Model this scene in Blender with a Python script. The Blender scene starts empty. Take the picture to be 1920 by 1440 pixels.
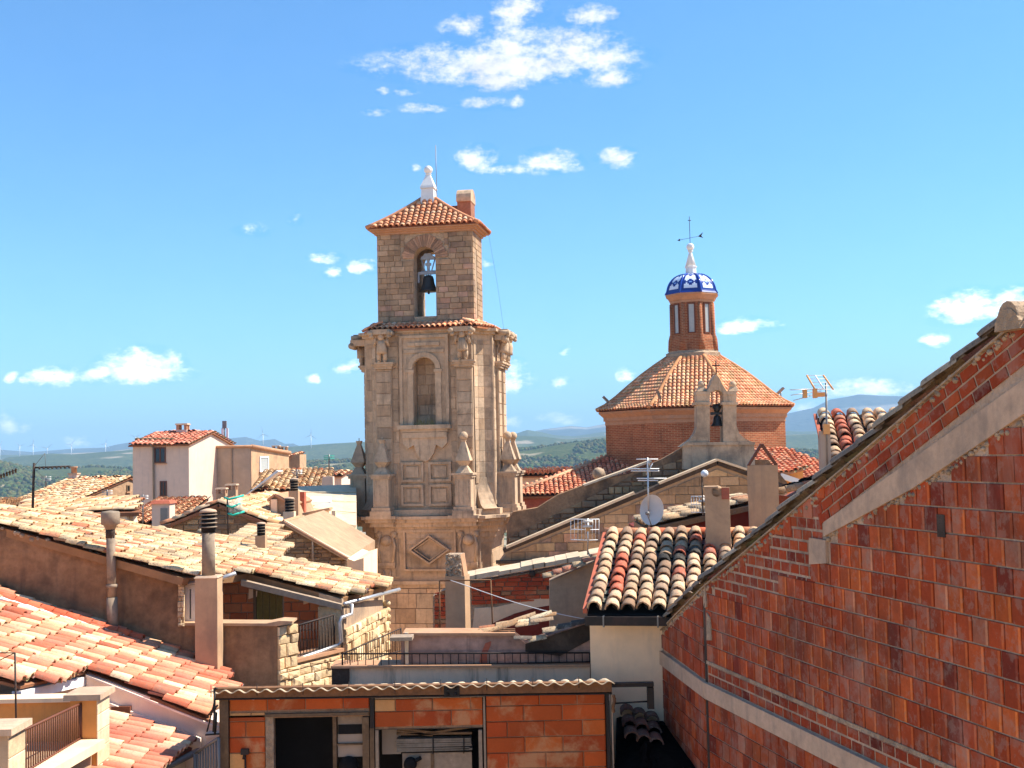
import bpy, math, random
import numpy as np
from mathutils import Vector, Matrix, noise as mnoise
random.seed(7); np.random.seed(7)
R = math.radians
sc = bpy.context.scene
COL = sc.collection

# ------------------------------------------------------------------ camera
EYE = Vector((0, 0, 14)); FPX = 2200.0; PITCH = math.atan(130/2200); ROLL = R(1.2)
Fw = Vector((0, math.cos(PITCH), math.sin(PITCH))); Rt = Vector((1, 0, 0)); Up = Vector((0, -math.sin(PITCH), math.cos(PITCH)))
cr, sr = math.cos(ROLL), math.sin(ROLL)
cam = bpy.data.cameras.new('camera'); camo = bpy.data.objects.new('camera', cam); COL.objects.link(camo)
cam.sensor_width = 36; cam.lens = 36*FPX/1920; cam.clip_start = .1; cam.clip_end = 60000
cx_, cy_ = Rt*cr - Up*sr, Rt*sr + Up*cr
camo.matrix_world = Matrix.Translation(EYE) @ Matrix((cx_, cy_, -Fw)).transposed().to_4x4()
sc.camera = camo
sc.render.resolution_x, sc.render.resolution_y = 1024, 768

def ray(px, py):
    sx, sy = (px-960)/FPX, (720-py)/FPX
    return Fw + Rt*(sx*cr + sy*sr) + Up*(-sx*sr + sy*cr)
def P(px, py, Y):
    """world point on the vertical plane y=Y seen at that place of the photograph"""
    d = ray(px, py); return EYE + d*(Y/d.y)
def onplane(px, py, p0, n):
    d = ray(px, py); return EYE + d*((Vector(p0)-EYE).dot(n)/d.dot(n))
def azel(px, py):
    d = ray(px, py).normalized(); return math.atan2(d.x, d.y), math.asin(d.z)

# ------------------------------------------------------------------ sun, sky, exposure
SUN_AZ, SUN_EL = R(82), R(50)
sd = Vector((math.sin(SUN_AZ)*math.cos(SUN_EL), math.cos(SUN_AZ)*math.cos(SUN_EL), math.sin(SUN_EL)))
sun = bpy.data.lights.new('sun', 'SUN'); sun.energy = 5.0; sun.angle = R(.53); sun.color = (1, .93, .82)
suno = bpy.data.objects.new('sun', sun); COL.objects.link(suno)
suno.rotation_euler = (-sd).to_track_quat('-Z', 'Y').to_euler()
sc.view_settings.view_transform = 'Standard'; sc.view_settings.look = 'None'
sc.view_settings.exposure = 1.0; sc.view_settings.gamma = 1
sc.view_settings.use_curve_mapping = False
try:
    sc.cycles.use_denoising = True; sc.cycles.denoiser = 'OPENIMAGEDENOISE'
except Exception: pass
sc.cycles.max_bounces = 6; sc.cycles.diffuse_bounces = 3; sc.cycles.glossy_bounces = 2
sc.cycles.transmission_bounces = 4; sc.cycles.volume_bounces = 0; sc.cycles.transparent_max_bounces = 8
sc.cycles.caustics_reflective = False; sc.cycles.caustics_refractive = False

# ------------------------------------------------------------------ node helpers
class NT:
    def __init__(s, tree): s.t = tree; s.nn = tree.nodes; s.l = tree.links
    def put(s, sock, v):
        if isinstance(v, bpy.types.NodeSocket): s.l.new(v, sock)
        elif v is not None:
            try: sock.default_value = v
            except Exception:
                sock.default_value = tuple(v)+(1,) if hasattr(v, '__len__') else (v, v, v)
    def n(s, typ, props=None, **inp):
        o = s.nn.new(typ)
        for k, v in (props or {}).items(): setattr(o, k, v)
        for k, v in inp.items(): s.put(o.inputs[k.replace('_', ' ')], v)
        return o
    def m(s, op, a, b=0.0, c=None, clamp=False):
        o = s.nn.new('ShaderNodeMath'); o.operation = op; o.use_clamp = clamp
        s.put(o.inputs[0], a); s.put(o.inputs[1], b)
        if c is not None: s.put(o.inputs[2], c)
        return o.outputs[0]
    def mix(s, f, a, b, blend='MIX'):
        o = s.nn.new('ShaderNodeMix'); o.data_type = 'RGBA'; o.blend_type = blend
        s.put(o.inputs[0], f); s.put(o.inputs[6], c4(a)); s.put(o.inputs[7], c4(b)); return o.outputs[2]
    def noise(s, vec, scale, detail=4, rough=.55, dist=0.0):
        o = s.n('ShaderNodeTexNoise', Vector=vec, Scale=scale, Detail=detail, Roughness=rough, Distortion=dist); return o.outputs['Fac']
    def ramp(s, f, stops):
        o = s.nn.new('ShaderNodeValToRGB'); s.put(o.inputs[0], f); e = o.color_ramp.elements
        while len(e) < len(stops): e.new(.5)
        for el, (p, c) in zip(e, stops): el.position = p; el.color = c4(c)
        return o.outputs[0]
    def rng(s, f, a, b, c=0.0, d=1.0, smooth=True):
        o = s.nn.new('ShaderNodeMapRange'); o.interpolation_type = 'SMOOTHSTEP' if smooth else 'LINEAR'
        for i, v in enumerate((f, a, b, c, d)): s.put(o.inputs[i], v)
        return o.outputs[0]
    def scalev(s, vec, sv):
        o = s.nn.new('ShaderNodeVectorMath'); o.operation = 'MULTIPLY'; s.put(o.inputs[0], vec); s.put(o.inputs[1], sv); return o.outputs[0]
def c4(c):
    if isinstance(c, bpy.types.NodeSocket): return c
    if isinstance(c, (int, float)): return (c, c, c, 1)
    return tuple(c)[:3]+(1,)
def lin(h):
    h = h.lstrip('#'); v = [int(h[i:i+2], 16)/255 for i in (0, 2, 4)]
    return tuple(x/12.92 if x <= .04045 else ((x+.055)/1.055)**2.4 for x in v)

# ------------------------------------------------------------------ world
w = bpy.data.worlds.new('World'); sc.world = w; w.use_nodes = True
g = NT(w.node_tree); w.node_tree.nodes.clear()
sky = g.nn.new('ShaderNodeTexSky'); sky.sky_type = 'NISHITA'; sky.sun_disc = False
sky.sun_elevation = SUN_EL; sky.sun_rotation = SUN_AZ; sky.altitude = 500; sky.air_density = 1.0; sky.dust_density = .6; sky.ozone_density = 1.6
tc = g.n('ShaderNodeTexCoord').outputs['Generated']
dirv = g.n('ShaderNodeVectorMath', {'operation': 'NORMALIZE'}); g.put(dirv.inputs[0], tc); dirv = dirv.outputs[0]
sep = g.n('ShaderNodeSeparateXYZ', Vector=dirv)
az = g.m('ARCTAN2', sep.outputs[0], sep.outputs[1]); el = g.m('ARCSINE', sep.outputs[2])
# each cumulus: photograph centre, half width, reach upward, reach downward, strength
CLOUDS = [(945,126,262,40,32,1),(965,92,75,52,36,.95),(930,150,95,20,22,1),(968,20,55,30,26,.95),(1098,30,52,18,18,.9),(868,52,38,20,18,.75),(1075,100,95,42,40,1),
 (1150,148,55,20,16,.9),(1135,118,60,40,30,.9),(795,204,38,9,9,.7),(898,196,52,12,11,.75),(970,194,24,13,12,.7),(712,212,26,8,6,.4),(722,172,22,7,6,.45),(774,174,16,8,6,.5),
 (905,300,36,24,26,1),(1030,308,58,24,20,.95),(1150,298,42,18,22,.95),(962,318,52,10,10,.7),(610,485,36,11,10,.7),(620,512,20,11,12,.65),(682,502,30,13,12,.75),
 (1398,612,58,15,15,.9),(1815,588,80,36,22,1),(1900,582,50,34,26,1),(1765,640,28,13,13,.85),(268,696,88,36,24,1),(245,680,45,24,20,1),(190,702,36,20,18,.9),(102,710,46,18,16,.95),(22,710,15,10,9,.7),
 (12,800,24,24,16,.85),(52,803,18,10,9,.5),(600,711,17,10,9,.75),(660,690,28,14,11,.7),(962,720,40,24,20,.8),(950,690,32,17,13,.6),(1044,718,16,11,10,.5),(1172,706,22,15,13,.7),(1055,660,12,10,8,.5),
 (1625,734,85,22,14,.95),(1510,772,40,22,16,.8),(1050,788,50,13,10,.6),(955,790,44,13,12,.55),(480,432,28,10,9,.25),(557,412,10,12,10,.25),(150,830,24,10,9,.45),(770,316,10,7,7,.4),(910,494,12,9,8,.5)]
nv = g.n('ShaderNodeCombineXYZ', X=az, Y=g.m('MULTIPLY', el, 1.7), Z=0.0).outputs[0]
nz = g.noise(nv, 40, 9, .64, .1); nz2 = g.noise(nv, 150, 5, .62)
nzw = g.noise(nv, 16, 3, .5)
wob = g.m('MULTIPLY', g.m('SUBTRACT', nzw, .5), .05)
azw = g.m('ADD', az, wob)
acc = None
for (px, py, hw, up, dn, st) in CLOUDS:
    a, e = azel(px, py); k = 1/FPX
    dx = g.m('DIVIDE', g.m('SUBTRACT', azw, a), hw*k*1.1); de = g.m('SUBTRACT', el, e)
    dy = g.m('MAXIMUM', g.m('DIVIDE', de, up*k*1.3), g.m('DIVIDE', de, -dn*k*1.05))
    d2 = g.m('MULTIPLY_ADD', dx, dx, g.m('MULTIPLY', dy, dy))
    v = g.m('MULTIPLY', g.m('SUBTRACT', 1.0, g.m('SQRT', d2)), st)
    acc = v if acc is None else g.m('SMOOTH_MAX', acc, v, .07)
# the rest of the sky carries the same scattered fair weather clouds
gen = g.m('SUBTRACT', g.noise(g.scalev(dirv, (1, 1, 2.2)), 5.5, 4, .5), .66)
outside = g.rng(g.m('ABSOLUTE', az), .47, .60)
above = g.rng(el, .42, .5)
gen = g.m('SUBTRACT', g.m('MULTIPLY', gen, 4.5), g.m('MULTIPLY', g.m('SUBTRACT', 1.0, g.m('MAXIMUM', outside, above)), 5.0))
acc = g.m('MAXIMUM', acc, gen)
dens = g.m('ADD', acc, g.m('MULTIPLY', g.m('SUBTRACT', nz, .515), 2.1))
dens = g.m('ADD', dens, g.m('MULTIPLY', g.m('SUBTRACT', nz2, .5), 1.0))
dens = g.m('MULTIPLY', dens, g.rng(acc, -.12, .12))
cov = g.rng(dens, -.1, .95)
shade = g.rng(g.m('ADD', nzw, g.m('MULTIPLY', nz, .8)), .5, 1.05, .74, 1.0)
hs = g.n('ShaderNodeHueSaturation', Color=sky.outputs[0], Hue=.493, Saturation=1.06, Value=1.0).outputs[0]
skyc = g.mix(1.0, hs, (.56, 1.0, 1.36), 'MULTIPLY')
cloudc = g.mix(1.0, g.mix(g.rng(el, .05, .3), (17, 16.6, 16.2), (7.2, 7.2, 7.2)), shade, 'MULTIPLY')
colr = g.mix(g.m('MULTIPLY', cov, .96), skyc, cloudc)
bg = g.n('ShaderNodeBackground', Color=colr, Strength=.086)
g.l.new(bg.outputs[0], g.n('ShaderNodeOutputWorld').inputs['Surface'])
w.cycles.sampling_method = 'MANUAL'; w.cycles.sample_map_resolution = 512

# ------------------------------------------------------------------ materials
MATS = {}
def surf(name, base=(.5, .5, .5), var=.2, ns=1.2, fine=.12, fs=14, stain=None, samt=.5, ss=.7, streak=None, stamt=.5, bump=.3, bs=30, bd=.01,
         rough=.9, spec=.25, objcol=False, spots=None, spamt=.4, sps=40, metal=0.0, lo=.5, hi=.68, eff=None):
    m = bpy.data.materials.new(name); m.use_nodes = True; g = NT(m.node_tree)
    b = m.node_tree.nodes['Principled BSDF']; pos = g.n('ShaderNodeNewGeometry').outputs['Position']
    c = c4(base)
    if objcol:
        oi = g.n('ShaderNodeObjectInfo').outputs['Color']; at = g.n('ShaderNodeAttribute', {'attribute_name': 'Col'}).outputs['Color']
        c = g.mix(1.0, g.mix(1.0, oi, at, 'MULTIPLY'), c, 'MULTIPLY')
    n1 = g.noise(pos, ns, 5, .6); c = g.mix(1.0, c, g.rng(n1, .25, .75, 1-var, 1+var, False), 'MULTIPLY')
    n2 = g.noise(pos, fs, 4, .65); c = g.mix(1.0, c, g.rng(n2, .25, .75, 1-fine, 1+fine, False), 'MULTIPLY')
    if stain: c = g.mix(g.m('MULTIPLY', g.rng(g.noise(pos, ss, 6, .65, .3), lo, hi), samt), c, stain)
    if streak: c = g.mix(g.m('MULTIPLY', g.rng(g.noise(g.scalev(pos, (5, 5, .5)), 1.0, 6, .65), .5, .72), stamt), c, streak)
    if spots:
        c = g.mix(g.m('MULTIPLY', g.rng(g.noise(pos, sps, 4, .75), .5, .62), spamt), c, spots); c = g.mix(g.m('MULTIPLY', g.rng(g.noise(pos, sps*.33, 5, .7), .54, .66), spamt*.8), c, (.3, .26, .2))
    if eff: c = g.mix(g.m('MULTIPLY', g.rng(g.noise(g.scalev(pos, (1, 1, .7)), .9, 6, .7, .6), .54, .7), eff[1]), c, eff[0])
    g.put(b.inputs['Base Color'], c); b.inputs['Roughness'].default_value = rough; b.inputs['Metallic'].default_value = metal
    b.inputs['Specular IOR Level'].default_value = spec
    if bump:
        h = g.m('ADD', g.noise(pos, bs, 5, .65), g.m('MULTIPLY', n2, .5))
        bp = g.n('ShaderNodeBump', Strength=bump, Distance=bd, Height=h); g.l.new(bp.outputs[0], b.inputs['Normal'])
    MATS[name] = m; return m
# ------------------------------------------------------------------ mesh building
ORG = {}
def org(o): return ORG.get(o.name, Vector((0, 0, 0))) if o is not None else Vector((0, 0, 0))
def thing(name, label, cat, loc, group=None):
    o = bpy.data.objects.new(name, None); COL.objects.link(o); o.location = loc; o.empty_display_size = .2
    o['label'] = label; o['category'] = cat
    if group: o['group'] = group
    ORG[o.name] = Vector(loc); return o
def tag(o, label=None, cat=None, group=None, kind=None):
    for k, v in (('label', label), ('category', cat), ('group', group), ('kind', kind)):
        if v: o[k] = v
    return o
def link(name, me, parent=None):
    o = bpy.data.objects.new(name, me); COL.objects.link(o)
    if parent is not None: o.parent = parent; ORG[o.name] = org(parent)
    return o
def V(*a): return Vector(a)
class MB:
    def __init__(s): s.v = []; s.f = []; s.c = []; s.smooth = []; s.cur = (1, 1, 1); s.sm = False
    def add(s, vs, fs):
        b = len(s.v); s.v += [tuple(x) for x in vs]
        for f in fs: s.f.append(tuple(b+i for i in f)); s.c.append(s.cur); s.smooth.append(s.sm)
        return s
    def obox(s, o, x, y, z):
        o, x, y, z = Vector(o), Vector(x), Vector(y), Vector(z)
        p = [o, o+x, o+x+y, o+y, o+z, o+x+z, o+x+y+z, o+y+z]
        return s.add(p, [(3, 2, 1, 0), (4, 5, 6, 7), (0, 1, 5, 4), (1, 2, 6, 5), (2, 3, 7, 6), (3, 0, 4, 7)])
    def box(s, x0, y0, z0, x1, y1, z1): return s.obox((x0, y0, z0), (x1-x0, 0, 0), (0, y1-y0, 0), (0, 0, z1-z0))
    def prism(s, poly, ext):
        n = len(poly); poly = [Vector(p) for p in poly]; ext = Vector(ext)
        return s.add(poly+[p+ext for p in poly], [tuple(range(n))[::-1], tuple(range(n, 2*n))]+[(i, (i+1) % n, n+(i+1) % n, n+i) for i in range(n)])
    def taper(s, o, x0, x1, y0, y1, z0, X0, X1, Y0, Y1, z1, ux=V(1, 0, 0), uy=V(0, 1, 0), uz=V(0, 0, 1)):
        o = Vector(o); q = lambda a, b, c: o+ux*a+uy*b+uz*c
        p = [q(x0, y0, z0), q(x1, y0, z0), q(x1, y1, z0), q(x0, y1, z0), q(X0, Y0, z1), q(X1, Y0, z1), q(X1, Y1, z1), q(X0, Y1, z1)]
        return s.add(p, [(3, 2, 1, 0), (4, 5, 6, 7), (0, 1, 5, 4), (1, 2, 6, 5), (2, 3, 7, 6), (3, 0, 4, 7)])
    def tube(s, pts, r, seg=6, r2=None, cap=True):
        pts = [Vector(p) for p in pts]; n = len(pts); rings = []; up = None
        for i, p in enumerate(pts):
            t = (pts[min(i+1, n-1)]-pts[max(i-1, 0)]).normalized()
            if up is None: up = t.orthogonal().normalized()
            up = (up - t*up.dot(t)).normalized(); sd_ = t.cross(up)
            rr = r if r2 is None else r+(r2-r)*i/max(1, n-1)
            rings.append([p+(up*math.cos(2*math.pi*k/seg)+sd_*math.sin(2*math.pi*k/seg))*rr for k in range(seg)])
        vs = [v for ring in rings for v in ring]
        fs = [(i*seg+k, i*seg+(k+1) % seg, (i+1)*seg+(k+1) % seg, (i+1)*seg+k) for i in range(n-1) for k in range(seg)]
        if cap: fs += [tuple(range(seg))[::-1], tuple((n-1)*seg+k for k in range(seg))]
        sm, s.sm = s.sm, True; s.add(vs, fs); s.sm = sm; return s
    def lathe(s, c, prof, seg=16, ang0=0.0, smooth=True, cap=True):
        c = Vector(c); n = len(prof)
        vs = [c+V(r*math.sin(ang0+2*math.pi*k/seg), -r*math.cos(ang0+2*math.pi*k/seg), z) for r, z in prof for k in range(seg)]
        fs = [(i*seg+k, i*seg+(k+1) % seg, (i+1)*seg+(k+1) % seg, (i+1)*seg+k) for i in range(n-1) for k in range(seg)]
        if cap: fs += [tuple(range(seg))[::-1], tuple((n-1)*seg+k for k in range(seg))]
        sm, s.sm = s.sm, smooth; s.add(vs, fs); s.sm = sm; return s
    def ball(s, c, r, seg=12, rings=8, sz=1.0):
        return s.lathe(c, [(r*max(.02, math.sin(math.pi*i/rings)), -r*sz*math.cos(math.pi*i/rings)) for i in range(rings+1)], seg)
    def mesh(s, name, mat=None, off=V(0, 0, 0)):
        me = bpy.data.meshes.new(name)
        v = np.array(s.v, dtype=np.float64).reshape(-1, 3)-np.array(off)
        me.from_pydata(v.tolist(), [], s.f); me.polygons.foreach_set('use_smooth', s.smooth)
        ca = me.color_attributes.new('Col', 'FLOAT_COLOR', 'CORNER')
        cols = np.repeat(np.array(s.c, dtype=np.float32).reshape(-1, 3), [len(f) for f in s.f], axis=0)
        cols = np.concatenate([cols, np.ones((len(cols), 1), np.float32)], 1); ca.data.foreach_set('color', cols.ravel())
        if mat is not None: me.materials.append(MATS[mat] if isinstance(mat, str) else mat)
        me.update(); return me
    def build(s, name, mat, parent=None, kind=None):
        o = link(name, s.mesh(name, mat, org(parent)), parent)
        if kind: o['kind'] = kind
        return o
    def solo(s, name, mat, label, cat, group=None):
        """a thing that is a single mesh, its origin at its base"""
        v = np.array(s.v); b = Vector(((v[:, 0].min()+v[:, 0].max())/2, (v[:, 1].min()+v[:, 1].max())/2, v[:, 2].min()))
        o = link(name, s.mesh(name, mat, b)); o.location = b; ORG[o.name] = b
        return tag(o, label, cat, group)
def put(name, me, parent, M, color=None):
    o = bpy.data.objects.new(name, me); COL.objects.link(o)
    if parent is not None: o.parent = parent; o.matrix_local = Matrix.Translation(-org(parent)) @ M
    else: o.matrix_world = M
    if color is not None: o.color = (*color, 1)
    return o
def frame(o, x, y, z):
    return Matrix(((x[0], y[0], z[0], o[0]), (x[1], y[1], z[1], o[1]), (x[2], y[2], z[2], o[2]), (0, 0, 0, 1)))
def copy_tree(o, parent=None):
    c = o.copy(); COL.objects.link(c); ORG[c.name] = org(o)
    if parent is not None: c.parent = parent
    for ch in list(o.children): copy_tree(ch, c)
    return c

# ------------------------------------------------------------------ unit pieces: a dressed block and roof tiles
def unit_block(bev=.05, rough=0.0, seed=0):
    rd = random.Random(seed); m = MB(); j = lambda: rd.uniform(-rough, rough)
    A = [(0, 0), (1, 0), (1, 1), (0, 1)]
    b0 = [V(x, y, 0) for x, y in A]; b1 = [V(x, y, .72) for x, y in A]
    top = [V(min(max(x, bev), 1-bev)+j(), min(max(y, bev), 1-bev)+j(), 1+j()*1.5) for x, y in A]
    vs = b0+b1+top
    fs = [(i, (i+1) % 4, 4+(i+1) % 4, 4+i) for i in range(4)]+[(4+i, 4+(i+1) % 4, 8+(i+1) % 4, 8+i) for i in range(4)]
    if rough:
        vs.append(V(.5+j(), .5+j(), 1.12)); fs += [(8+i, 8+(i+1) % 4, 12) for i in range(4)]
    else: fs.append((8, 9, 10, 11))
    m.add(vs, fs); return m
BLK = {}
def block_mesh(mat, kind='plain'):
    key = (mat, kind)
    if key not in BLK:
        if kind == 'plain': BLK[key] = [unit_block(.03).mesh('block', mat)]
        elif kind == 'rough': BLK[key] = [unit_block(.08, .075, i).mesh('block', mat) for i in range(8)]
        elif kind == 'hollow':
            m = unit_block(.02); m.cur = (1.45, 1.9, 1.9)
            m.add([V(.83, .02, 1.0), V(.985, .02, 1.0), V(.985, .98, 1.0), V(.83, .98, 1.0), V(.845, .02, 1.16), V(.97, .02, 1.16), V(.97, .98, 1.16), V(.845, .98, 1.16)],
                  [(4, 5, 6, 7), (0, 1, 5, 4), (1, 2, 6, 5), (2, 3, 7, 6), (3, 0, 4, 7)])
            BLK[key] = [m.mesh('block', mat)]
    return BLK[key]
def clip(poly, hp):
    for (a, b, c) in hp:            # keep a*u+b*v <= c
        out = []
        for i in range(len(poly)):
            p, q = poly[i], poly[(i+1) % len(poly)]; dp, dq = a*p[0]+b*p[1]-c, a*q[0]+b*q[1]-c
            if dp <= 0: out.append(p)
            if (dp < 0 < dq) or (dq < 0 < dp):
                t = dp/(dp-dq); out.append((p[0]+(q[0]-p[0])*t, p[1]+(q[1]-p[1])*t))
        poly = out
        if len(poly) < 3: return []
    return poly
def area(p): return abs(sum(p[i][0]*p[(i+1) % len(p)][1]-p[(i+1) % len(p)][0]*p[i][1] for i in range(len(p))))/2
def halfplanes(poly):
    """a counter-clockwise convex outline as half-planes"""
    s = sum(poly[i][0]*poly[(i+1) % len(poly)][1]-poly[(i+1) % len(poly)][0]*poly[i][1] for i in range(len(poly)))
    if s < 0: poly = poly[::-1]
    out = []
    for i in range(len(poly)):
        p, q = poly[i], poly[(i+1) % len(poly)]; dx, dy = q[0]-p[0], q[1]-p[1]
        out.append((dy, -dx, dy*p[0]-dx*p[1]))
    return out
class Wall2D:
    """a wall face: origin, horizontal unit U, vertical unit V, outward normal N; pieces are laid on it"""
    def __init__(s, O, U, N=None, Vv=V(0, 0, 1)):
        s.O = Vector(O); s.U = Vector(U).normalized(); s.V = Vv; s.N = s.U.cross(s.V).normalized() if N is None else Vector(N)
    def p(s, u, v, n=0.0): return s.O+s.U*u+s.V*v+s.N*n
    def uv(s, pt): d = Vector(pt)-s.O; return d.dot(s.U), d.dot(s.V)
    def px(s, px, py): return s.uv(onplane(px, py, s.O, s.N))
class Layer:
    """lays pieces as individual objects up to a limit, the rest joined"""
    def __init__(s, name, mat, parent, kind='plain', limit=300, stuff=None):
        s.name, s.mat, s.parent, s.kind, s.limit, s.n = name, mat, parent, kind, limit, 0; s.rest = MB(); s.stuff = stuff or 'joined_'+name; s.items = []
    def piece(s, wl, poly, d, color, rect=None, prio=0.0): s.items.append((prio, len(s.items), wl, poly, d, color, rect))
    def done(s):
        s.items.sort(key=lambda t: (t[0], t[1]))
        for k, (_, _, wl, poly, d, color, rect) in enumerate(s.items):
            if k < s.limit:
                if rect:
                    u0, v0, u1, v1 = rect; ms = block_mesh(s.mat, s.kind); jr = random.uniform(-.006, .006)
                    put(s.name, random.choice(ms), s.parent, frame(wl.p(u0, v0), wl.U*(u1-u0)+wl.V*jr*(u1-u0), wl.V*(v1-v0), wl.N*d), color)
                else:
                    m = MB(); m.prism([wl.p(u, v, .001) for u, v in poly], wl.N*d*.95)
                    o = m.build(s.name, s.mat, s.parent); o.color = (*color, 1)
            else:
                s.rest.cur = color; pl = poly or [(rect[0], rect[1]), (rect[2], rect[1]), (rect[2], rect[3]), (rect[0], rect[3])]
                s.rest.prism([wl.p(u, v, .001) for u, v in pl], wl.N*d*random.uniform(.8, 1))
        if s.rest.f: s.rest.build(s.stuff, s.mat, s.parent, 'stuff')
def lay(wl, layer, u0, v0, u1, v1, ch, bl, joint, d, colf, hps=None, holes=(), bond=.5, jit=.0, lenvar=0.0, prio=None, dvar=.0):
    """courses of blocks of height ch and length bl over a rectangle, cut by half planes, left out over holes (u0,v0,u1,v1)"""
    v, r = v0, 0
    while v < v1-1e-6:
        h = ch*(1+random.uniform(-jit, jit)); vt = min(v+h, v1)
        spans = [(u0, u1)]
        for (a, b, c, dd) in holes:
            if v < dd-.01 and vt > b+.01:
                ns = []
                for s0, s1 in spans:
                    if c <= s0 or a >= s1: ns.append((s0, s1))
                    else:
                        if a-s0 > .03: ns.append((s0, a))
                        if s1-c > .03: ns.append((c, s1))
                spans = ns
        for s0, s1 in spans:
            u = s0-(bl*bond*(r % 2) if bond else 0)*random.uniform(.8, 1.2)
            while u < s1-.01:
                L = bl*(1+random.uniform(-lenvar, lenvar)); a, b = max(u, s0), min(u+L, s1)
                if b > s1-.15*bl: b = s1
                if b-a > .12*bl:
                    rc = (a+joint/2, v+joint/2, b-joint/2, vt-joint/2); dd_ = d*(1+random.uniform(-dvar, dvar)); pr = prio((a+b)/2, (v+vt)/2) if prio else 0
                    if hps:
                        pl = [(rc[0], rc[1]), (rc[2], rc[1]), (rc[2], rc[3]), (rc[0], rc[3])]; cp = clip(pl, hps)
                        if cp:
                            A = area(cp)
                            if A > .985*area(pl): layer.piece(wl, None, dd_, colf(), rc, pr)
                            elif A > .08*area(pl): layer.piece(wl, cp, dd_, colf(), None, pr)
                    else: layer.piece(wl, None, dd_, colf(), rc, pr)
                u = b if b == s1 else u+L
        v = vt; r += 1

def tile_unit(mat, lip=.05, seg=6, seed=0, rise=.42, broken=0):
    """barrel tile: x across (-.5..+.5), y up the slope (0..1), wide end low and lifted over the tile below"""
    rd = random.Random(seed); m = MB(); m.sm = True; rings = []
    for (y, r, zo, th) in ((0, .47, .16, 0), (.5, .44, .1, 0), (1.0, .40, .02, 0)):
        rings.append([V(r*math.cos(math.pi*(k/seg))*-1+rd.uniform(-.014, .014), y+rd.uniform(-.04, .03)*(y == 0), zo+rise*math.sin(math.pi*k/seg)*(r/.47)) for k in range(seg+1)])
    inner = [p*1+V(-p.x*.2, .0, -.075) for p in rings[0]]; inner2 = [V(p.x, .35, p.z-.03) for p in inner]
    vs = [p for rg in rings for p in rg]+inner+inner2; n = seg+1; fs = []
    for i in range(2): fs += [(i*n+k, i*n+k+1, (i+1)*n+k+1, (i+1)*n+k) for k in range(seg)]
    m.add(vs, fs); b = len(m.v)-len(vs); m.sm = False
    m.f += [(b+k+1, b+k, b+3*n+k, b+3*n+k+1) for k in range(seg)]; m.c += [(.8, .72, .66)]*seg; m.smooth += [False]*seg
    m.f += [(b+3*n+k+1, b+3*n+k, b+4*n+k, b+4*n+k+1) for k in range(seg)]; m.c += [(.6, .55, .5)]*seg; m.smooth += [True]*seg
    return m
TILES = {}
def tile_meshes(mat, rise=.42):
    if (mat, rise) not in TILES: TILES[(mat, rise)] = [tile_unit(mat, seed=i, rise=rise).mesh('barrel_tile', mat) for i in range(4)]
    return TILES[(mat, rise)]
def inside(poly, u, v):
    c = False
    for i in range(len(poly)):
        (x0, y0), (x1, y1) = poly[i], poly[i-1]
        if (y0 > v) != (y1 > v) and u < (x1-x0)*(v-y0)/(y1-y0)+x0: c = not c
    return c
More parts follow.
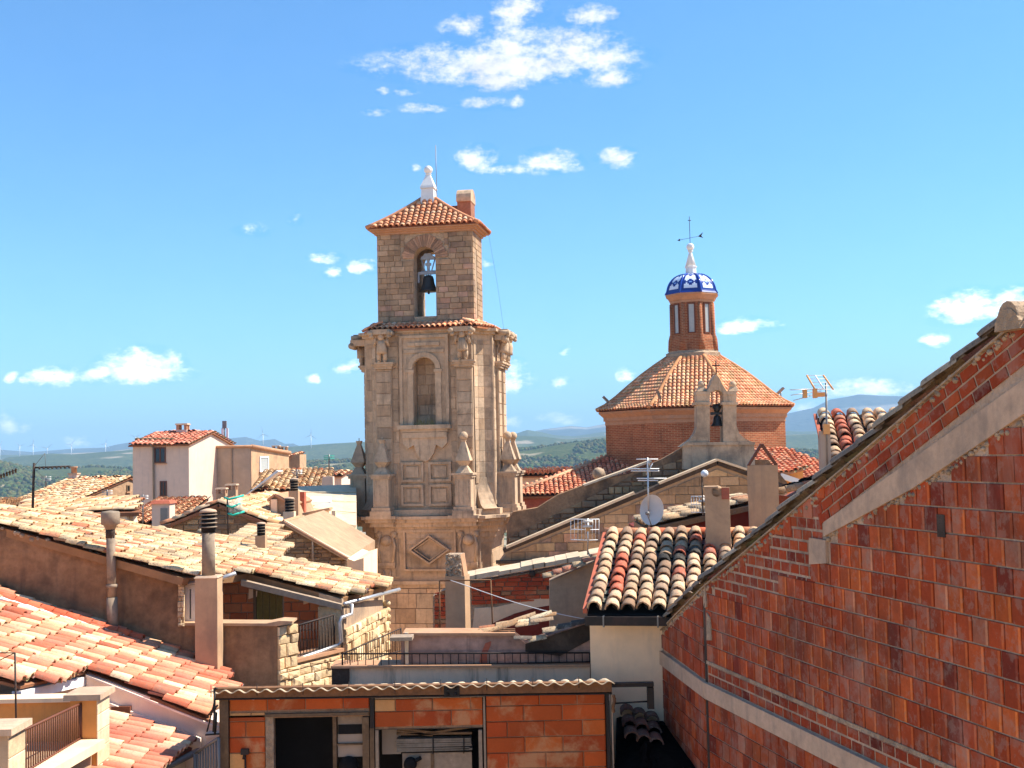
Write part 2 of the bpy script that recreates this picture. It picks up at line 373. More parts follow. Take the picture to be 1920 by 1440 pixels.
def tile_field(roof, O, S, W, poly, pitch, length, mat, colf, limit=300, jit=.02, rise=.42, prio=None, chan=(.3, .2, .14), lift=.02, anglej=.03, skip=None):
    """barrel tiles in columns down the slope S over a polygon (world points) of the roof plane through O; columns W apart.
    Cover tiles are objects up to the limit; the channel tiles between them and the tiles past it are joined parts."""
    S = Vector(S).normalized(); W = Vector(W); W = (W-S*W.dot(S)).normalized(); N = W.cross(-S).normalized()
    if N.z < 0: N = -N
    O = Vector(O); uv = [((Vector(p)-O).dot(W), (Vector(p)-O).dot(-S)) for p in poly]
    u0, u1 = min(a for a, _ in uv), max(a for a, _ in uv); s0, s1 = min(b for _, b in uv), max(b for _, b in uv)
    nc = max(1, round((u1-u0)/pitch)); pt = (u1-u0)/nc; nr = max(1, round((s1-s0)/length)); ln = (s1-s0)/nr
    ms = tile_meshes(mat, rise); items = []; ch = MB(); ch.sm = False
    for i in range(nc):
        uc = u0+(i+.5)*pt; off = random.uniform(-.12, .12)*ln; du = random.uniform(-.05, .05)*pt
        for j in range(nr):
            sc_ = s0+(j+.5)*ln
            if not any(inside(uv, uc+a*pt, sc_+b*ln) for a, b in ((0, 0), (.36, 0), (-.36, 0), (0, .36), (0, -.36))): continue
            if skip and skip(i, j): continue
            items.append((i, j, uc+du+random.uniform(-1, 1)*jit, s0+j*ln+off*(j > 0)+random.uniform(-1, 1)*jit))
        for j in range(nr):          # channel tile to the right of this column of covers
            ub = uc+pt*.5
            if not any(inside(uv, min(ub+a*pt, u1-.01), s0+(j+.5+b)*ln) for a, b in ((0, 0), (-.4, 0), (0, .36), (0, -.36))): continue
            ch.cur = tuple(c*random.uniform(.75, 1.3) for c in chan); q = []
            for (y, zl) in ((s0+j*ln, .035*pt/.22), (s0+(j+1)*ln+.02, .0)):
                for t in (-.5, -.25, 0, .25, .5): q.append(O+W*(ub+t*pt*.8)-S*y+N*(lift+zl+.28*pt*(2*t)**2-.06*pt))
            ch.add(q, [(k, k+1, 6+k, 5+k) for k in range(4)])
    if prio: items.sort(key=lambda t: prio(O+W*t[2]-S*t[3]))
    rest_v, rest = None, MB()
    for k, (i, j, u, s) in enumerate(items):
        a = random.uniform(-anglej, anglej); ss = -S*math.cos(a)+W*math.sin(a); ww = W*math.cos(a)+S*math.sin(a)
        hgt = pt*random.uniform(.9, 1.08); tl = ln*random.uniform(1.12, 1.3); tz = random.uniform(-.012, .02)
        M = frame(O+W*u-S*s+N*(lift+.01+random.uniform(0, .012)), ww*pt*.98, (ss+N*tz)*tl, N*hgt); c = colf(i, j, nc, nr)
        if k < limit: put('roof_tile', ms[k % 4], roof, M, c)
        else:
            me = ms[k % 4]
            if rest_v is None: rest_v = []
            rest_v.append((M, c, k % 4))
    if rest_v:
        us = [tile_unit(mat, seed=i, rise=rise) for i in range(4)]
        for M, c, q in rest_v:
            b = len(rest.v); rest.v += [tuple(M @ Vector(p)) for p in us[q].v]
            rest.f += [tuple(b+t for t in f) for f in us[q].f]; rest.c += [tuple(x*y for x, y in zip(c, d)) for d in us[q].c]; rest.smooth += us[q].smooth
        rest.build('joined_roof_tiles', mat, roof, 'stuff')
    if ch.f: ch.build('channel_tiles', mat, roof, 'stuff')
    return len(items)
def pick(*cs):
    """weighted choice of base colours with a little spread: (weight, colour), ..."""
    ws = [c[0] for c in cs]
    def f(*a):
        c = random.choices([c[1] for c in cs], ws)[0]; k = random.uniform(.82, 1.18); h = random.uniform(-.04, .04)
        return tuple(max(0, x*k*(1+h*t)) for x, t in zip(c, (1, 0, -1)))
    return f
def downpipe(): pass
# ------------------------------------------------------------------ material table
surf('clay', (1, 1, 1), .2, 2.5, .2, 30, (.16, .13, .1), .5, 2.2, None, 0, .6, 60, .01, .9, .2, True, (.085, .07, .055), .68, 30)
surf('clay_new', (1, 1, 1), .18, 2, .16, 30, (.3, .2, .12), .4, 2, None, 0, .45, 60, .008, .9, .2, True, (.2, .15, .11), .3, 22)
surf('clay_far', (1, 1, 1), .22, .8, .18, 6, (.25, .17, .11), .28, .6, None, 0, .3, 20, .02, .92, .15, True)
surf('hollow', (.9, .83, .74), .24, 1.1, .16, 24, (.1, .036, .022), .55, .9, None, 0, .35, 60, .004, .85, .2, True, (.34, .25, .19), .3, 7, eff=((.42, .25, .19), .38))
surf('shed_brick', (.86, .82, .8), .16, 2.5, .08, 30, (.6, .36, .17), .6, 2.1, None, 0, .2, 60, .003, .8, .3, True)
surf('cream_mortar', lin('c9b18a'), .2, 3, .2, 20, (.25, .18, .11), .4, 2, None, 0, .8, 25, .03)
surf('brick_mortar', lin('a8805f'), .2, 3, .2, 20, (.1, .07, .05), .5, 2, None, 0, .8, 25, .03)
surf('mortar', lin('bd9f84'), .2, 3, .2, 20, (.1, .07, .05), .5, 2, None, 0, .8, 25, .03)
surf('rough_mortar', lin('b59a7e'), .25, 3, .25, 16, (.12, .09, .07), .5, 2.4, None, 0, 1.0, 14, .06)
surf('concrete', lin('c2a286'), .16, 1.5, .14, 14, (.2, .16, .13), .5, 1.4, (.22, .18, .15), .45, .5, 30, .01)
surf('cement_sheet', lin('d0b898'), .15, 2, .12, 14, (.25, .18, .12), .4, 1.2, None, 0, .3, 40, .004)
surf('ashlar', (1, 1, 1), .2, .8, .18, 7, (.1, .08, .06), .5, .55, (.11, .085, .065), .5, .45, 12, .02, .92, .15, True)
surf('carved_stone', lin('bda082'), .22, .7, .16, 6, (.12, .095, .075), .6, .55, (.1, .08, .062), .55, .5, 10, .025)
surf('rubble', (1, 1, 1), .2, 2.5, .16, 14, (.22, .15, .09), .35, 1.6, None, 0, .7, 16, .03, .92, .15, True)
surf('old_render', lin('977354'), .35, 1.1, .28, 8, (.075, .05, .036), .72, .75, (.12, .08, .055), .5, .7, 14, .03, .95, .1, lo=.44, hi=.66)
surf('grey_render', lin('ae9276'), .2, 1.2, .14, 10, (.16, .12, .1), .5, .9, (.14, .11, .1), .35, .5, 18, .015)
surf('lavender', lin('f4dac6'), .07, .8, .05, 8, None, 0, .8, (.5, .43, .42), .25, .12, 30, .004, .85)
surf('terrace_front', lin('f0ccaa'), .1, 1.2, .07, 8, (.2, .16, .14), .3, 1.5, (.1, .085, .075), .85, .2, 30, .005)
surf('cream_plaster', lin('f2cfa8'), .1, .7, .07, 5, (.45, .35, .24), .35, .8, (.4, .32, .25), .3, .15, 30, .004)
surf('stained_pink', lin('b08a78'), .3, 1.4, .25, 8, (.06, .045, .04), .9, 1.3, (.08, .06, .055), .7, .4, 20, .01, lo=.45, hi=.66)
surf('black_stain', lin('6b5746'), .35, 1.5, .3, 10, (.02, .018, .016), .8, 1.4, None, 0, .6, 20, .02)
surf('dark_stone', lin('43372e'), .35, 1.5, .3, 10, (.14, .1, .075), .5, 1.4, None, 0, .6, 20, .02)
surf('stub_brick', lin('96664e'), .25, 2, .25, 9, (.1, .06, .045), .4, 1.4, None, 0, .4, 20, .01)
surf('orange_plaster', lin('dc9450'), .12, .8, .08, 8, (.45, .2, .08), .35, 1.3, (.3, .14, .07), .4, .25, 24, .006)
surf('tan_plaster', lin('b89472'), .16, 1.2, .1, 7, (.2, .14, .1), .4, 1.5, (.22, .16, .12), .4, .35, 20, .012)
surf('sooty_pipe', lin('93806c'), .2, 3, .15, 14, (.05, .04, .035), .6, 3, (.06, .05, .045), .6, .3, 30, .005)
surf('pink_plaster', lin('dcc0aa'), .1, .3, .06, 3, (.45, .36, .32), .3, .3, (.42, .34, .3), .35, .15, 10, .01)
surf('grey_plaster', lin('b09a86'), .16, .35, .08, 3, (.3, .25, .2), .5, .35, (.3, .25, .22), .3, .2, 10, .01)
surf('house_stone', lin('a8886a'), .25, .5, .22, 3, (.3, .2, .12), .4, .5, None, 0, .8, 5, .06)
surf('red_plaster', lin('b06048'), .2, 1.2, .15, 9, (.12, .06, .05), .4, 1.4, None, 0, .3, 20, .01)
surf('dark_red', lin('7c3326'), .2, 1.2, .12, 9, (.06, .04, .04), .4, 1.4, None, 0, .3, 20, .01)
surf('terracotta_coping', lin('b98a68'), .2, 2, .15, 14, (.3, .22, .17), .4, 2, None, 0, .4, 30, .006)
surf('white_paint', lin('ece8e2'), .06, 2, .05, 12, (.5, .45, .4), .15, 2, None, 0, .1, 30, .003, .6)
surf('white_metal', lin('e6e4e0'), .04, 2, .03, 12, None, 0, 1, None, 0, 0, 30, .003, .4, .5)
surf('dish_grey', lin('dacdbc'), .06, 2, .05, 9, None, 0, 1, None, 0, .05, 30, .003, .5, .4)
surf('galvanised', lin('c0bcb8'), .1, 3, .08, 20, None, 0, 1, None, 0, .1, 40, .002, .42, .5, metal=.75)
surf('grey_metal', lin('7d7a76'), .12, 3, .1, 20, (.2, .12, .07), .3, 4, None, 0, .1, 40, .002, .5, .5, metal=.4)
surf('iron', lin('3a302b'), .2, 6, .15, 40, (.12, .05, .025), .5, 9, None, 0, .2, 60, .002, .7, .3)
surf('rusty_steel', lin('80593a'), .3, 3, .25, 18, (.07, .035, .02), .7, 3, None, 0, .4, 40, .003, .8, .3)
surf('black_steel', lin('241e1b'), .2, 3, .2, 18, (.09, .04, .025), .4, 4, None, 0, .2, 40, .003, .6, .3)
surf('bronze', lin('2f2c29'), .2, 3, .15, 12, None, 0, 1, None, 0, .15, 30, .003, .5, .5, metal=.3)
surf('bell_yoke', lin('9aa0a8'), .1, 3, .08, 12, None, 0, 1, None, 0, .1, 30, .003, .6, .3)
surf('old_wood', lin('775e45'), .3, 3, .25, 18, (.07, .05, .035), .6, 3, (.1, .07, .05), .4, .5, 30, .006)
surf('grey_wood', lin('a08a74'), .2, 3, .2, 18, (.14, .11, .09), .4, 3, None, 0, .4, 30, .004)
surf('green_wood', lin('7d6a35'), .2, 3, .2, 18, (.09, .06, .03), .4, 3, (.25, .3, .05), .7, .5, 30, .006)
surf('brown_frame', lin('6e4230'), .2, 3, .15, 18, None, 0, 1, None, 0, .2, 30, .003, .6)
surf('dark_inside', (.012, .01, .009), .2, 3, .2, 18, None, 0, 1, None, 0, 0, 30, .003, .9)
surf('glass', (.03, .035, .04), .1, 1, .1, 9, None, 0, 1, None, 0, 0, 30, .003, .08, .6)
surf('pale_glass', lin('a9aaa4'), .1, 1, .1, 9, None, 0, 1, None, 0, 0, 30, .003, .25, .5)
surf('grey_roof', lin('c9b596'), .12, .5, .1, 4, (.3, .26, .2), .35, .6, None, 0, .2, 10, .01, .9)
surf('glazed', (1, 1, 1), .05, 2, .05, 9, None, 0, 1, None, 0, .08, 5, .01, .16, .55, True)
surf('green_plastic', lin('2fb39a'), .05, 2, .05, 9, None, 0, 1, None, 0, 0, 9, .003, .5)
surf('amber_plastic', lin('d99a5c'), .05, 2, .05, 9, None, 0, 1, None, 0, 0, 9, .003, .5)
surf('black_sheet_and_void', (.008, .006, .005), .4, 3, .4, 12, None, 0, 1, None, 0, .5, 8, .05, .95, .02)  # near-black for the plastic sheet and for the painted void shade
surf('paper_bundle', lin('84796c'), .25, 6, .25, 30, (.2, .15, .09), .5, 8, None, 0, .4, 40, .004)
surf('dry_grass', lin('a58f5c'), .2, 3, .2, 18, None, 0, 1, None, 0, 0, 9, .003)
surf('ground_bounce', lin('cdac86'), .2, .3, .2, 3, (.12, .1, .07), .4, .2, None, 0, .4, 4, .03)  # pale warm tone chosen for its bounce into the shade
def drum_brick():
    m = bpy.data.materials.new('drum_brick'); m.use_nodes = True; g = NT(m.node_tree); b = m.node_tree.nodes['Principled BSDF']
    ob = g.n('ShaderNodeAttribute', {'attribute_name': 'wuv'}).outputs['Vector']; pos = g.n('ShaderNodeNewGeometry').outputs['Position']
    br = g.n('ShaderNodeTexBrick', Vector=ob, Scale=1.0, Color1=(.28, .07, .028, 1), Color2=(.42, .125, .05, 1), Mortar=(.44, .25, .13, 1))
    br.inputs['Mortar Size'].default_value = .018; br.inputs['Brick Width'].default_value = .34; br.inputs['Row Height'].default_value = .1; br.inputs['Mortar Smooth'].default_value = .4; br.inputs['Bias'].default_value = -.1
    c = g.mix(1.0, br.outputs[0], g.rng(g.noise(pos, .6, 6, .65), .25, .75, .7, 1.3, False), 'MULTIPLY')
    c = g.mix(g.m('MULTIPLY', g.rng(g.noise(g.scalev(pos, (1.2, 1.2, .4)), 1, 6, .6), .55, .7), .6), c, (.09, .045, .032))
    g.put(b.inputs['Base Color'], c); b.inputs['Roughness'].default_value = .9; b.inputs['Specular IOR Level'].default_value = .15
    bp = g.n('ShaderNodeBump', Strength=.6, Distance=.03, Height=g.m('SUBTRACT', 1.0, br.outputs['Fac'])); g.l.new(bp.outputs[0], b.inputs['Normal'])
    MATS['drum_brick'] = m
drum_brick()
def hillmat(name, cols, clear, sc_, cl=.62):
    m = bpy.data.materials.new(name); m.use_nodes = True; g = NT(m.node_tree); b = m.node_tree.nodes['Principled BSDF']
    pos = g.n('ShaderNodeNewGeometry').outputs['Position']
    n1 = g.noise(pos, .05/sc_, 6, .7); n2 = g.noise(pos, .005/sc_, 6, .6)
    c = g.ramp(n1, [(.3, cols[0]), (.5, cols[1]), (.7, cols[2])])
    c = g.mix(g.rng(n2, .35, .65), c, g.mix(1.0, c, (.7, .78, .72), 'MULTIPLY'))
    st = g.noise(g.scalev(pos, (.4, .4, 3)), .006/sc_, 5, .6)
    c = g.mix(g.m('MULTIPLY', g.rng(st, cl, cl+.06), .9), c, clear)
    g.put(b.inputs['Base Color'], c); b.inputs['Roughness'].default_value = 1; b.inputs['Specular IOR Level'].default_value = 0
    bp = g.n('ShaderNodeBump', Strength=1.0, Distance=6*sc_, Height=n1); g.l.new(bp.outputs[0], b.inputs['Normal']); MATS[name] = m
FOREST = ((.03, .045, .014), (.075, .09, .024), (.15, .14, .05))
hillmat('forest_near', FOREST, (.32, .26, .16), .5, .585); hillmat('forest_mid', FOREST, (.34, .27, .18), .8, .56); hillmat('rock_far', ((.045, .055, .05), (.075, .085, .07), (.12, .12, .1)), (.3, .27, .22), 4, .6)
hillmat('valley', ((.07, .085, .035), (.12, .12, .055), (.2, .17, .1)), (.36, .29, .2), .6, .5)
surf('crown_leaf', (1, 1, 1), .25, .02, .2, .3, None, 0, 1, None, 0, 0, 9, .003, 1, 0, True)

# ------------------------------------------------------------------ terrain
def terrain():
    az_ = np.radians(np.concatenate([np.arange(-180, -46, 6), np.arange(-46, 46, 1.0), np.arange(46, 181, 6)])); n = len(az_)
    rs = [0, 60, 110, 170, 260, 400, 600, 900, 1400, 2200, 3600, 6000, 9500, 15000]
    mb = MB(); mb.sm = True; vs = []
    for r in rs:
        for a in az_:
            x, y = r*math.sin(a), r*math.cos(a); t = min(1, max(0, (r-90)/320))
            z = 1.5-66*t*t*(3-2*t) + (12*mnoise.noise(V(x*.003, y*.003, .3)) if r > 300 else 0)
            vs.append((x, y, z))
    fs = [(i*n+k, i*n+(k+1) % n, (i+1)*n+(k+1) % n, (i+1)*n+k) for i in range(len(rs)-1) for k in range(n-1)]
    mb.add(vs, fs); mb.build('ground', 'valley', None, 'structure')
terrain()
def hill(name, mat, D, depth, prof, seed, rough, base=-66, ext=None, nseg=13, step=.15):
    """a ridge of hills at distance D; prof lists the crest as it stands in the photograph"""
    pts = sorted((azel(px, py)) for px, py in prof); A = [a for a, _ in pts]; E = [e for _, e in pts]; mb = MB(); mb.sm = True
    a0, a1 = (A[0]-R(22), A[-1]+R(22)) if ext is None else ext
    azs = np.arange(a0, a1, R(step)); vs = []
    for a in azs:
        e = np.interp(a, A, E); crest = EYE.z + D*math.tan(e)
        fade = max(0, 1-max(A[0]-a, a-A[-1], 0)/R(24)) if ext is None else 1
        for k in range(nseg):
            t = k/(nseg-1)*2-1; f = max(0, math.cos(t*math.pi/2))**1.25
            d = D + t*depth; x, y = d*math.sin(a), d*math.cos(a)
            nz_ = mnoise.fractal(V(x/rough+seed, y/rough, seed*.7), 1.0, 2.1, 6)
            edge = (1-f)
            z = base-3+(crest-base)*fade*f*(1+ .16*nz_*edge*2) + nz_*rough*.035*(.12+edge)*(f > .02)
            vs.append((x, y, z))
    n = nseg
    mb.add(vs, [(i*n+k, i*n+k+1, (i+1)*n+k+1, (i+1)*n+k) for i in range(len(azs)-1) for k in range(n-1)])
    return mb.build(name, mat, None, 'structure')
hill('mountains', 'rock_far', 8200, 1900, [(-60,845),(0,842),(60,847),(140,840),(195,838),(220,832),(254,826),(330,824),(404,815),(430,820),(461,817),(487,824),(515,821),(535,830),(550,829),(575,840),(660,842),(760,838),(900,826),(960,815),(1021,803),(1070,797),(1100,800),(1131,794),(1300,790),(1478,774),(1500,769),(1525,764),(1557,748),(1590,743),(1610,739),(1660,742),(1703,743),(1745,731),(1790,728),(1860,740),(1960,745)], 3, 1900, step=.08)
hill('far_hills', 'forest_mid', 6000, 1400, [(-60,853),(60,852),(200,846),(254,838),(400,845),(560,842),(700,838),(860,830),(940,822),(970,811),(989,805),(1015,809),(1040,815),(1075,817),(1110,812),(1135,808),(1300,812),(1470,806),(1500,808),(1560,806),(1700,812),(1960,812)], 5, 1300, step=.1)
hill('wooded_ridge', 'forest_mid', 4200, 1100, [(-80,866),(0,860),(15,855),(76,850),(95,848),(137,850),(198,845),(247,842),(330,844),(440,846),(480,841),(524,838),(600,832),(660,828),(700,826),(800,826),(900,820),(958,816),(1014,817),(1060,822),(1135,816),(1300,820),(1478,814),(1530,812),(1700,822),(1960,826)], 8, 720, step=.12)
hill('near_hills', 'forest_near', 2300, 900, [(-100,862),(-20,864),(20,868),(45,875),(100,877),(180,872),(250,876),(330,872),(430,868),(520,866),(620,862),(690,858),(760,852),(860,846),(940,845),(960,842),(1010,836),(1079,826),(1133,823),(1250,824),(1400,832),(1478,842),(1540,846),(1650,850),(1960,846)], 12, 420, step=.12)
# tree crowns on the nearest wooded slopes: nobody could count them
def forest():
    rd = np.random.RandomState(4); ico = []
    t = (1+5**.5)/2
    b = np.array([(-1,t,0),(1,t,0),(-1,-t,0),(1,-t,0),(0,-1,t),(0,1,t),(0,-1,-t),(0,1,-t),(t,0,-1),(t,0,1),(-t,0,-1),(-t,0,1)])/math.hypot(1, t)
    F = np.array([(0,11,5),(0,5,1),(0,1,7),(0,7,10),(0,10,11),(1,5,9),(5,11,4),(11,10,2),(10,7,6),(7,1,8),(3,9,4),(3,4,2),(3,2,6),(3,6,8),(3,8,9),(4,9,5),(2,4,11),(6,2,10),(8,6,7),(9,8,1)])
    o = bpy.data.objects['near_hills']; me = o.data; v = np.empty(len(me.vertices)*3); me.vertices.foreach_get('co', v); v = v.reshape(-1, 13, 3)
    N = 34000; vs = []; cs = []
    na = len(v); fa = rd.uniform(0, na-1.01, N); 
    fk = rd.uniform(1.0, 6.6, N)
    for a, k in zip(fa, fk):
        i, j = int(a), int(k); s, t2 = a-i, k-j
        p = v[i, j]*(1-s)*(1-t2)+v[i+1, j]*s*(1-t2)+v[i, j+1]*(1-s)*t2+v[i+1, j+1]*s*t2
        azp = math.degrees(math.atan2(p[0], p[1]))
        if abs(azp) > 30: continue
        if mnoise.noise(V(p[0]*.006, p[1]*.006, 2)) < -.2: continue
        r = rd.uniform(2.4, 4.8); q = b*np.array([r, r, r*rd.uniform(.8, 1.25)])*rd.uniform(.8, 1.15, (12, 1))+p+np.array([0, 0, r*.35]); vs.append(q)
        g_ = rd.uniform(.6, 1.4); cs.append((.062*g_*rd.uniform(.7, 1.6), .078*g_, .02*g_))
    n = len(vs); V_ = np.concatenate(vs); FF = (F[None]+12*np.arange(n)[:, None, None]).reshape(-1, 3)
    me = bpy.data.meshes.new('forest'); me.vertices.add(len(V_)); me.vertices.foreach_set('co', V_.ravel()); me.loops.add(FF.size); me.loops.foreach_set('vertex_index', FF.ravel().astype(np.int32))
    me.polygons.add(len(FF)); me.polygons.foreach_set('loop_start', np.arange(0, FF.size, 3, dtype=np.int32)); me.polygons.foreach_set('loop_total', np.full(len(FF), 3, np.int32)); me.update()
    ca = me.color_attributes.new('Col', 'FLOAT_COLOR', 'CORNER'); c = np.repeat(np.array(cs, np.float32), 60, axis=0); ca.data.foreach_set('color', np.concatenate([c, np.ones((len(c), 1), np.float32)], 1).ravel())
    me.materials.append(MATS['crown_leaf']); tag(link('forest', me), 'dense green pine and oak woods on the nearest hills', 'forest', kind='stuff')
forest()
# haze: a closed box round the whole scene
hz = MB(); hz.box(-16500, -16500, -140, 16500, 16500, 500)
hm = bpy.data.materials.new('haze'); hm.use_nodes = True; gt = NT(hm.node_tree); hm.node_tree.nodes.clear()
pv = gt.n('ShaderNodeVolumePrincipled', Color=(.46, .73, 1.0, 1), Density=1.25e-4, Anisotropy=.0)
gt.l.new(pv.outputs[0], gt.n('ShaderNodeOutputMaterial').inputs['Volume']); hm.cycles.homogeneous_volume = True
MATS['haze'] = hm; ho = hz.build('haze', 'haze', None, 'stuff'); tag(ho, 'thin blue summer haze over the valley', 'haze')
# wind turbines on the wooded ridge
def turbine():
    t = thing('wind_turbine', 'x', 'wind turbine', (0, 0, 0), 'wind turbines on the hills')
    MB().lathe((0, 0, 0), [(2.6, 0), (1.5, 78)], 10).build('tower', 'white_paint', t)
    n = MB(); n.obox((-1.8, -4, 77.5), (3.6, 0, 0), (0, 10, 0), (0, 0, 3.8)).build('nacelle', 'white_paint', t)
    h = MB(); h.lathe((0, 0, 0), [(.2, -2), (1.9, -.5), (1.9, 1.2)], 10); h.v = [(x, -5.2-z*-1, 79.4+y) for x, y, z in h.v]; h.build('hub', 'white_paint', t)
    for k in range(3):
        a = k*2*math.pi/3; d = V(math.sin(a), 0, math.cos(a)); s = V(math.cos(a), 0, -math.sin(a)); c = V(0, -5.4, 79.4); b = MB()
        b.prism([c+d*1.2-s*.9, c+d*1.2+s*.9, c+d*9+s*2.4, c+d*40+s*.5, c+d*40-s*.3, c+d*9-s*1.2], V(0, .7, 0)); b.build('blade', 'white_paint', t)
    return t
WT = [(0,838,864,'half cut by the left picture edge',20),(37,836,859,'first one right of the picture edge',-45),(62,834,860,'just left of the tall antenna mast',8),(88.6,841,868,'tallest one, standing above the mast antenna arm',50),(134,834,851,'small one above the far left chimney',35),(198,832,848,'small one just left of the pink house',15),(254,820,850,'blades showing over the left eave of the pink house',60),(493,814,842,'before the blue mountain above the grey block',-10),(583,816,836,'alone on the green ridge left of the tower',5)]
proto = turbine()
for i, (px, hy, by, lab, ang) in enumerate(WT):
    D = min(4600, max(3700, 2200*49/(by-hy)*(1 if by-hy > 20 else .72)))
    o = proto if i == 0 else copy_tree(proto); h = P(px, hy, D); o.scale = (.62, .62, .62); o.location = (h.x, h.y, h.z-79.4*.62); o['label'] = 'white wind turbine, '+lab
    ORG[o.name] = Vector(o.location)
    for ch in o.children:
        if ch.name.startswith('blade'):
            ch.location = V(0, 0, 0); ch.matrix_local = Matrix.Translation(V(0, 0, 79.4)) @ Matrix.Rotation(R(ang), 4, 'Y') @ Matrix.Translation(V(0, 0, -79.4))
# ================================================================== the bell tower
SAND = pick((4, lin('bda082')), (3, lin('b89a7c')), (2, lin('c2a486')), (1, lin('b2967a')))
BELF = pick((4, lin('ab8d70')), (3, lin('a5876a')), (2, lin('b09072')), (1, lin('9c806a')), (1, lin('b08b74')))
AL = R(9.5); TU, TW = V(math.cos(AL), -math.sin(AL), 0), V(math.sin(AL), math.cos(AL), 0)     # along the front, and back into the tower
TO = P(796, 750, 57); TO.z = 0
def T(u, w_, z): return TO+TU*u+TW*w_+V(0, 0, z)
def tz(py): return 14+(853.4-py)/38.6
tower = thing('bell_tower', 'tall sandstone bell tower with carved lower stage and tiled hip roof', 'tower', T(0, 2.2, 1))
def tb(mb, u0, u1, w0, w1, z0, z1): return mb.obox(T(u0, w0, z0), TU*(u1-u0), TW*(w1-w0), V(0, 0, z1-z0))
zc, zb, zt = tz(966), tz(616), tz(424)            # cornice, foot of the belfry, its eaves
def plan(h, c, d, w0=0.0, n=5):
    """tower outline with concave corners: half width h, corner leg c, depth d"""
    pts = [(-h+c, w0), (h-c, w0)]
    arc = lambda cx, cw, a0, a1: [(cx+c*.92*math.cos(a0+(a1-a0)*k/n), cw+c*.92*math.sin(a0+(a1-a0)*k/n)) for k in range(n+1)]
    return pts+arc(h, w0, math.pi, math.pi/2)[1:]+[(h, w0+d-c)]+arc(h, w0+d, -math.pi/2, -math.pi)[1:-1]+[(h-c, w0+d), (-h+c, w0+d)]+arc(-h, w0+d, 0, -math.pi/2)[1:-1]+[(-h, w0+d-c), (-h, w0+c)]+arc(-h, w0, math.pi/2, 0)[1:-1]
def pl(mb, h, c, d, w0, z0, z1): mb.prism([T(u, w_, z0) for u, w_ in plan(h, c, d, w0)], V(0, 0, z1-z0))
body = MB(); pl(body, 3.25, .88, 4.5, 0, zc+.3, tz(797)); pl(body, 3.25, .88, 4.5, 0, tz(692)+.62, zb-.55)
nn = plan(3.25, .88, 4.5, 0); nn = [nn[0], (-.54, 0), (-.54, .75), (.6, .75), (.6, 0)]+nn[1:]; body.prism([T(u, w_, tz(797)) for u, w_ in nn], V(0, 0, tz(692)+.62-tz(797)))
body.build('shaft', 'carved_stone', tower)
# ashlar of the shaft, laid on the front and the right flank
blk = Layer('ashlar_block', 'ashlar', tower, limit=300, stuff='small_ashlar_blocks')
fw = Wall2D(T(-2.4, 0, 0), TU, -TW)
nz0, nz1 = tz(862), tz(628)
lay(fw, blk, 0, zc+.45, 4.8, zb-.6, .52, .8, .012, .035, SAND, holes=((1.12, tz(868), 3.72, nz1), (1.0, tz(955), 3.75, tz(868))), lenvar=.25)
for s in (-1, 1):
    cw = [(s*(3.25-.88*.92*math.cos(a)), .88*.92*math.sin(a)) for a in np.linspace(.12, 1.45, 4)]
    for k in range(3):
        p0, p1 = T(*cw[k], 0), T(*cw[k+1], 0)
        if s < 0: p0, p1 = p1, p0
        wl = Wall2D(p0, p1-p0); wl.N = wl.U.cross(V(0, 0, 1))
        lay(wl, blk, 0, zc+1.5, (p1-p0).length, zb-.6, .52, 1, .01, .02, SAND, bond=0)
wl = Wall2D(T(3.25, .88, 0), TW, TU); lay(wl, blk, 0, zc+.45, 3.3, zb-.6, .52, .9, .012, .03, SAND)
# pilasters: front pair, flank pair (right side) and one on the left flank
def pilaster(u, w_, U, N, z0, z1, wd=.8):
    c = T(u, w_, 0); wl = Wall2D(c-U*wd/2, U, N); m = MB(); m.obox(c-U*wd/2+V(0, 0, z0), U*wd, N*.16, V(0, 0, z1-z0)); m.build('pilaster', 'carved_stone', tower)
    lay(wl, blk, .02, z0+.05, wd-.02, z1-.05, .55, wd*1.5, .012, .2, SAND, bond=0)
    q = MB()
    for k, (e, h) in enumerate(((.05, .12), (.12, .1), (.18, .1))): q.obox(c-U*(wd/2+e)+V(0, 0, z1+sum((.12, .1, .1)[:k])), U*(wd+2*e), N*(.26+e), V(0, 0, h))
    q.build('capital', 'carved_stone', tower); return c
zp = tz(690)
corners = [(-2.0, 0, TU, -TW), (2.02, 0, TU, -TW), (3.25, 1.75, TW, TU), (3.25, 3.0, TW, TU), (-3.25, 1.75, -TW, -TU)]
for (u, w_, U, N) in corners: pilaster(u, w_, U, N, zc+.4, zp)
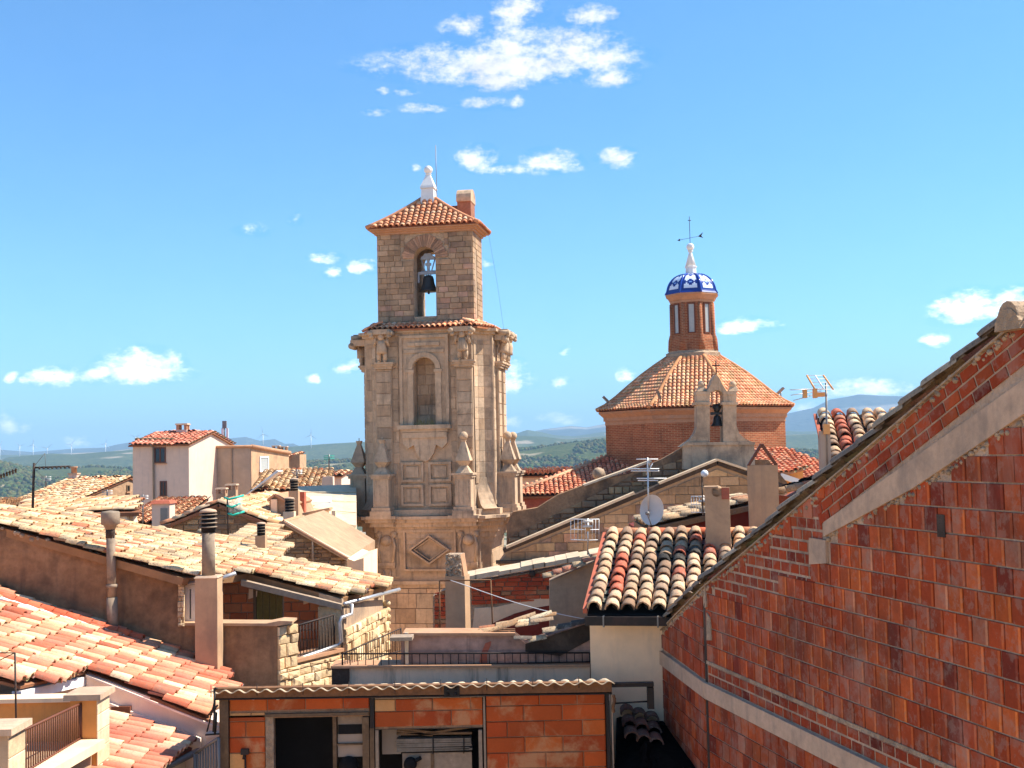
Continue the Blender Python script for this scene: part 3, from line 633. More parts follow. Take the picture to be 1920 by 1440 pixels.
# entablature breaking forward over the pilasters
en = MB()
for (e, z0, z1) in ((.0, zb-.55, zb-.3), (.1, zb-.3, zb-.16), (.24, zb-.16, zb-.02)): pl(en, 3.25+e, .88, 4.5+2*e, -e, z0, z1)
en.build('entablature', 'carved_stone', tower)
def atlante(u, w_, U, N, i):
    """crouching carved figure carrying the entablature: head, shoulders, arms, torso, kilt and legs, with a scrolled block above"""
    c = T(u, w_, 0)+N*.28; z0 = zp+.34; q = lambda a, b, z: c+U*a+N*b+V(0, 0, z0+z); m = MB()
    for s in (-1, 1):
        m.tube([q(s*.13, .05, 0), q(s*.16, .12, .25), q(s*.12, .1, .5)], .095, 8, .13)
        m.tube([q(s*.24, .1, .95), q(s*.36, .16, .8), q(s*.3, .24, 1.05), q(s*.3, .1, 1.28)], .085, 7, .06)
        m.tube([q(s*.13, .05, .02), q(s*.15, .2, .03)], .08, 6, .05)
    m.tube([q(0, .1, .42), q(0, .12, .58), q(0, .16, .8), q(0, .14, 1.0)], .27, 10, .2)
    m.tube([q(-.3, .1, .98), q(0, .16, 1.02), q(.3, .1, .98)], .12, 8)
    m.ball(q(0, .24, 1.2), .17, 10, 7, 1.15); m.build('carved_figure', 'carved_stone', tower)
    b = MB(); b.obox(q(-.48, -.3, 1.32), U*.96, N*.72, V(0, 0, .24)); b.obox(q(-.4, -.28, 1.18), U*.8, N*.5, V(0, 0, .16))
    for s in (-1, 1): b.tube([q(s*.5, -.05, 1.38), q(s*.5, .5, 1.38)], .13, 10); b.tube([q(s*.38, .38, 1.24), q(s*.52, .44, 1.2)], .1, 8)
    b.build('scrolled_block', 'carved_stone', tower)
for i, c in enumerate(corners): atlante(*c, i)
# projecting beam ends at the outer corners
sp = MB(); sp.obox(T(-4.0, .9, zb-.62), TU*.75, TW*.7, V(0, 0, .3)); sp.tube([T(-3.95, .9, zb-.62), T(-3.95, 1.6, zb-.62)], .16, 10); sp.build('corner_scroll', 'carved_stone', tower); sp = MB(); sp.obox(T(3.3, 1.2, zb-.55), TU*.5, TW*.5, V(0, 0, .28)); sp.tube([T(3.78, 1.2, zb-.52), T(3.78, 1.7, zb-.52)], .17, 10)
sp.build('corner_scroll', 'carved_stone', tower)
# niche with arched frame, seen in the middle of the shaft
def arch_pts(u, r, z, n=14): return [(u-r*math.cos(math.pi*k/n), z+r*math.sin(math.pi*k/n)) for k in range(n+1)]
def arch_band(mb, u, r0, r1, z, w0, w1, n=14):
    a, b = arch_pts(u, r0, z, n), arch_pts(u, r1, z, n)
    for k in range(n): mb.prism([T(*(x[0], w0, x[1])) for x in (a[k], a[k+1], b[k+1], b[k])], TW*(w1-w0))
nu, nr, nzs, nzb_ = .03, .55, tz(692), tz(797)
ni = MB()
tb(ni, nu-1.22, nu-nr, -.10, .02, nzb_, nz1); tb(ni, nu+nr, nu+1.22, -.10, .02, nzb_, nz1)
top = arch_pts(nu, nr, nzs, 14)
for k in range(14): ni.prism([T(top[k][0], -.1, top[k][1]), T(top[k+1][0], -.1, top[k+1][1]), T(top[k+1][0], -.1, nz1), T(top[k][0], -.1, nz1)], TW*.12)
ni.build('niche_surround', 'carved_stone', tower)
fr = MB()
arch_band(fr, nu, nr+.03, nr+.27, nzs, -.2, -.095)
for s in (-1, 1): tb(fr, nu+s*(nr+.15)-.15, nu+s*(nr+.15)+.15, -.17, -.095, nzb_, nzs-.16); tb(fr, nu+s*(nr+.15)-.2, nu+s*(nr+.15)+.2, -.22, -.095, nzs-.16, nzs-.02)
tb(fr, nu-1.22, nu-1.08, -.19, -.095, nzb_, nz1); tb(fr, nu+1.08, nu+1.22, -.19, -.095, nzb_, nz1); tb(fr, nu-1.08, nu+1.08, -.19, -.095, nz1-.14, nz1)
tb(fr, nu-.8, nu+.8, -.17, -.095, nz1-.52, nz1-.36); tb(fr, nu-1.0, nu+1.0, -.15, -.095, nz1-.86, nz1-.7)
fr.build('niche_frame', 'carved_stone', tower)
nb = Layer('niche_block', 'ashlar', tower); wn = Wall2D(T(-.54, .75, 0), TU, -TW); lay(wn, nb, 0, nzb_, 1.14, nzs+.6, .5, .55, .03, .04, SAND, lenvar=.3); nb.done()
si = MB(); tb(si, nu-1.3, nu+1.3, -.42, .02, nzb_-.2, nzb_); tb(si, nu-1.15, nu+1.15, -.3, .02, nzb_-.34, nzb_-.2); si.build('niche_sill', 'carved_stone', tower)
ap = MB()
sh = [(-1.1, 0), (-1.1, -.55), (-.85, -.8), (-.55, -.62), (-.42, -1.05), (-.2, -1.35), (0, -1.42), (.2, -1.35), (.42, -1.05), (.55, -.62), (.85, -.8), (1.1, -.55), (1.1, 0)]
ap.prism([T(nu+u, -.22, nzb_-.34+z) for u, z in sh], TW*.22); tb(ap, nu-1.1, nu+1.1, -.3, -.13, nzb_-.62, nzb_-.36); ap.build('apron', 'carved_stone', tower)
gr = MB()
for k in range(60):
    u = random.uniform(-.45, .45); a = random.uniform(-.3, .3); gr.tube([T(nu+u, -.12, nzb_), T(nu+u+a*.6, -.16, nzb_+random.uniform(.12, .36))], .012, 3, .003, False)
gr.build('dry_weeds', 'dry_grass', tower, 'stuff')
pn = MB()
for su in (-1, 1):
    for z0, z1 in ((tz(903), tz(866)), (tz(948), tz(908))):
        a, b = (nu+.12, nu+1.25) if su > 0 else (nu-1.25, nu-.12)
        tb(pn, a, b, -.12, .01, z1-.12, z1); tb(pn, a, b, -.12, .01, z0, z0+.12); tb(pn, a, a+.12, -.12, .01, z0+.12, z1-.12); tb(pn, b-.12, b, -.12, .01, z0+.12, z1-.12); tb(pn, a+.26, b-.26, -.06, .01, z0+.22, z1-.22)
pn.build('panel_frame', 'carved_stone', tower)
# cornice between the stages, with breaks under the pedestals
co = MB()
for (e, z0, z1) in ((.12, zc+.02, zc+.3), (.5, zc-.14, zc+.0), (.36, zc-.3, zc-.142), (.18, zc-.52, zc-.302)): pl(co, 3.42+e, .88, 4.9+2*e, -.25-e, z0, z1)
co.build('cornice', 'carved_stone', tower)
for (u, w_, U, N) in corners:
    c = T(u, w_, 0)+N*.2; bk = MB()
    for (e, z0, z1) in ((.56, zc-.1, zc+.045), (.42, zc-.26, zc-.1), (.24, zc-.48, zc-.26)): bk.obox(c-U*(.42+e*.55)+V(0, 0, z0), U*(.84+e*1.1), N*(.32+e), V(0, 0, z1-z0))
    bk.build('cornice_break', 'carved_stone', tower)
# pedestals with pyramid finials
def finial(u, w_, ball, i):
    c = T(u, w_, 0); q = MB(); X, Yv = TU, TW
    def slab(h, z0, z1): q.taper(c, -h, h, -h, h, z0, -h, h, -h, h, z1, X, Yv)
    slab(.52, zc+.045, zc+.28); slab(.46, zc+.28, zc+.44); slab(.38, zc+.44, zc+1.82); slab(.46, zc+1.82, zc+1.94); slab(.52, zc+1.94, zc+2.04)
    for s in (-1, 1): q.obox(c-Yv*.405-X*(.0)+X*(s*.24-.04)+V(0, 0, zc+.6), X*.08, Yv*.03, V(0, 0, 1.1))
    q.build('pedestal', 'carved_stone', tower); f = MB(); z = zc+2.04
    f.taper(c, -.36, .36, -.36, .36, z, -.16, .16, -.16, .16, z+.34, X, Yv); f.taper(c, -.16, .16, -.16, .16, z+.34, -.33, .33, -.33, .33, z+.58, X, Yv)
    f.taper(c, -.36, .36, -.36, .36, z+.58, -.09, .09, -.09, .09, z+1.48, X, Yv)
    if ball: f.taper(c, -.09, .09, -.09, .09, z+1.48, -.13, .13, -.13, .13, z+1.58, X, Yv)
    else: f.taper(c, -.09, .09, -.09, .09, z+1.48, -.14, .14, -.14, .14, z+1.66, X, Yv); f.tube([c+V(0, 0, z+1.6), c+V(0, 0, z+1.8)], .025, 5)
    f.build('pyramid_finial', 'carved_stone', tower)
    if ball: MB().ball(c+V(0, 0, z+1.76), .21, 14, 10).build('ball', 'carved_stone', tower)
finial(-2.0, -.55, False, 0); finial(2.02, -.55, True, 1); finial(3.76, 1.75, True, 2); finial(3.76, 3.35, True, 3); finial(-3.75, 1.4, False, 4)
# concave sweeps at the foot of the corners
for s in (-1, 1):
    sw = MB()
    for k in range(6):
        a0, a1 = k*math.pi/12, (k+1)*math.pi/12; o = lambda a: (.62*(1-math.sin(a)), 1.5*(1-math.cos(a)))
        (x0, z0), (x1, z1) = o(a0), o(a1); cc = T(s*2.72, .6, 0); dd = (TU*s-TW).normalized(); pp = (TU+TW*s).normalized()
        sw.prism([cc+dd*(.05)-pp*.42+V(0, 0, zc+.3+z1), cc+dd*(.05+x1)-pp*.42+V(0, 0, zc+.3+z1), cc+dd*(.05+x0)-pp*.42+V(0, 0, zc+.3+z0), cc+dd*.05-pp*.42+V(0, 0, zc+.3+z0)], pp*.84)
    sw.build('corner_sweep', 'carved_stone', tower)
# the stage below the cornice
zl = tz(1086)
ps = MB(); pl(ps, 3.02, .88, 4.4, -.05, zl, zc-.5); ps.build('pedestal_stage', 'carved_stone', tower)
for k in range(5):                                  # cove bringing the cornice in to the stage below
    e = .55*(1-math.sin((k+1)/5*math.pi/2)); m_ = MB(); pl(m_, 3.04+e, .88, 4.5+2*e, -.06-e*.45, zc-.52-.28*(k+1), zc-.52-.28*k+.002*k); m_.build('cove', 'carved_stone', tower)
b2 = Layer('ashlar_block', 'ashlar', tower, limit=120, stuff='lower_ashlar_blocks')
w2 = Wall2D(T(-2.2, -.05, 0), TU, -TW); lay(w2, b2, 0, zl+.1, 4.4, zc-1.95, .62, .88, .014, .03, SAND, holes=((.85, zl, 3.5, zc-.5),), lenvar=.2)
wl = Wall2D(T(3.02, .85, 0), TW, TU); lay(wl, b2, 0, zl+.1, 3.3, zc-.6, .6, .9, .012, .03, SAND)
for s in (-1, 1):
    cw = [(s*(3.02-.88*.92*math.cos(a)), -.05+.88*.92*math.sin(a)) for a in np.linspace(.1, 1.47, 4)]
    for k in range(3):
        p0, p1 = T(*cw[k], 0), T(*cw[k+1], 0)
        if s < 0: p0, p1 = p1, p0
        wl = Wall2D(p0, p1-p0); wl.N = wl.U.cross(V(0, 0, 1)); lay(wl, b2, 0, zl+.1, (p1-p0).length, zc-1.9, .6, 1, .01, .02, SAND, bond=0)
dm = MB(); dc, dz = nu+.15, (tz(1005)+tz(1052))/2
for (ru, rz, wd, w0) in ((1.02, .7, .14, -.4), (.82, .55, .12, -.26)):
    for k in range(4):
        A = [(-ru, 0), (0, rz), (ru, 0), (0, -rz)]; (a, b), (c, d) = A[k], A[(k+1) % 4]; f = 1-wd/ru
        dm.prism([T(dc+a, w0, dz+b), T(dc+c, w0, dz+d), T(dc+c*f, w0, dz+d*f), T(dc+a*f, w0, dz+b*f)], TW*(-.05-w0))
dm.build('diamond_frame', 'carved_stone', tower)
lp = MB(); a, b, z0, z1 = dc-1.3, dc+1.3, tz(1068), tz(992)
tb(lp, a, b, -.26, -.05, z1-.1, z1); tb(lp, a, b, -.26, -.05, z0, z0+.1); tb(lp, a, a+.1, -.26, -.05, z0+.1, z1-.1); tb(lp, b-.1, b, -.26, -.05, z0+.1, z1-.1)
lp.build('panel_frame', 'carved_stone', tower)
for u in (-1.95, 2.1):                              # carved consoles
    c = MB(); tb(c, u-.55, u+.55, -.13, -.04, zl+.2, zc-.55); tb(c, u-.4, u+.4, -.24, -.13, tz(1062), tz(988))
    for s in (-1, 1): c.tube([T(u+s*.36, -.3, tz(1000)), T(u+s*.36, -.2, tz(1000))], .16, 10); c.tube([T(u+s*.3, -.26, tz(1052)), T(u+s*.42, -.26, tz(1022)), T(u+s*.3, -.26, tz(1002))], .07, 6)
    c.ball(T(u, -.22, tz(1011)), .3, 10, 8, .9); c.tube([T(u-.17, -.2, tz(1066)), T(u-.15, -.2, tz(1078)), T(u, -.2, tz(1082)), T(u+.15, -.2, tz(1078)), T(u+.17, -.2, tz(1066))], .05, 6)
    tb(c, u-.42, u+.42, -.3, -.13, tz(1058), tz(1052)); c.build('console', 'carved_stone', tower)
lm = MB()
for (e, z0, z1) in ((.3, zl-.16, zl), (.14, zl-.34, zl-.16)): pl(lm, 3.02+e, .88, 4.4+2*e, -.05-e, z0, z1)
lm.build('base_moulding', 'carved_stone', tower)
bs = MB(); pl(bs, 3.12, .88, 4.5, -.12, 1, zl-.34); bs.build('base', 'black_stain', tower)
b3 = Layer('base_block', 'ashlar', tower, limit=120); w3 = Wall2D(T(-2.3, -.12, 0), TU, -TW); lay(w3, b3, 0, zl-4.2, 4.6, zl-.36, .72, 1.05, .02, .06, SAND, lenvar=.25)
for s in (-1,):
    cw = [(s*(3.12-.88*.92*math.cos(a)), -.12+.88*.92*math.sin(a)) for a in np.linspace(.1, 1.47, 3)]
    for k in range(2): wl = Wall2D(T(*cw[k+1], 0), T(*cw[k], 0)-T(*cw[k+1], 0)); wl.N = wl.U.cross(V(0, 0, 1)); lay(wl, b3, 0, zl-3, (T(*cw[k], 0)-T(*cw[k+1], 0)).length, zl-.4, .72, 1, .02, .05, SAND, bond=0)
blk.done(); b2.done(); b3.done()
# ------------------------------------------------------------------ the belfry
hb, d0, d1 = 2.42, .45, 2.75
ou, orr, os_, ob = .0, .55, tz(478), tz(590)
def wallmesh(mb, w0, w1):
    tb(mb, -hb, ou-orr, w0, w1, zb-.3, zt); tb(mb, ou+orr, hb, w0, w1, zb-.3, zt); tb(mb, ou-orr, ou+orr, w0, w1, zb-.3, ob)
    a = arch_pts(ou, orr, os_, 12)
    for k in range(12): mb.prism([T(a[k][0], w0, a[k][1]), T(a[k+1][0], w0, a[k+1][1]), T(a[k+1][0], w0, zt), T(a[k][0], w0, zt)], TW*(w1-w0))
bw = MB(); wallmesh(bw, d0+.04, d0+.7); wallmesh(bw, d1-.7, d1)
def side(mb, u0, u1):
    tb(mb, u0, u1, d0+.701, d0+.95, zb-.3, zt-.001); tb(mb, u0, u1, d0+1.4, d1-.701, zb-.3, zt-.001); tb(mb, u0, u1, d0+.951, d0+1.399, zb-.3, ob-.2); tb(mb, u0, u1, d0+.951, d0+1.399, tz(462), zt-.001)
    tb(mb, u0, u1, d0+.951, d0+1.399, tz(556), tz(550))
side(bw, hb-.55, hb); side(bw, -hb, -hb+.55)
bw.build('belfry_wall', 'rough_mortar', tower)
bb = Layer('ashlar_block', 'ashlar', tower, limit=300, stuff='small_belfry_blocks')
wf = Wall2D(T(-hb, d0+.04, 0), TU, -TW)
lay(wf, bb, 0, zb-.1, 2*hb, zt-.05, .275, .58, .018, .05, BELF, holes=((hb-orr-.02, ob, hb+orr+.02, os_+.02), (hb-1.22, os_+.02, hb+1.22, os_+1.2)), lenvar=.35, dvar=.3)
ws = Wall2D(T(hb, d0, 0), TW, TU); lay(ws, bb, 0, zb-.1, d1-d0, zt-.05, .275, .5, .018, .03, BELF, holes=((.5, ob-.2, .95, tz(462)),), lenvar=.3)
# blocks left and right of the brick arch above the springing
lay(wf, bb, hb-1.22, os_+.6, hb-1.0, os_+1.2, .315, .5, .02, .05, BELF); lay(wf, bb, hb+1.0, os_+.6, hb+1.22, os_+1.2, .315, .5, .02, .05, BELF)
bb.done()
fa = MB(); aa = arch_pts(ou, 1.16, os_, 14)
for k in range(14): fa.prism([T(aa[k][0], d0+.02, aa[k][1]), T(aa[k+1][0], d0+.02, aa[k+1][1]), T(aa[k+1][0], d0+.02, os_+1.25), T(aa[k][0], d0+.02, os_+1.25)], TW*.03)
fa.build('arch_spandrel', 'rough_mortar', tower)
VC = pick((3, lin('b98f72')), (2, lin('c0967a')), (2, lin('ae866a')), (1, lin('9a745c')))
for k in range(25):
    a0, a1 = math.pi*(k+.06)/25, math.pi*(k+.94)/25; m = MB(); r0, r1 = orr, 1.14+random.uniform(-.05, .04)
    m.prism([T(ou-r*math.cos(a), d0-.02, os_+r*math.sin(a)) for r, a in ((r0, a0), (r1, a0), (r1, a1), (r0, a1))][::-1], TW*.06); o = m.build('arch_brick', 'ashlar', tower); o.color = (*VC(), 1)
# the bell, its yoke and counterweight
bell = thing('church_bell', 'dark bronze bell with grey yoke hanging in the tall belfry arch', 'bell', T(.06, d0+.6, tz(538)))
zbell = tz(540); c = T(.06, d0+.55, zbell)
MB().lathe(c, [(.49, 0), (.45, .05), (.37, .18), (.3, .4), (.27, .62), (.22, .76), (.08, .82)], 20).build('bell_body', 'bronze', bell)
MB().tube([c+V(0, 0, .1), c+V(0, 0, -.1)], .035, 6).ball(c+V(0, 0, -.08), .06, 8, 6).build('clapper', 'bronze', bell)
y = MB(); q = lambda u, z: c+TU*u+V(0, 0, z)
y.obox(q(-.5, .86)-TW*.07, TU*1.0, TW*.14, V(0, 0, .13))
for s in (-1, 1): y.obox(q(s*.5-.04, .45)-TW*.05, TU*.08, TW*.1, V(0, 0, .5)); y.tube([q(s*.16, .99), q(s*.34, 1.6)], .035, 6)
y.tube([q(-.36, 1.0), q(.36, 1.0)], .05, 6); y.build('yoke', 'bell_yoke', bell)
hh = MB(); hh.prism([q(u, z)-TW*.09 for u, z in ((-.37, 1.6), (-.34, 1.74), (-.22, 1.8), (-.16, 1.9), (.16, 1.9), (.22, 1.8), (.34, 1.74), (.37, 1.6))], TW*.18); hh.prism([q(u, z)-TW*.05 for u, z in ((-.06, 1.0), (-.07, 1.28), (-.15, 1.3), (-.14, 1.42), (-.05, 1.45), (-.09, 1.6), (.09, 1.6), (.05, 1.45), (.14, 1.42), (.15, 1.3), (.07, 1.28), (.06, 1.0))][::-1], TW*.1)
hh.build('counterweight', 'bell_yoke', bell)
hk = MB()
for s in (-.12, 0, .12): hk.tube([q(s, .76), q(s, .9)], .03, 6)
hk.build('hanger', 'bell_yoke', bell)
# eaves and hip roof
ev = MB()
for (e, z0, z1) in ((.1, zt-.16, zt-.05), (.22, zt-.05, zt+.04), (.36, zt+.04, zt+.1)): tb(ev, -hb-e, hb+e, d0-e, d1+e, z0, z1)
ev.build('eaves_cornice', 'terracotta_coping', tower)
ROOFA = pick((4, lin('ea9c70')), (3, lin('e6a67c')), (2, lin('da885e')), (2, lin('ecb890')))
ze, za = zt+.11, tz(374)+.42; eo = .42; mid = (d0+d1)/2
E = [T(-hb-eo, d0-eo, ze), T(hb+eo, d0-eo, ze), T(hb+eo, d1+eo, ze), T(-hb-eo, d1+eo, ze)]
def hipz(t): return ze+(za-ze)*(t*.78+.22*t*t*1.0)          # slightly hollow slopes
def ringp(t):
    hu, hw = (hb+eo)*(1-t)+.35*t, (mid-d0+eo)*(1-t)+.15*t
    return [T(-hu, mid-hw, hipz(t)), T(hu, mid-hw, hipz(t)), T(hu, mid+hw, hipz(t)), T(-hu, mid+hw, hipz(t))]
rf = MB(); rg = [ringp(k/8) for k in range(9)]
rf.add([p for r_ in rg for p in r_], [(k*4+i, k*4+(i+1) % 4, k*4+4+(i+1) % 4, k*4+4+i) for k in range(8) for i in range(4)]+[(32, 33, 34, 35), (3, 2, 1, 0)])
roof = rf.build('roof', 'clay_new', tower); roof.color = (*lin('9c5a3a'), 1)
def hip_tiles(fi, ncol, nrow, part, lim=None):
    """tiles on face fi of the hip, following its hollow curve; columns run out at the hips"""
    ms = tile_meshes('clay_new'); st = MB(); us = [tile_unit('clay_new', seed=i) for i in range(4)]
    r0 = ringp(0); A, B = r0[fi], r0[(fi+1) % 4]; Wd = (B-A).normalized(); L = (B-A).length; pt = L/ncol
    for i in range(ncol):
        x = (i+.5)*pt
        for j in range(nrow):
            t0, t1 = j/nrow, (j+1)/nrow; q0, q1 = ringp(t0), ringp(t1)
            lo, hi = (q1[fi]-A).dot(Wd), (q1[(fi+1) % 4]-A).dot(Wd)
            if x < lo-.05 or x > hi+.05: continue
            f = lambda q: q[fi]+Wd*(x-(q[fi]-A).dot(Wd)); p0, p1 = f(q0), f(q1); S = (p1-p0)*1.18; N = Wd.cross(S).normalized()
            N = N if N.z > 0 else -N
            M = frame(p0+N*.02, Wd*pt*.98, S, N*pt); col_ = ROOFA()
            if part: put('roof_tile', ms[(i+j) % 4], roof, M, col_)
            else:
                u = us[(i+j) % 4]; b = len(st.v); st.v += [tuple(M @ Vector(p)) for p in u.v]; st.f += [tuple(b+k for k in ff) for ff in u.f]; st.c += [tuple(a*b_ for a, b_ in zip(col_, cc)) for cc in u.c]; st.smooth += u.smooth
    if st.f: st.build('joined_roof_tiles', 'clay_new', roof, 'stuff')
hip_tiles(0, 20, 9, True); hip_tiles(1, 13, 9, True); hip_tiles(2, 20, 9, False); hip_tiles(3, 13, 9, False)
hp = MB()
for i in range(4): hp.tube([ringp(k/8)[i]+V(0, 0, .06) for k in range(9)], .1, 8)
o = hp.build('hip_tiles', 'clay_new', roof, 'stuff'); o.color = (*lin('cf8a60'), 1)
fn = MB(); apx = T(0, mid, 0)
fn.taper(apx, -.36, .36, -.36, .36, za-.25, -.3, .3, -.3, .3, za+.55, TU, TW); fn.taper(apx, -.37, .37, -.37, .37, za+.56, -.34, .34, -.34, .34, za+.68, TU, TW); fn.taper(apx, -.34, .34, -.34, .34, za+.681, -.1, .1, -.1, .1, za+1.3, TU, TW)
fn.build('roof_finial', 'white_paint', tower); MB().lathe(apx+V(0, 0, za+1.28), [(.12, 0), (.16, .05), (.1, .1)], 12).ball(apx+V(0, 0, za+1.55), .22, 16, 10).build('finial_ball', 'white_paint', tower)
rod = MB(); rod.tube([T(.42, mid, za-.1), T(.4, mid, tz(250))], .018, 5); rod.build('lightning_rod', 'grey_metal', tower)
# brick stub with a rounded stone cap at the back of the roof
st = MB(); tb(st, 1.32, 2.02, d1-.5, d1+.55, zt, tz(372)+.35); tb(st, .7, 1.32, d1-.1, d1+.5, zt, tz(376)+.35); st.build('wall_stub', 'stub_brick', tower)
cp = MB(); a = [(-.62*math.cos(math.pi*k/8), .5*math.sin(math.pi*k/8)) for k in range(9)]
cp.prism([T(1.29, d1+.02+x, tz(372)+.55+z) for x, z in [(-.62, -.2)]+a+[(.62, -.2)]], TU*.76); cp.build('rounded_cap', 'carved_stone', tower)
# small tiled skirt at the foot of the belfry
def skirt(A, B, inward, n, name='skirt_tile'):
    Wd = (B-A).normalized(); pt = (B-A).length/n
    m = MB(); m.add([A, B, B+inward*1.1+V(0, 0, .32), A+inward*1.1+V(0, 0, .32), A-V(0, 0, .08), B-V(0, 0, .08)], [(0, 1, 2, 3), (4, 5, 1, 0)]); b = m.build('skirt_roof', 'clay_new', tower); b.color = (*lin('a8643f'), 1)
    S = (inward*1.1+V(0, 0, .32)); N = Wd.cross(S).normalized(); N = N if N.z > 0 else -N
    for i in range(n):
        for j in range(2): put(name, tile_meshes('clay_new')[i % 4], tower, frame(A+Wd*pt*(i+.5)+S*j*.5+N*.015, Wd*pt*.98, S*.6, N*pt*1.1), ROOFA())
skirt(T(-2.75, -.32, zb), T(2.75, -.32, zb), TW*.72, 21); skirt(T(2.75, -.32, zb), T(3.36, .95, zb), -TU*.7, 6); skirt(T(3.36, .95, zb), T(3.36, 3.9, zb), -TU*.8, 14); skirt(T(-3.36, .95, zb), T(-2.75, -.32, zb), TU*.7, 6)
tag(MB().tube([T(2.75, d1+.4, zt+.1), T(3.05, 3.8, tz(520)), T(3.3, 4.1, zb)], .007, 4).solo('cable', 'iron', 'thin dark cable slanting down the right side of the belfry', 'cable'))
# ================================================================== the church dome
def slab(mb, Y, pts, depth): return mb.prism([P(x, y, Y) for x, y in pts], V(0, depth, 0))
def add_wuv(o):
    me = o.data; at = me.attributes.new('wuv', 'FLOAT_VECTOR', 'CORNER'); out = []
    for p in me.polygons:
        n = p.normal; U = V(-n.y, n.x, 0); U = U.normalized() if U.length > .01 else V(1, 0, 0)
        for vi in p.vertices: c = me.vertices[vi].co+org(o); out += [c.dot(U), c.z, 0]
    at.data.foreach_set('vector', out); return o
def ring_tiles(roof, ringf, fi, ncol, nrow, mat, colf, part, nf, st=None, mid_shift=.5):
    ms = tile_meshes(mat); us = [tile_unit(mat, seed=i, seg=4) for i in range(4)]
    r0 = ringf(0); A, B = r0[fi], r0[(fi+1) % nf]; Wd = (B-A).normalized(); pt = (B-A).length/ncol
    for i in range(ncol):
        x = (i+.5)*pt
        for j in range(nrow):
            q0, q1 = ringf(j/nrow), ringf((j+1)/nrow); lo, hi = (q1[fi]-A).dot(Wd), (q1[(fi+1) % nf]-A).dot(Wd)
            if x < lo-.05 or x > hi+.05: continue
            f = lambda q: q[fi]+(q[(fi+1) % nf]-q[fi]).normalized()*((x-(q[fi]-A).dot(Wd)))
            p0, p1 = f(q0), f(q1); S = (p1-p0)*1.18; N = Wd.cross(S).normalized(); N = N if N.z > 0 else -N
            M = frame(p0+N*.02, Wd*pt*.98, S, N*pt); c = colf(i, j)
            if part: put('roof_tile', ms[(i+j) % 4], roof, M, c)
            else:
                u = us[(i*7+j*3) % 4]; b = len(st.v); st.v += [tuple(M @ Vector(p)) for p in u.v]; st.f += [tuple(b+k for k in ff) for ff in u.f]; st.c += [tuple(a*b_ for a, b_ in zip(c, cc)) for cc in u.c]; st.smooth += u.smooth
DC = P(1303, 757, 72); DC.z = 0; A8 = R(-33.5)
def oc(r, z, k): return DC+V(r*math.sin(A8+k*math.pi/4), -r*math.cos(A8+k*math.pi/4), z)
dome = thing('church_dome', 'octagonal brick church drum with tiled roof, brick lantern and blue glazed cupola', 'dome', DC+V(0, 0, 4))
RR = 5.72
m = MB(); m.lathe(DC, [(RR, 6), (RR, 15.75)], 8, A8, False); add_wuv(m.build('drum', 'drum_brick', dome))
m = MB()
for r0, r1, z0, z1 in ((.03, .03, 15.55, 15.8), (.13, .13, 15.8, 16.0), (.13, .42, 16.0, 16.25), (.42, .42, 16.25, 16.36)): m.lathe(DC, [(RR+r0, z0), (RR+r1, z1-.002)], 8, A8, False)
m.build('cornice', 'terracotta_coping', dome)
prof = [(6.28, 16.4), (5.7, 16.68), (5.0, 17.17), (4.2, 17.82), (3.4, 18.45), (2.6, 19.0), (2.05, 19.35), (1.72, 19.56)]
def dring(t):
    x = t*(len(prof)-1); i = min(int(x), len(prof)-2); f = x-i; r = prof[i][0]*(1-f)+prof[i+1][0]*f; z = prof[i][1]*(1-f)+prof[i+1][1]*f
    return [oc(r, z, k) for k in range(8)]
m = MB(); m.lathe(DC, prof, 8, A8, False); droof = m.build('roof', 'clay_far', dome); droof.color = (*lin('8f5a3c'), 1)
DCOL = pick((4, lin('f0ac80')), (3, lin('f2b88c')), (3, lin('e89c70')), (2, lin('dcae80')), (1, lin('c89a6a')))
st = MB()
for fi in range(8): ring_tiles(droof, dring, fi, 19, 21, 'clay_far', DCOL, False, 8, st)
st.build('joined_roof_tiles', 'clay_far', droof, 'stuff')
for k in range(8):
    m = MB(); m.tube([dring(t/7)[k]+V(0, 0, .07) for t in range(8)], .13, 7); o = m.build('hip_tile_row', 'clay_far', droof); o.color = (*lin('c58a5e'), 1)
m = MB(); m.lathe(DC, [(1.78, 19.35), (1.78, 19.85), (1.6, 19.95), (1.6, 20.02)], 8, A8, False); m.build('lantern_base', 'rough_mortar', dome)
m = MB(); m.lathe(DC, [(1.58, 20.0), (1.5, 20.7), (1.38, 21.0), (1.36, 23.0)], 8, A8, False); add_wuv(m.build('lantern', 'drum_brick', dome))
m = MB()
for r0, r1, z0, z1 in ((1.42, 1.42, 22.95, 23.12), (1.48, 1.64, 23.12, 23.4), (1.7, 1.7, 23.4, 23.5)): m.lathe(DC, [(r0, z0), (r1, z1-.002)], 8, A8, False)
m.build('lantern_cornice', 'terracotta_coping', dome)
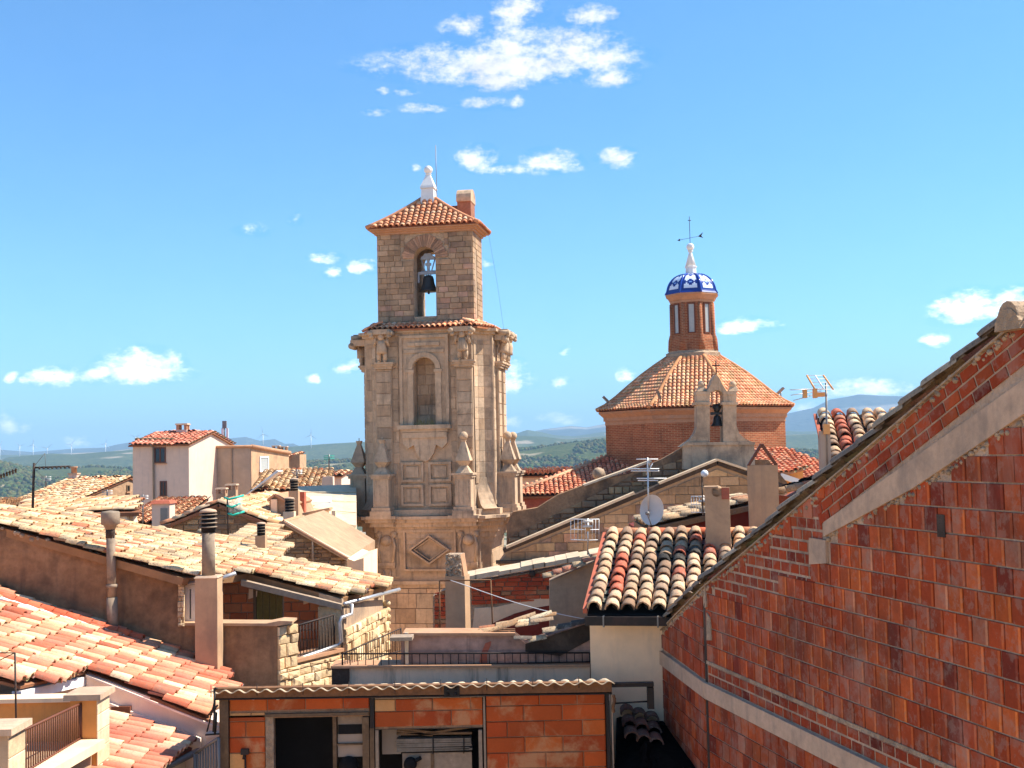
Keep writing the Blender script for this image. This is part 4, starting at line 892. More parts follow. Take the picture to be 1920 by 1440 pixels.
for k in range(8):
    a = A8+(k+.5)*math.pi/4; n = V(math.sin(a), -math.cos(a), 0); t = V(math.cos(a), math.sin(a), 0); c = DC+n*(1.37*math.cos(math.pi/8))
    m = MB()
    m.obox(c-t*.24+V(0, 0, 21.05), t*.08, n*.06, V(0, 0, 1.85)); m.obox(c+t*.16+V(0, 0, 21.05), t*.08, n*.06, V(0, 0, 1.85)); m.obox(c-t*.16+V(0, 0, 22.82), t*.32, n*.06, V(0, 0, .08)); m.obox(c-t*.16+V(0, 0, 21.05), t*.32, n*.06, V(0, 0, .06))
    w_ = m.build('window', 'brown_frame', dome); g_ = MB(); g_.obox(c-t*.158-n*.03+V(0, 0, 21.112), t*.316, n*.05, V(0, 0, 1.705)); g_.build('pane', 'pale_glass', w_)
    m = MB(); p0 = DC+V(math.sin(A8+k*math.pi/4), -math.cos(A8+k*math.pi/4), 0)*1.33
    m.lathe(p0, [(.3, 20.02), (.26, 20.7), (.15, 21.05), (.13, 22.9)], 6, a); m.build('corner_pier', 'terracotta_coping', dome) if False else add_wuv(m.build('corner_pier', 'drum_brick', dome))
# cupola of glazed tiles: blue ground, white stepped lozenges on every gore
cup = MB(); nr, ncg = 22, 12; BL, WH, LB = lin('1c3580'), lin('dfe8f4'), lin('7f9fd8')
def cupr(t):
    b = lambda x: 1.62*max(.0, math.cos(x*math.pi/2*.96))**.82
    return (b(t) if t > .08 else 1.72-(t/.08)*(1.72-b(.08))), 23.5+1.32*math.sin(t*math.pi/2)
for k in range(8):
    for j in range(nr):
        (r0, z0), (r1, z1) = cupr(j/nr), cupr((j+1)/nr)
        for i in range(ncg):
            f0, f1 = i/ncg, (i+1)/ncg; L = lambda r, z, f: oc(r, z, k)*(1-f)+oc(r, z, k+1)*f
            x = abs(i-(ncg-1)/2); d1 = (abs(x)+abs(j-12)*.8); edge = x > ncg/2-1.6
            if edge or j < 3: c = BL
            else:
                z_ = (j-3) % 8; w_ = abs(z_-4); c = WH if (x < 4.2-(.5 if j % 2 else 0)) and j < 20 else BL
                if x+w_ < 2.6: c = BL if x+w_ > 1.2 else LB
                if x > 2.5 and w_ < 1.6: c = BL
            cup.cur = c; cup.add([L(r0, z0, f0), L(r0, z0, f1), L(r1, z1, f1), L(r1, z1, f0)], [(0, 1, 2, 3)])
cup.build('cupola', 'glazed', dome)
for k in range(8):
    m = MB(); m.tube([oc(*cupr(j/10), k) for j in range(11)], .045, 6); o = m.build('cupola_rib', 'glazed', dome); o.color = (*lin('2b4aa5'), 1)
fz = 24.75
MB().lathe(DC, [(.36, fz), (.34, fz+.45), (.4, fz+.5), (.4, fz+.55)], 8, A8, False).lathe(DC, [(.36, fz+.55), (.12, fz+1.35), (.1, fz+1.45), (.18, fz+1.5), (.12, fz+1.56)], 8, A8).build('cupola_finial', 'white_paint', dome)
MB().ball(DC+V(0, 0, fz+1.76), .24, 16, 10).build('finial_ball', 'white_paint', dome)
vane = thing('weathervane', 'iron weathervane with arrow and cross on the cupola ball', 'weathervane', DC+V(0, 0, fz+1.98)); zv = fz+1.98
MB().tube([DC+V(0, 0, zv-.05), DC+V(0, 0, zv+1.7)], .018, 6).tube([DC+V(-.1, 0, zv+1.45), DC+V(.1, 0, zv+1.45)], .025, 5).build('rod', 'iron', vane)
m = MB(); a = V(.94, -.3, .12).normalized(); m.tube([DC+V(0, 0, zv+.35)-a*.7, DC+V(0, 0, zv+.35)+a*.65], .012, 5)
c = DC+V(0, 0, zv+.35)+a*.55; m.prism([c+a*.28+V(0, 0, .2), c-a*.05, c+a*.28-V(0, 0, .16), c+a*.16], V(0, .02, 0)); c = DC+V(0, 0, zv+.35)-a*.68; m.prism([c-a*.12, c+a*.06+V(0, 0, .08), c+a*.06-V(0, 0, .08)], V(0, .02, 0)); m.build('arrow', 'iron', vane)
for (px, py, lab, tx, Yd) in ((1138, 748, 'left eave corner', -.5, 69.5), (1238, 741, 'front slope', -.2, 66.6), (1464, 735, 'right eave corner', .5, 70.5)):
    c = P(px, py, Yd); f = thing('floodlight', 'small grey floodlight on the '+lab+' of the dome roof', 'floodlight', c-V(0, 0, .35), 'floodlights on the dome roof')
    m = MB(); d = V(tx, -.2, .5).normalized(); s = V(0, 1, 0); m.obox(c-d*.22-s*.2, d*.5, s*.4, d.cross(s)*.14); m.build('lamp_head', 'grey_metal', f); m = MB(); m.tube([c-V(0, 0, .42), c], .04, 5); m.build('bracket', 'grey_metal', f)
# ------------------------------------------------------------------ gabled church wall and its little bell gable
church = thing('church_wall', 'long gabled church wall of stained ashlar with a pale coping', 'church', P(1200, 1090, 50)); YW = 50.0
m = MB(); slab(m, YW, [(934, 1400), (934, 1056), (950, 1034), (1344, 872), (1475, 918), (1475, 1400)], .9); m.build('wall', 'grey_render', church)
CH = pick((4, lin('ab8a68')), (3, lin('a0805f')), (2, lin('b8966e')), (1, lin('8d7260')), (1, lin('b3876a')))
wl = Wall2D(P(934, 1100, YW), V(1, 0, 0)); wl.N = V(0, -1, 0)
ly = Layer('ashlar_block', 'ashlar', church, limit=300, stuff='small_ashlar_blocks')
outline = [wl.px(x, y) for x, y in ((936, 1092), (938, 1056), (952, 1040), (1344, 880), (1472, 924), (1472, 1092))]
u1 = max(a for a, _ in outline); v0 = min(b for _, b in outline); v1 = max(b for _, b in outline)
lay(wl, ly, .02, v0, u1, v1, .37, .75, .02, .05, CH, halfplanes(outline), lenvar=.35, jit=.1, dvar=.4); ly.done()
def strip(mb, Y, a, b, th, d0=-.25, d1=.6, up=True):
    A, B = P(*a, Y), P(*b, Y); t = (B-A).normalized(); n = V(-t.z, 0, t.x); n = n if n.z > 0 else -n
    return mb.obox(A+V(0, d0, 0), B-A, V(0, d1-d0, 0), n*th)
for a, b in (((945, 1036), (1188, 936)), ((1188, 936), (1344, 872)), ((1344, 872), (1402, 892)), ((1402, 892), (1475, 917))):
    m = MB(); strip(m, YW, a, b, .16, -.2, .9); m.build('black_coping', 'dark_stone', church)
for a, b, t in (((950, 1028), (1190, 926), .1), ((1236, 908), (1344, 864), .09), ((1344, 864), (1398, 882), .09)):
    m = MB(); strip(m, YW-.1, a, b, t, -.26, .3); m.build('coping_stone', 'cement_sheet', church)
m = MB(); strip(m, YW, (930, 1056), (1100, 1052), .12, -.35, .1); m.build('ledge', 'dark_stone', church)
YU = 51.6
upper = thing('church_parapet', 'upper gable wall of dark rubble masonry behind the pale coping', 'wall', P(1150, 1000, YU))
m = MB(); slab(m, YU, [(946, 1380), (950, 985), (962, 960), (1008, 952), (1046, 928), (1120, 900), (1180, 888), (1244, 860), (1280, 840), (1300, 860), (1440, 862), (1476, 905), (1476, 1380)], .8); m.build('wall', 'old_render', upper)
RB = pick((3, lin('95785a')), (3, lin('836a52')), (2, lin('a3845f')), (2, lin('6a5545')))
wl = Wall2D(P(946, 1060, YU), V(1, 0, 0)); wl.N = V(0, -1, 0); ly = Layer('rubble_stone', 'rubble', upper, 'rough', limit=220, stuff='small_rubble_stones')
outline = [wl.px(x, y) for x, y in ((952, 1030), (955, 985), (964, 964), (1190, 890), (1278, 846), (1300, 880))]
us = [a for a, _ in outline]; vs_ = [b for _, b in outline]
lay(wl, ly, min(us), min(vs_), max(us), max(vs_), .26, .5, .05, .08, RB, halfplanes(outline), lenvar=.5, jit=.3, dvar=.4); ly.done()
m = MB(); strip(m, YU, (1095, 912), (1222, 866), .08, -.1, .9); m.build('coping_stone', 'cement_sheet', upper)
YG = 51.3
gab = thing('bell_gable', 'small stone bell gable with arch, cross and scrolled shoulders', 'bell gable', P(1343, 862, YG))
def poly_part(parent, name, mat, Y, pts, d): m = MB(); slab(m, Y, pts, d); return m.build(name, mat, parent)
poly_part(gab, 'base', 'carved_stone', YG, [(1280, 880), (1281, 838), (1288, 832), (1414, 832), (1416, 880)], .9)
poly_part(gab, 'base_cap', 'carved_stone', YG-.08, [(1276, 838), (1288, 829), (1416, 829), (1416, 834), (1292, 835)], 1.0)
poly_part(gab, 'pillar', 'carved_stone', YG, [(1307, 833), (1307, 735), (1331, 735), (1331, 833)], .8); poly_part(gab, 'pillar', 'carved_stone', YG, [(1356, 833), (1356, 735), (1381, 735), (1381, 833)], .8)
poly_part(gab, 'scrolled_shoulder', 'carved_stone', YG+.02, [(1284, 832), (1296, 822), (1303, 812), (1306.8, 800), (1306.8, 832)], .7)
poly_part(gab, 'scrolled_shoulder', 'carved_stone', YG+.02, [(1381.2, 832), (1381.2, 798), (1386, 812), (1396, 822), (1412, 830)], .7)
for x0, x1 in ((1303, 1334), (1353, 1384)): poly_part(gab, 'pillar_capital', 'carved_stone', YG-.07, [(x0, 759), (x0, 754), (x1, 754), (x1, 759)], .95); poly_part(gab, 'pillar_top', 'carved_stone', YG-.03, [(x0+3, 740), (x0+3, 734), (x1-3, 734), (x1-3, 740)], .85)
m = MB(); a = [(1343.5-math.cos(math.pi*k/10)*12.5, 742-math.sin(math.pi*k/10)*11) for k in range(11)]; b = [(1322, 740), (1325, 734), (1329, 728), (1333, 720), (1337, 709), (1343, 702), (1349, 709), (1354, 720), (1359, 728), (1363, 734), (1366, 740)]
for k in range(10): slab(m, YG+.003, [a[k], a[k+1], b[k+1], b[k]], .78)
m.build('arch', 'carved_stone', gab)
for x in (1315, 1374): m = MB(); m.taper(P(x, 734, YG+.35), -.22, .22, -.22, .22, 0, -.12, .12, -.12, .12, .22); m.ball(P(x, 734, YG+.35)+V(0, 0, .3), .17, 10, 7); m.build('finial', 'carved_stone', gab)
m = MB(); c = P(1343, 702, YG+.35); m.tube([c, c+V(0, 0, .62)], .03, 5); m.tube([c+V(-.17, 0, .4), c+V(.17, 0, .4)], .03, 5); m.build('cross', 'iron', gab)
lb = thing('small_bell', 'small black bell hanging in the bell gable arch', 'bell', P(1345, 800, YG+.4)); c = P(1345, 799, YG+.4)
MB().lathe(c, [(.29, 0), (.26, .05), (.19, .16), (.16, .36), (.12, .46), (.04, .5)], 16).build('bell_body', 'bronze', lb)
m = MB(); m.obox(c+V(-.28, -.07, .5), (.56, 0, 0), (0, .14, 0), (0, 0, .12)); m.lathe(c+V(0, 0, .6), [(.1, 0), (.14, .1), (.2, .25), (.12, .38)], 8); m.build('yoke', 'bronze', lb)
# ------------------------------------------------------------------ tiled roofs round the dome
REDT = pick((4, lin('d88a68')), (3, lin('cf7c5a')), (2, lin('dc9c76')), (1, lin('d0a480')))
def plane3(a, b, c):
    n = (b-a).cross(c-a).normalized(); return a, n
def roof_face(parent, plane, pxs, S, W, pitch, length, colf, mat='clay_far', limit=300, th=.12, name='roof', **kw):
    p0, n = plane; pts = [onplane(x, y, p0, n) for x, y in pxs]; n = n if n.z > 0 else -n
    m = MB(); m.prism([p-n*.03 for p in pts], -n*th); r = m.build(name, mat, parent); r.color = (*lin('8d5d42'), 1)
    tile_field(r, pts[0], S, W, pts, pitch, length, mat, colf, limit=limit, **kw); return r
apse = thing('apse_roof_house', 'low church wing with red tiled roof half in the shadow of the drum', 'building', P(1050, 955, 60))
a, b = P(969, 930, 65), P(1200, 925, 65); c = P(1137, 857, 71); pl3 = plane3(a, b, c)
roof_face(apse, pl3, [(967, 931), (1200, 925), (1200, 858), (1137, 857), (969, 920)], b*0+V(0, -6, -(c.z-a.z)), V(1, 0, 0), .27, .36, REDT, limit=0)
m = MB(); m.prism([P(969, 1260, 65.2), P(1200, 1260, 65.2), P(1200, 927, 65.2), P(969, 932, 65.2)], V(0, 5, 0)); m.build('wall', 'red_plaster', apse)
m = MB(); m.tube([P(1138, 857, 70.7), P(1040, 895, 67.5), P(968, 921, 65.4)], .13, 7); o = m.build('hip_tile_row', 'clay_far', apse); o.color = (*REDT(), 1)
m = MB(); m.ball(P(1122, 888, 56), .3, 8, 6); m.tube([P(1116, 893, 56), P(1134, 886, 56)], .2, 7); o = m.solo('ridge_end_stone', 'carved_stone', 'cream ridge end stone sitting before the shaded red roof', 'stone')
fh = thing('far_pink_house', 'far pink house with long red tiled roof just right of the tower', 'house', P(1010, 900, 88))
a, b, c = P(960, 892, 88), P(1060, 891, 88), P(1000, 880, 93); roof_face(fh, plane3(a, b, c), [(955, 893), (1075, 890), (1075, 879), (955, 882)], V(0, -5, -(c.z-a.z)), V(1, 0, 0), .35, .5, pick((3, lin('c98a66')), (2, lin('d8a27e')), (1, lin('b06a4a'))), limit=0)
m = MB(); m.box(P(955, 893, 88).x, 88.3, 2, P(1075, 893, 88).x, 93, P(955, 895, 88).z); m.build('wall', 'pink_plaster', fh)
tr = thing('transept_roof_house', 'church side wing with bright red tiled hips right of the drum', 'building', P(1500, 910, 62))
a, b, c = P(1440, 905, 62), P(1550, 898, 62), P(1500, 850, 67); pl3 = plane3(a, b, c)
roof_face(tr, pl3, [(1478, 845), (1546, 866), (1556, 905), (1440, 912), (1440, 845)], V(0, -5, -(c.z-a.z)), V(1, 0, 0), .27, .36, REDT, limit=0)
m = MB(); m.prism([P(1440, 1270, 62.3), P(1556, 1270, 62.3), P(1556, 907, 62.3), P(1440, 913, 62.3)], V(0, 6, 0)); m.build('wall', 'red_plaster', tr)
tr2 = thing('porch_roof_house', 'small red tiled gable with orange wall below the drum', 'building', P(1470, 900, 58))
a, b, c = P(1420, 880, 58), P(1512, 880, 58), P(1450, 850, 61.5); pl3 = plane3(a, b, c)
roof_face(tr2, pl3, [(1416, 846), (1440, 848), (1512, 876), (1480, 884), (1416, 884)], V(.2, -3, -(c.z-a.z)), V(1, 0, .0), .27, .36, REDT, limit=0)
m = MB(); slab(m, 58.3, [(1416, 1290), (1506, 1290), (1506, 880), (1416, 886)], 3); m.build('wall', 'orange_plaster', tr2)
m = MB(); strip(m, 57.6, (1461, 896), (1508, 912), .25, -.2, .4); m.build('eaves_board', 'white_paint', tr2)
# ================================================================== houses of the middle distance
PALE = pick((4, lin('d8b48a')), (3, lin('cfa67a')), (2, lin('c39468')), (2, lin('e0c49c')), (1, lin('c07a55')), (1, lin('b39678')))
MIXT = pick((4, lin('d2a07a')), (3, lin('c8865f')), (3, lin('dbb58c')), (1, lin('b3664a')))
SALM = pick((4, lin('d08066')), (2, lin('c9745a')), (2, lin('d8957a')))
def gable_house(name, label, cat, FL, FR, BR, zb, ze, zr, wallmat, colf, pitch=.3, length=.42, over=.25, limit=0, mono=None, mat='clay_far', group=None, roofc='8d5d42'):
    """walls on a parallelogram footprint; ridge parallel to the front, or a single slope rising to the back (mono)"""
    FL, FR, BR = (V(p[0], p[1], 0) for p in (FL, FR, BR)); BL = FL+BR-FR; z = lambda p, h: p+V(0, 0, h)
    h = thing(name, label, cat, z((FL+BR)/2, zb), group); m = MB(); mf, mr = (FL+BL)/2, (FR+BR)/2
    if mono is None:
        m.add([z(FL, zb), z(FR, zb), z(BR, zb), z(BL, zb), z(FL, ze), z(FR, ze), z(BR, ze), z(BL, ze), z(mf, zr), z(mr, zr)],
              [(0, 1, 5, 4), (1, 2, 6, 9, 5), (2, 3, 7, 6), (3, 0, 4, 8, 7), (4, 5, 9, 8), (6, 7, 8, 9), (3, 2, 1, 0)])
    else:
        m.add([z(FL, zb), z(FR, zb), z(BR, zb), z(BL, zb), z(FL, ze), z(FR, ze), z(BR, zr), z(BL, zr)], [(0, 1, 5, 4), (1, 2, 6, 5), (2, 3, 7, 6), (3, 0, 4, 7), (4, 5, 6, 7), (3, 2, 1, 0)])
    m.build('wall', wallmat, h); W = (FR-FL).normalized(); D = (BR-FR).normalized()
    def face(e0, e1, r1, r0):
        S = ((e0-r0)+(e1-r1))/2; Sn = S.normalized(); pts = [e0+Sn*over-W*over*.6, e1+Sn*over+W*over*.6, r1+W*over*.6, r0-W*over*.6]; up = V(0, 0, .06); pts = [p+up for p in pts]
        n = (pts[1]-pts[0]).cross(pts[3]-pts[0]).normalized(); n = n if n.z > 0 else -n
        q = MB(); q.prism([p-n*.01 for p in pts], -n*.1); r = q.build('roof', mat, h); r.color = (*lin(roofc), 1)
        if colf: tile_field(r, pts[0], S, W, pts, pitch, length, mat, colf, limit=limit, rise=.3, anglej=.06)
        return r
    if mono is None: h['_r'] = 1; rs = [face(z(FL, ze), z(FR, ze), z(mr, zr), z(mf, zr)), face(z(BL, ze), z(BR, ze), z(mr, zr), z(mf, zr))]
    else: rs = [face(z(FL, ze), z(FR, ze), z(BR, zr), z(BL, zr))]
    if '_r' in h: del h['_r']
    return h, rs
def zat(px, py, Y): return P(px, py, Y).z
def XY(px, py, Y): p = P(px, py, Y); return (p.x, p.y)
def window(parent, O, U, w_, h_, N, mat='brown_frame', pane='glass', bars=1):
    f = MB(); O, U, N = Vector(O), Vector(U), Vector(N); t = .07*max(1, w_); Z = V(0, 0, 1)
    f.obox(O-N*.05, U*t, N*.11, Z*h_); f.obox(O+U*(w_-t)-N*.05, U*t, N*.11, Z*h_); f.obox(O+U*t-N*.05, U*(w_-2*t), N*.11, Z*t); f.obox(O+U*t+Z*(h_-t)-N*.05, U*(w_-2*t), N*.11, Z*t)
    for k in range(bars): f.obox(O+U*(w_*(k+1)/(bars+1)-t/2)-N*.04, U*t, N*.09, Z*h_*.999)
    fo = f.build('window', mat, parent); p = MB(); p.obox(O+U*t-N*.04+Z*t, U*(w_-2*t), N*.05, Z*(h_-2*t)); p.build('pane', pane, fo)
    s = MB(); s.obox(O-U*.08-N*.02-Z*.09, U*(w_+.16), N*.14, Z*.085); s.build('sill', 'terracotta_coping', fo); return fo
def chimney(name, label, c, wx, wy, h_, mat, cap='slab', group=None, rot=0.0):
    """rectangular flue with a cap: slab on little piers, pot or louvres"""
    c = Vector(c); t = thing(name, label, 'chimney', c, group); X = V(math.cos(rot), math.sin(rot), 0); Yv = V(-math.sin(rot), math.cos(rot), 0)
    m = MB(); m.taper(c, -wx/2, wx/2, -wy/2, wy/2, -.5, -wx/2, wx/2, -wy/2, wy/2, h_, X, Yv); m.build('flue', mat, t)
    if cap == 'slab':
        m = MB(); s = .26*min(wx, wy)
        for a in (-1, 1):
            for b in (-1, 1): m.obox(c+X*(a*(wx/2-s/2)-s/2)+Yv*(b*(wy/2-s/2)-s/2)+V(0, 0, h_), X*s, Yv*s, V(0, 0, wx*.45))
        m.build('cap_pier', 'terracotta_coping', t, 'stuff'); m = MB(); m.taper(c, -wx*.6, wx*.6, -wy*.6, wy*.6, h_+wx*.45, -wx*.55, wx*.55, -wy*.55, wy*.55, h_+wx*.6, X, Yv); m.build('cap_slab', 'concrete', t)
    elif cap == 'pot':
        m = MB(); m.taper(c, -wx*.62, wx*.62, -wy*.62, wy*.62, h_, -wx*.62, wx*.62, -wy*.62, wy*.62, h_+.1, X, Yv); m.build('cap_slab', 'concrete', t); m = MB(); m.lathe(c, [(wx*.36, h_+.1), (wx*.36, h_+wx*.8), (wx*.45, h_+wx*.85), (wx*.45, h_+wx)], 12); m.build('pot', 'terracotta_coping', t)
    elif cap == 'louvre':
        for k in range(4): m = MB(); m.lathe(c+V(0, 0, h_+.06+k*wx*.28), [(wx*.3, 0), (wx*.55, .012), (wx*.52, wx*.06), (wx*.3, wx*.075)], 14); m.build('louvre', 'sooty_pipe', t)
        m = MB(); m.lathe(c+V(0, 0, h_), [(wx*.4, 0), (wx*.4, wx*1.15)], 14); m.build('gap_shade_core', 'dark_inside', t); m = MB(); m.lathe(c+V(0, 0, h_), [(wx*.3, wx*1.152), (wx*.52, wx*1.17), (wx*.4, wx*1.28), (wx*.1, wx*1.34)], 14); m.build('cowl', 'concrete', t)  # black core painted in for the dark gaps between louvres
    return t
# far left: stone houses with pale tiles
zb_ = 2
FR = XY(155, 933, 85); FL = XY(40, 935, 85); BR = XY(318, 925, 95)
h1, _ = gable_house('stone_house', 'far left stone house with pale tiles, gable wall facing right', 'house', FL, FR, BR, zb_, zat(155, 934, 85), zat(237, 897, 90), 'house_stone', PALE, .3, .45)
for px in (72, 104): O = P(px, 957, 84.9); window(h1, O, V(1, 0, 0), .55, .8, V(0, -1, 0), 'old_wood', 'dark_inside', 0)
O = Vector((*FR, 0)); D_ = (Vector((*BR, 0))-O).normalized(); window(h1, O+D_*5+V(0, 0, zat(237, 922, 90)), D_, .4, .5, V(D_.y, -D_.x, 0), 'old_wood', 'dark_inside', 0)
chimney('chimney', 'pale round topped chimney on the far left stone house', P(139, 914, 90), .6, .6, 1.0, 'pink_plaster', 'pot')
h2, _ = gable_house('low_house', 'lowest roof at the left picture edge, before the stone house', 'house', XY(-420, 953, 74), XY(62, 952, 74), XY(64, 936, 80), zb_, zat(30, 952, 74), zat(40, 937, 80), 'house_stone', PALE, .3, .42, mono=1)
h3, h3r = gable_house('ochre_house', 'low house with ochre wall and pale tiles behind the pipe cowl', 'house', XY(60, 973, 31), XY(250, 966, 31), XY(252, 960, 33.5), zb_, zat(155, 965, 31), zat(180, 952, 33.5), 'cream_plaster', None, .19, .3, mono=1)
a_, b_, c_, d_ = (V(*XY(x, y, q), z) for x, y, q, z in ((58, 973, 31, zat(155, 965, 31)), (252, 966, 31, zat(155, 965, 31)), (254, 960, 33.5, zat(180, 952, 33.5)), (58, 962, 33.5, zat(180, 952, 33.5))))
tile_field(h3r[0], a_+V(0, 0, .06), V(1, 0, 0), V(0, 1, .1), [q+V(0, 0, .06) for q in (a_, b_, c_, d_)], .2, .32, 'clay_far', PALE, limit=60, rise=.3, anglej=.1)
m = MB(); m.taper(P(238, 985, 31.2), -.35, .35, -.4, .4, -1, -.12, .12, -.4, .4, .3); m.build('buttress', 'cream_plaster', h3)
# the tall pink house
YP = 80.0; FL, FR = XY(249, 835, YP), XY(354, 832, YP); BR = (FR[0]+1.05, YP+7.6)
ph, prs = gable_house('pink_house', 'tall pink rendered house with salmon roof and two brown windows', 'house', FL, FR, BR, 2, zat(300, 834, YP), zat(390, 812, YP+3.8), 'pink_plaster', SALM, .34, .5, over=.3)
for (x0, y0, x1, y1) in ((290, 868, 311, 839), (300, 930, 313, 902)):
    O = P(x0, y0, YP); w_ = P(x1, y0, YP).x-O.x; window(ph, O, V(1, 0, 0), w_, P(x0, y1, YP).z-O.z, V(0, -1, 0), 'brown_frame', 'glass', 1)
dp = MB(); dp.tube([P(281, 831, YP-.35), P(287, 840, YP-.12), P(289, 960, YP-.12)], .07, 6); dp.build('downpipe', 'grey_metal', ph)
for k in range(12):                                    # stones weighting the tiles
    x = 258+k*8.2 if k < 9 else 356+(k-9)*7; y = 824 if k < 9 else 824-(k-9)*4
    m = MB(); m.ball(P(x, y, YP+.9 if k < 9 else YP+1+(k-9)*.8), .2, 7, 5, .7); m.build('roof_stone', 'old_wood', ph)
chimney('chimney', 'short chimney with open top on the salmon ridge', P(343, 815, YP+3.6), .75, .75, .35, 'pink_plaster', 'slab')
ant = thing('aerial_mast', 'short aerial mast with white panels behind the salmon roof', 'antenna', P(421, 836, 88))
MB().tube([P(421, 836, 88), P(421, 795, 88)], .05, 6).build('pole', 'grey_metal', ant); m = MB(); c = P(421, 798, 88); m.obox(c+V(-.15, -.1, -.2), (.3, 0, 0), (0, .2, 0), (0, 0, .55)); m.build('camera_head', 'grey_metal', ant)
for x in (417, 426): m = MB(); c = P(x, 818, 88); m.obox(c+V(-.08, 0, -.3), (.16, 0, 0), (0, .1, 0), (0, 0, .9)); m.build('panel', 'white_metal', ant)
# grey block with the tan flank
YB = 85.0
gb = thing('grey_block', 'blank grey rendered block with tan flank and sloping salmon coping', 'house', P(470, 930, YB))
A, B = P(376, 840, YB), P(470, 838, YB-.5); C_ = P(541, 850, YB+6.5)
m = MB(); m.prism([V(A.x, A.y, 2), V(B.x, B.y, 2), V(B.x, B.y, B.z), V(A.x, A.y, A.z)], V(C_.x-B.x, C_.y-B.y, C_.z-B.z-0)); m.build('wall', 'grey_plaster', gb)
m = MB(); d = V(C_.x-B.x, C_.y-B.y, 0); U2 = d.normalized(); N2 = V(U2.y, -U2.x, 0); m.add([V(B.x, B.y, 2)+N2*.03, V(C_.x, C_.y, 2)+N2*.03, V(C_.x, C_.y, C_.z)+N2*.03, V(B.x, B.y, B.z)+N2*.03], [(0, 1, 2, 3)]); m.build('flank', 'tan_plaster', gb)
m = MB(); m.tube([A+V(0, -.1, .05), B+V(.1, -.1, .05)], .1, 5); m.tube([B+V(.1, -.05, .05), C_+V(.1, 0, .05)], .16, 5); o = m.build('coping', 'terracotta_coping', gb, 'stuff')
m = MB(); m.obox(P(433, 930, YB-.4), (.1, 0, 0), (0, .3, 0), (0, 0, P(433, 840, YB-.4).z-P(433, 930, YB-.4).z)); m.build('corner_strip', 'grey_wood', gb)
O = V(B.x, B.y, 0)+d*.2+N2*.05; O.z = zat(482, 885, YB+1.4); window(gb, O, U2, 1.6, 1.15, N2, 'white_paint', 'pale_glass', 0)
tb2, _ = gable_house('tan_house', 'small tan house with red roof behind the grey block', 'house', XY(540, 858, 96), XY(541.5, 858, 96), XY(566, 850, 99), 2, zat(541, 858, 96), zat(566, 851, 99), 'tan_plaster', MIXT, .4, .5, mono=1)
m = MB(); m.box(P(541, 860, 96).x, 96, 2, P(566, 850, 97).x, 99, zat(566, 852, 97)); m.build('side_wall', 'tan_plaster', tb2)
chimney('chimney', 'left one of two squat chimneys above the tan house', P(518, 850, 94), .55, .55, .3, 'red_plaster', 'slab'); chimney('chimney', 'right one of two squat chimneys above the tan house', P(533, 851, 94), .5, .5, .3, 'grey_plaster', 'slab')
# pale roof right of the grey block
lh, _ = gable_house('low_pale_house', 'low house with neat pale tiles below the tan flank', 'house', XY(472, 922, 70), XY(612, 918, 70), XY(624, 884, 78), 2, zat(540, 921, 70), zat(570, 883, 78), 'pink_plaster', PALE, .36, .45, mono=1, over=.2)
m = MB(); m.taper(P(613, 924, 69.5), -.7, .5, -.3, .3, -3, -.2, .4, -.3, .3, .95); m.build('side_parapet', 'pink_plaster', lh)
m = MB(); slab(m, 69.4, [(457, 930), (462, 928), (523, 884), (518, 882)], 1.4); m.build('white_verge', 'white_paint', lh)
gable_house('far_small_house', 'tiny far house with red roof left of the tower', 'house', XY(625, 893, 95), XY(640, 893, 95), XY(664, 888, 99), 2, zat(632, 893, 95), zat(640, 886, 97), 'pink_plaster', MIXT, .4, .5)
# brick gabled house in the middle of the left roofs
YGH = 40.0
bg_ = thing('brick_gable_house', 'long low house of brown brick, wide gable facing the viewer', 'house', P(410, 1000, YGH)); pk = P(412, 948, YGH); eL, eR = P(322, 985, YGH), P(506, 985, YGH)
m = MB(); m.prism([V(eL.x, YGH, 2), V(eR.x, YGH, 2), eR, pk, eL], V(0, 9, 0)); m.build('wall', 'house_stone', bg_)
wl = Wall2D(V(eL.x, YGH, 8), V(1, 0, 0)); wl.N = V(0, -1, 0); ly = Layer('wall_brick', 'rubble', bg_, 'rough', 200, 'small_wall_bricks'); o_ = [wl.uv(V(eL.x, YGH, 8)), wl.uv(V(eR.x, YGH, 8)), wl.uv(eR-V(0, 0, .1)), wl.uv(pk-V(0, 0, .12)), wl.uv(eL-V(0, 0, .1))]
WBR = pick((3, lin('9a7c5c')), (3, lin('8c6f54')), (2, lin('a88a66')), (1, lin('77604c')))
lay(wl, ly, 0, wl.uv(P(400, 1012, YGH))[1], o_[1][0], o_[3][1], .17, .42, .03, .05, WBR, halfplanes(o_), lenvar=.4, jit=.2, dvar=.5); ly.done()
pkb = pk+V(0, 9, 0)
for e, sgn, cf in ((eL, -1, MIXT), (eR, 1, PALE)):
    S = e-pk; Sn = S.normalized(); pts = [e+Sn*.3+V(0, -.2, .08), pk+V(0, -.2, .08), pkb+V(0, 0, .08), e+Sn*.3+V(0, 9, .08)]; n = V(-Sn.z*1.0*sgn, 0, abs(Sn.x)).normalized(); m = MB(); m.prism([p-n*.01 for p in pts], -n*.1); r = m.build('roof', 'clay_far', bg_); r.color = (*lin('8d5d42'), 1)
    tile_field(r, pts[0], S, V(0, 1, 0), pts, .26, .38, 'clay_far', cf, limit=0)
lf, _ = gable_house('red_lean_to', 'red tiled roof running up to the foot of the pink house', 'house', XY(225, 985, 44), XY(330, 982, 44), XY(385, 940, 56), 2, zat(270, 984, 44), zat(330, 938, 56), 'house_stone', MIXT, .28, .4, mono=1)
hut = thing('roof_hut', 'little rendered roof hut with red top and grey hatch', 'hut', P(305, 975, 43)); c = P(306, 978, 43)
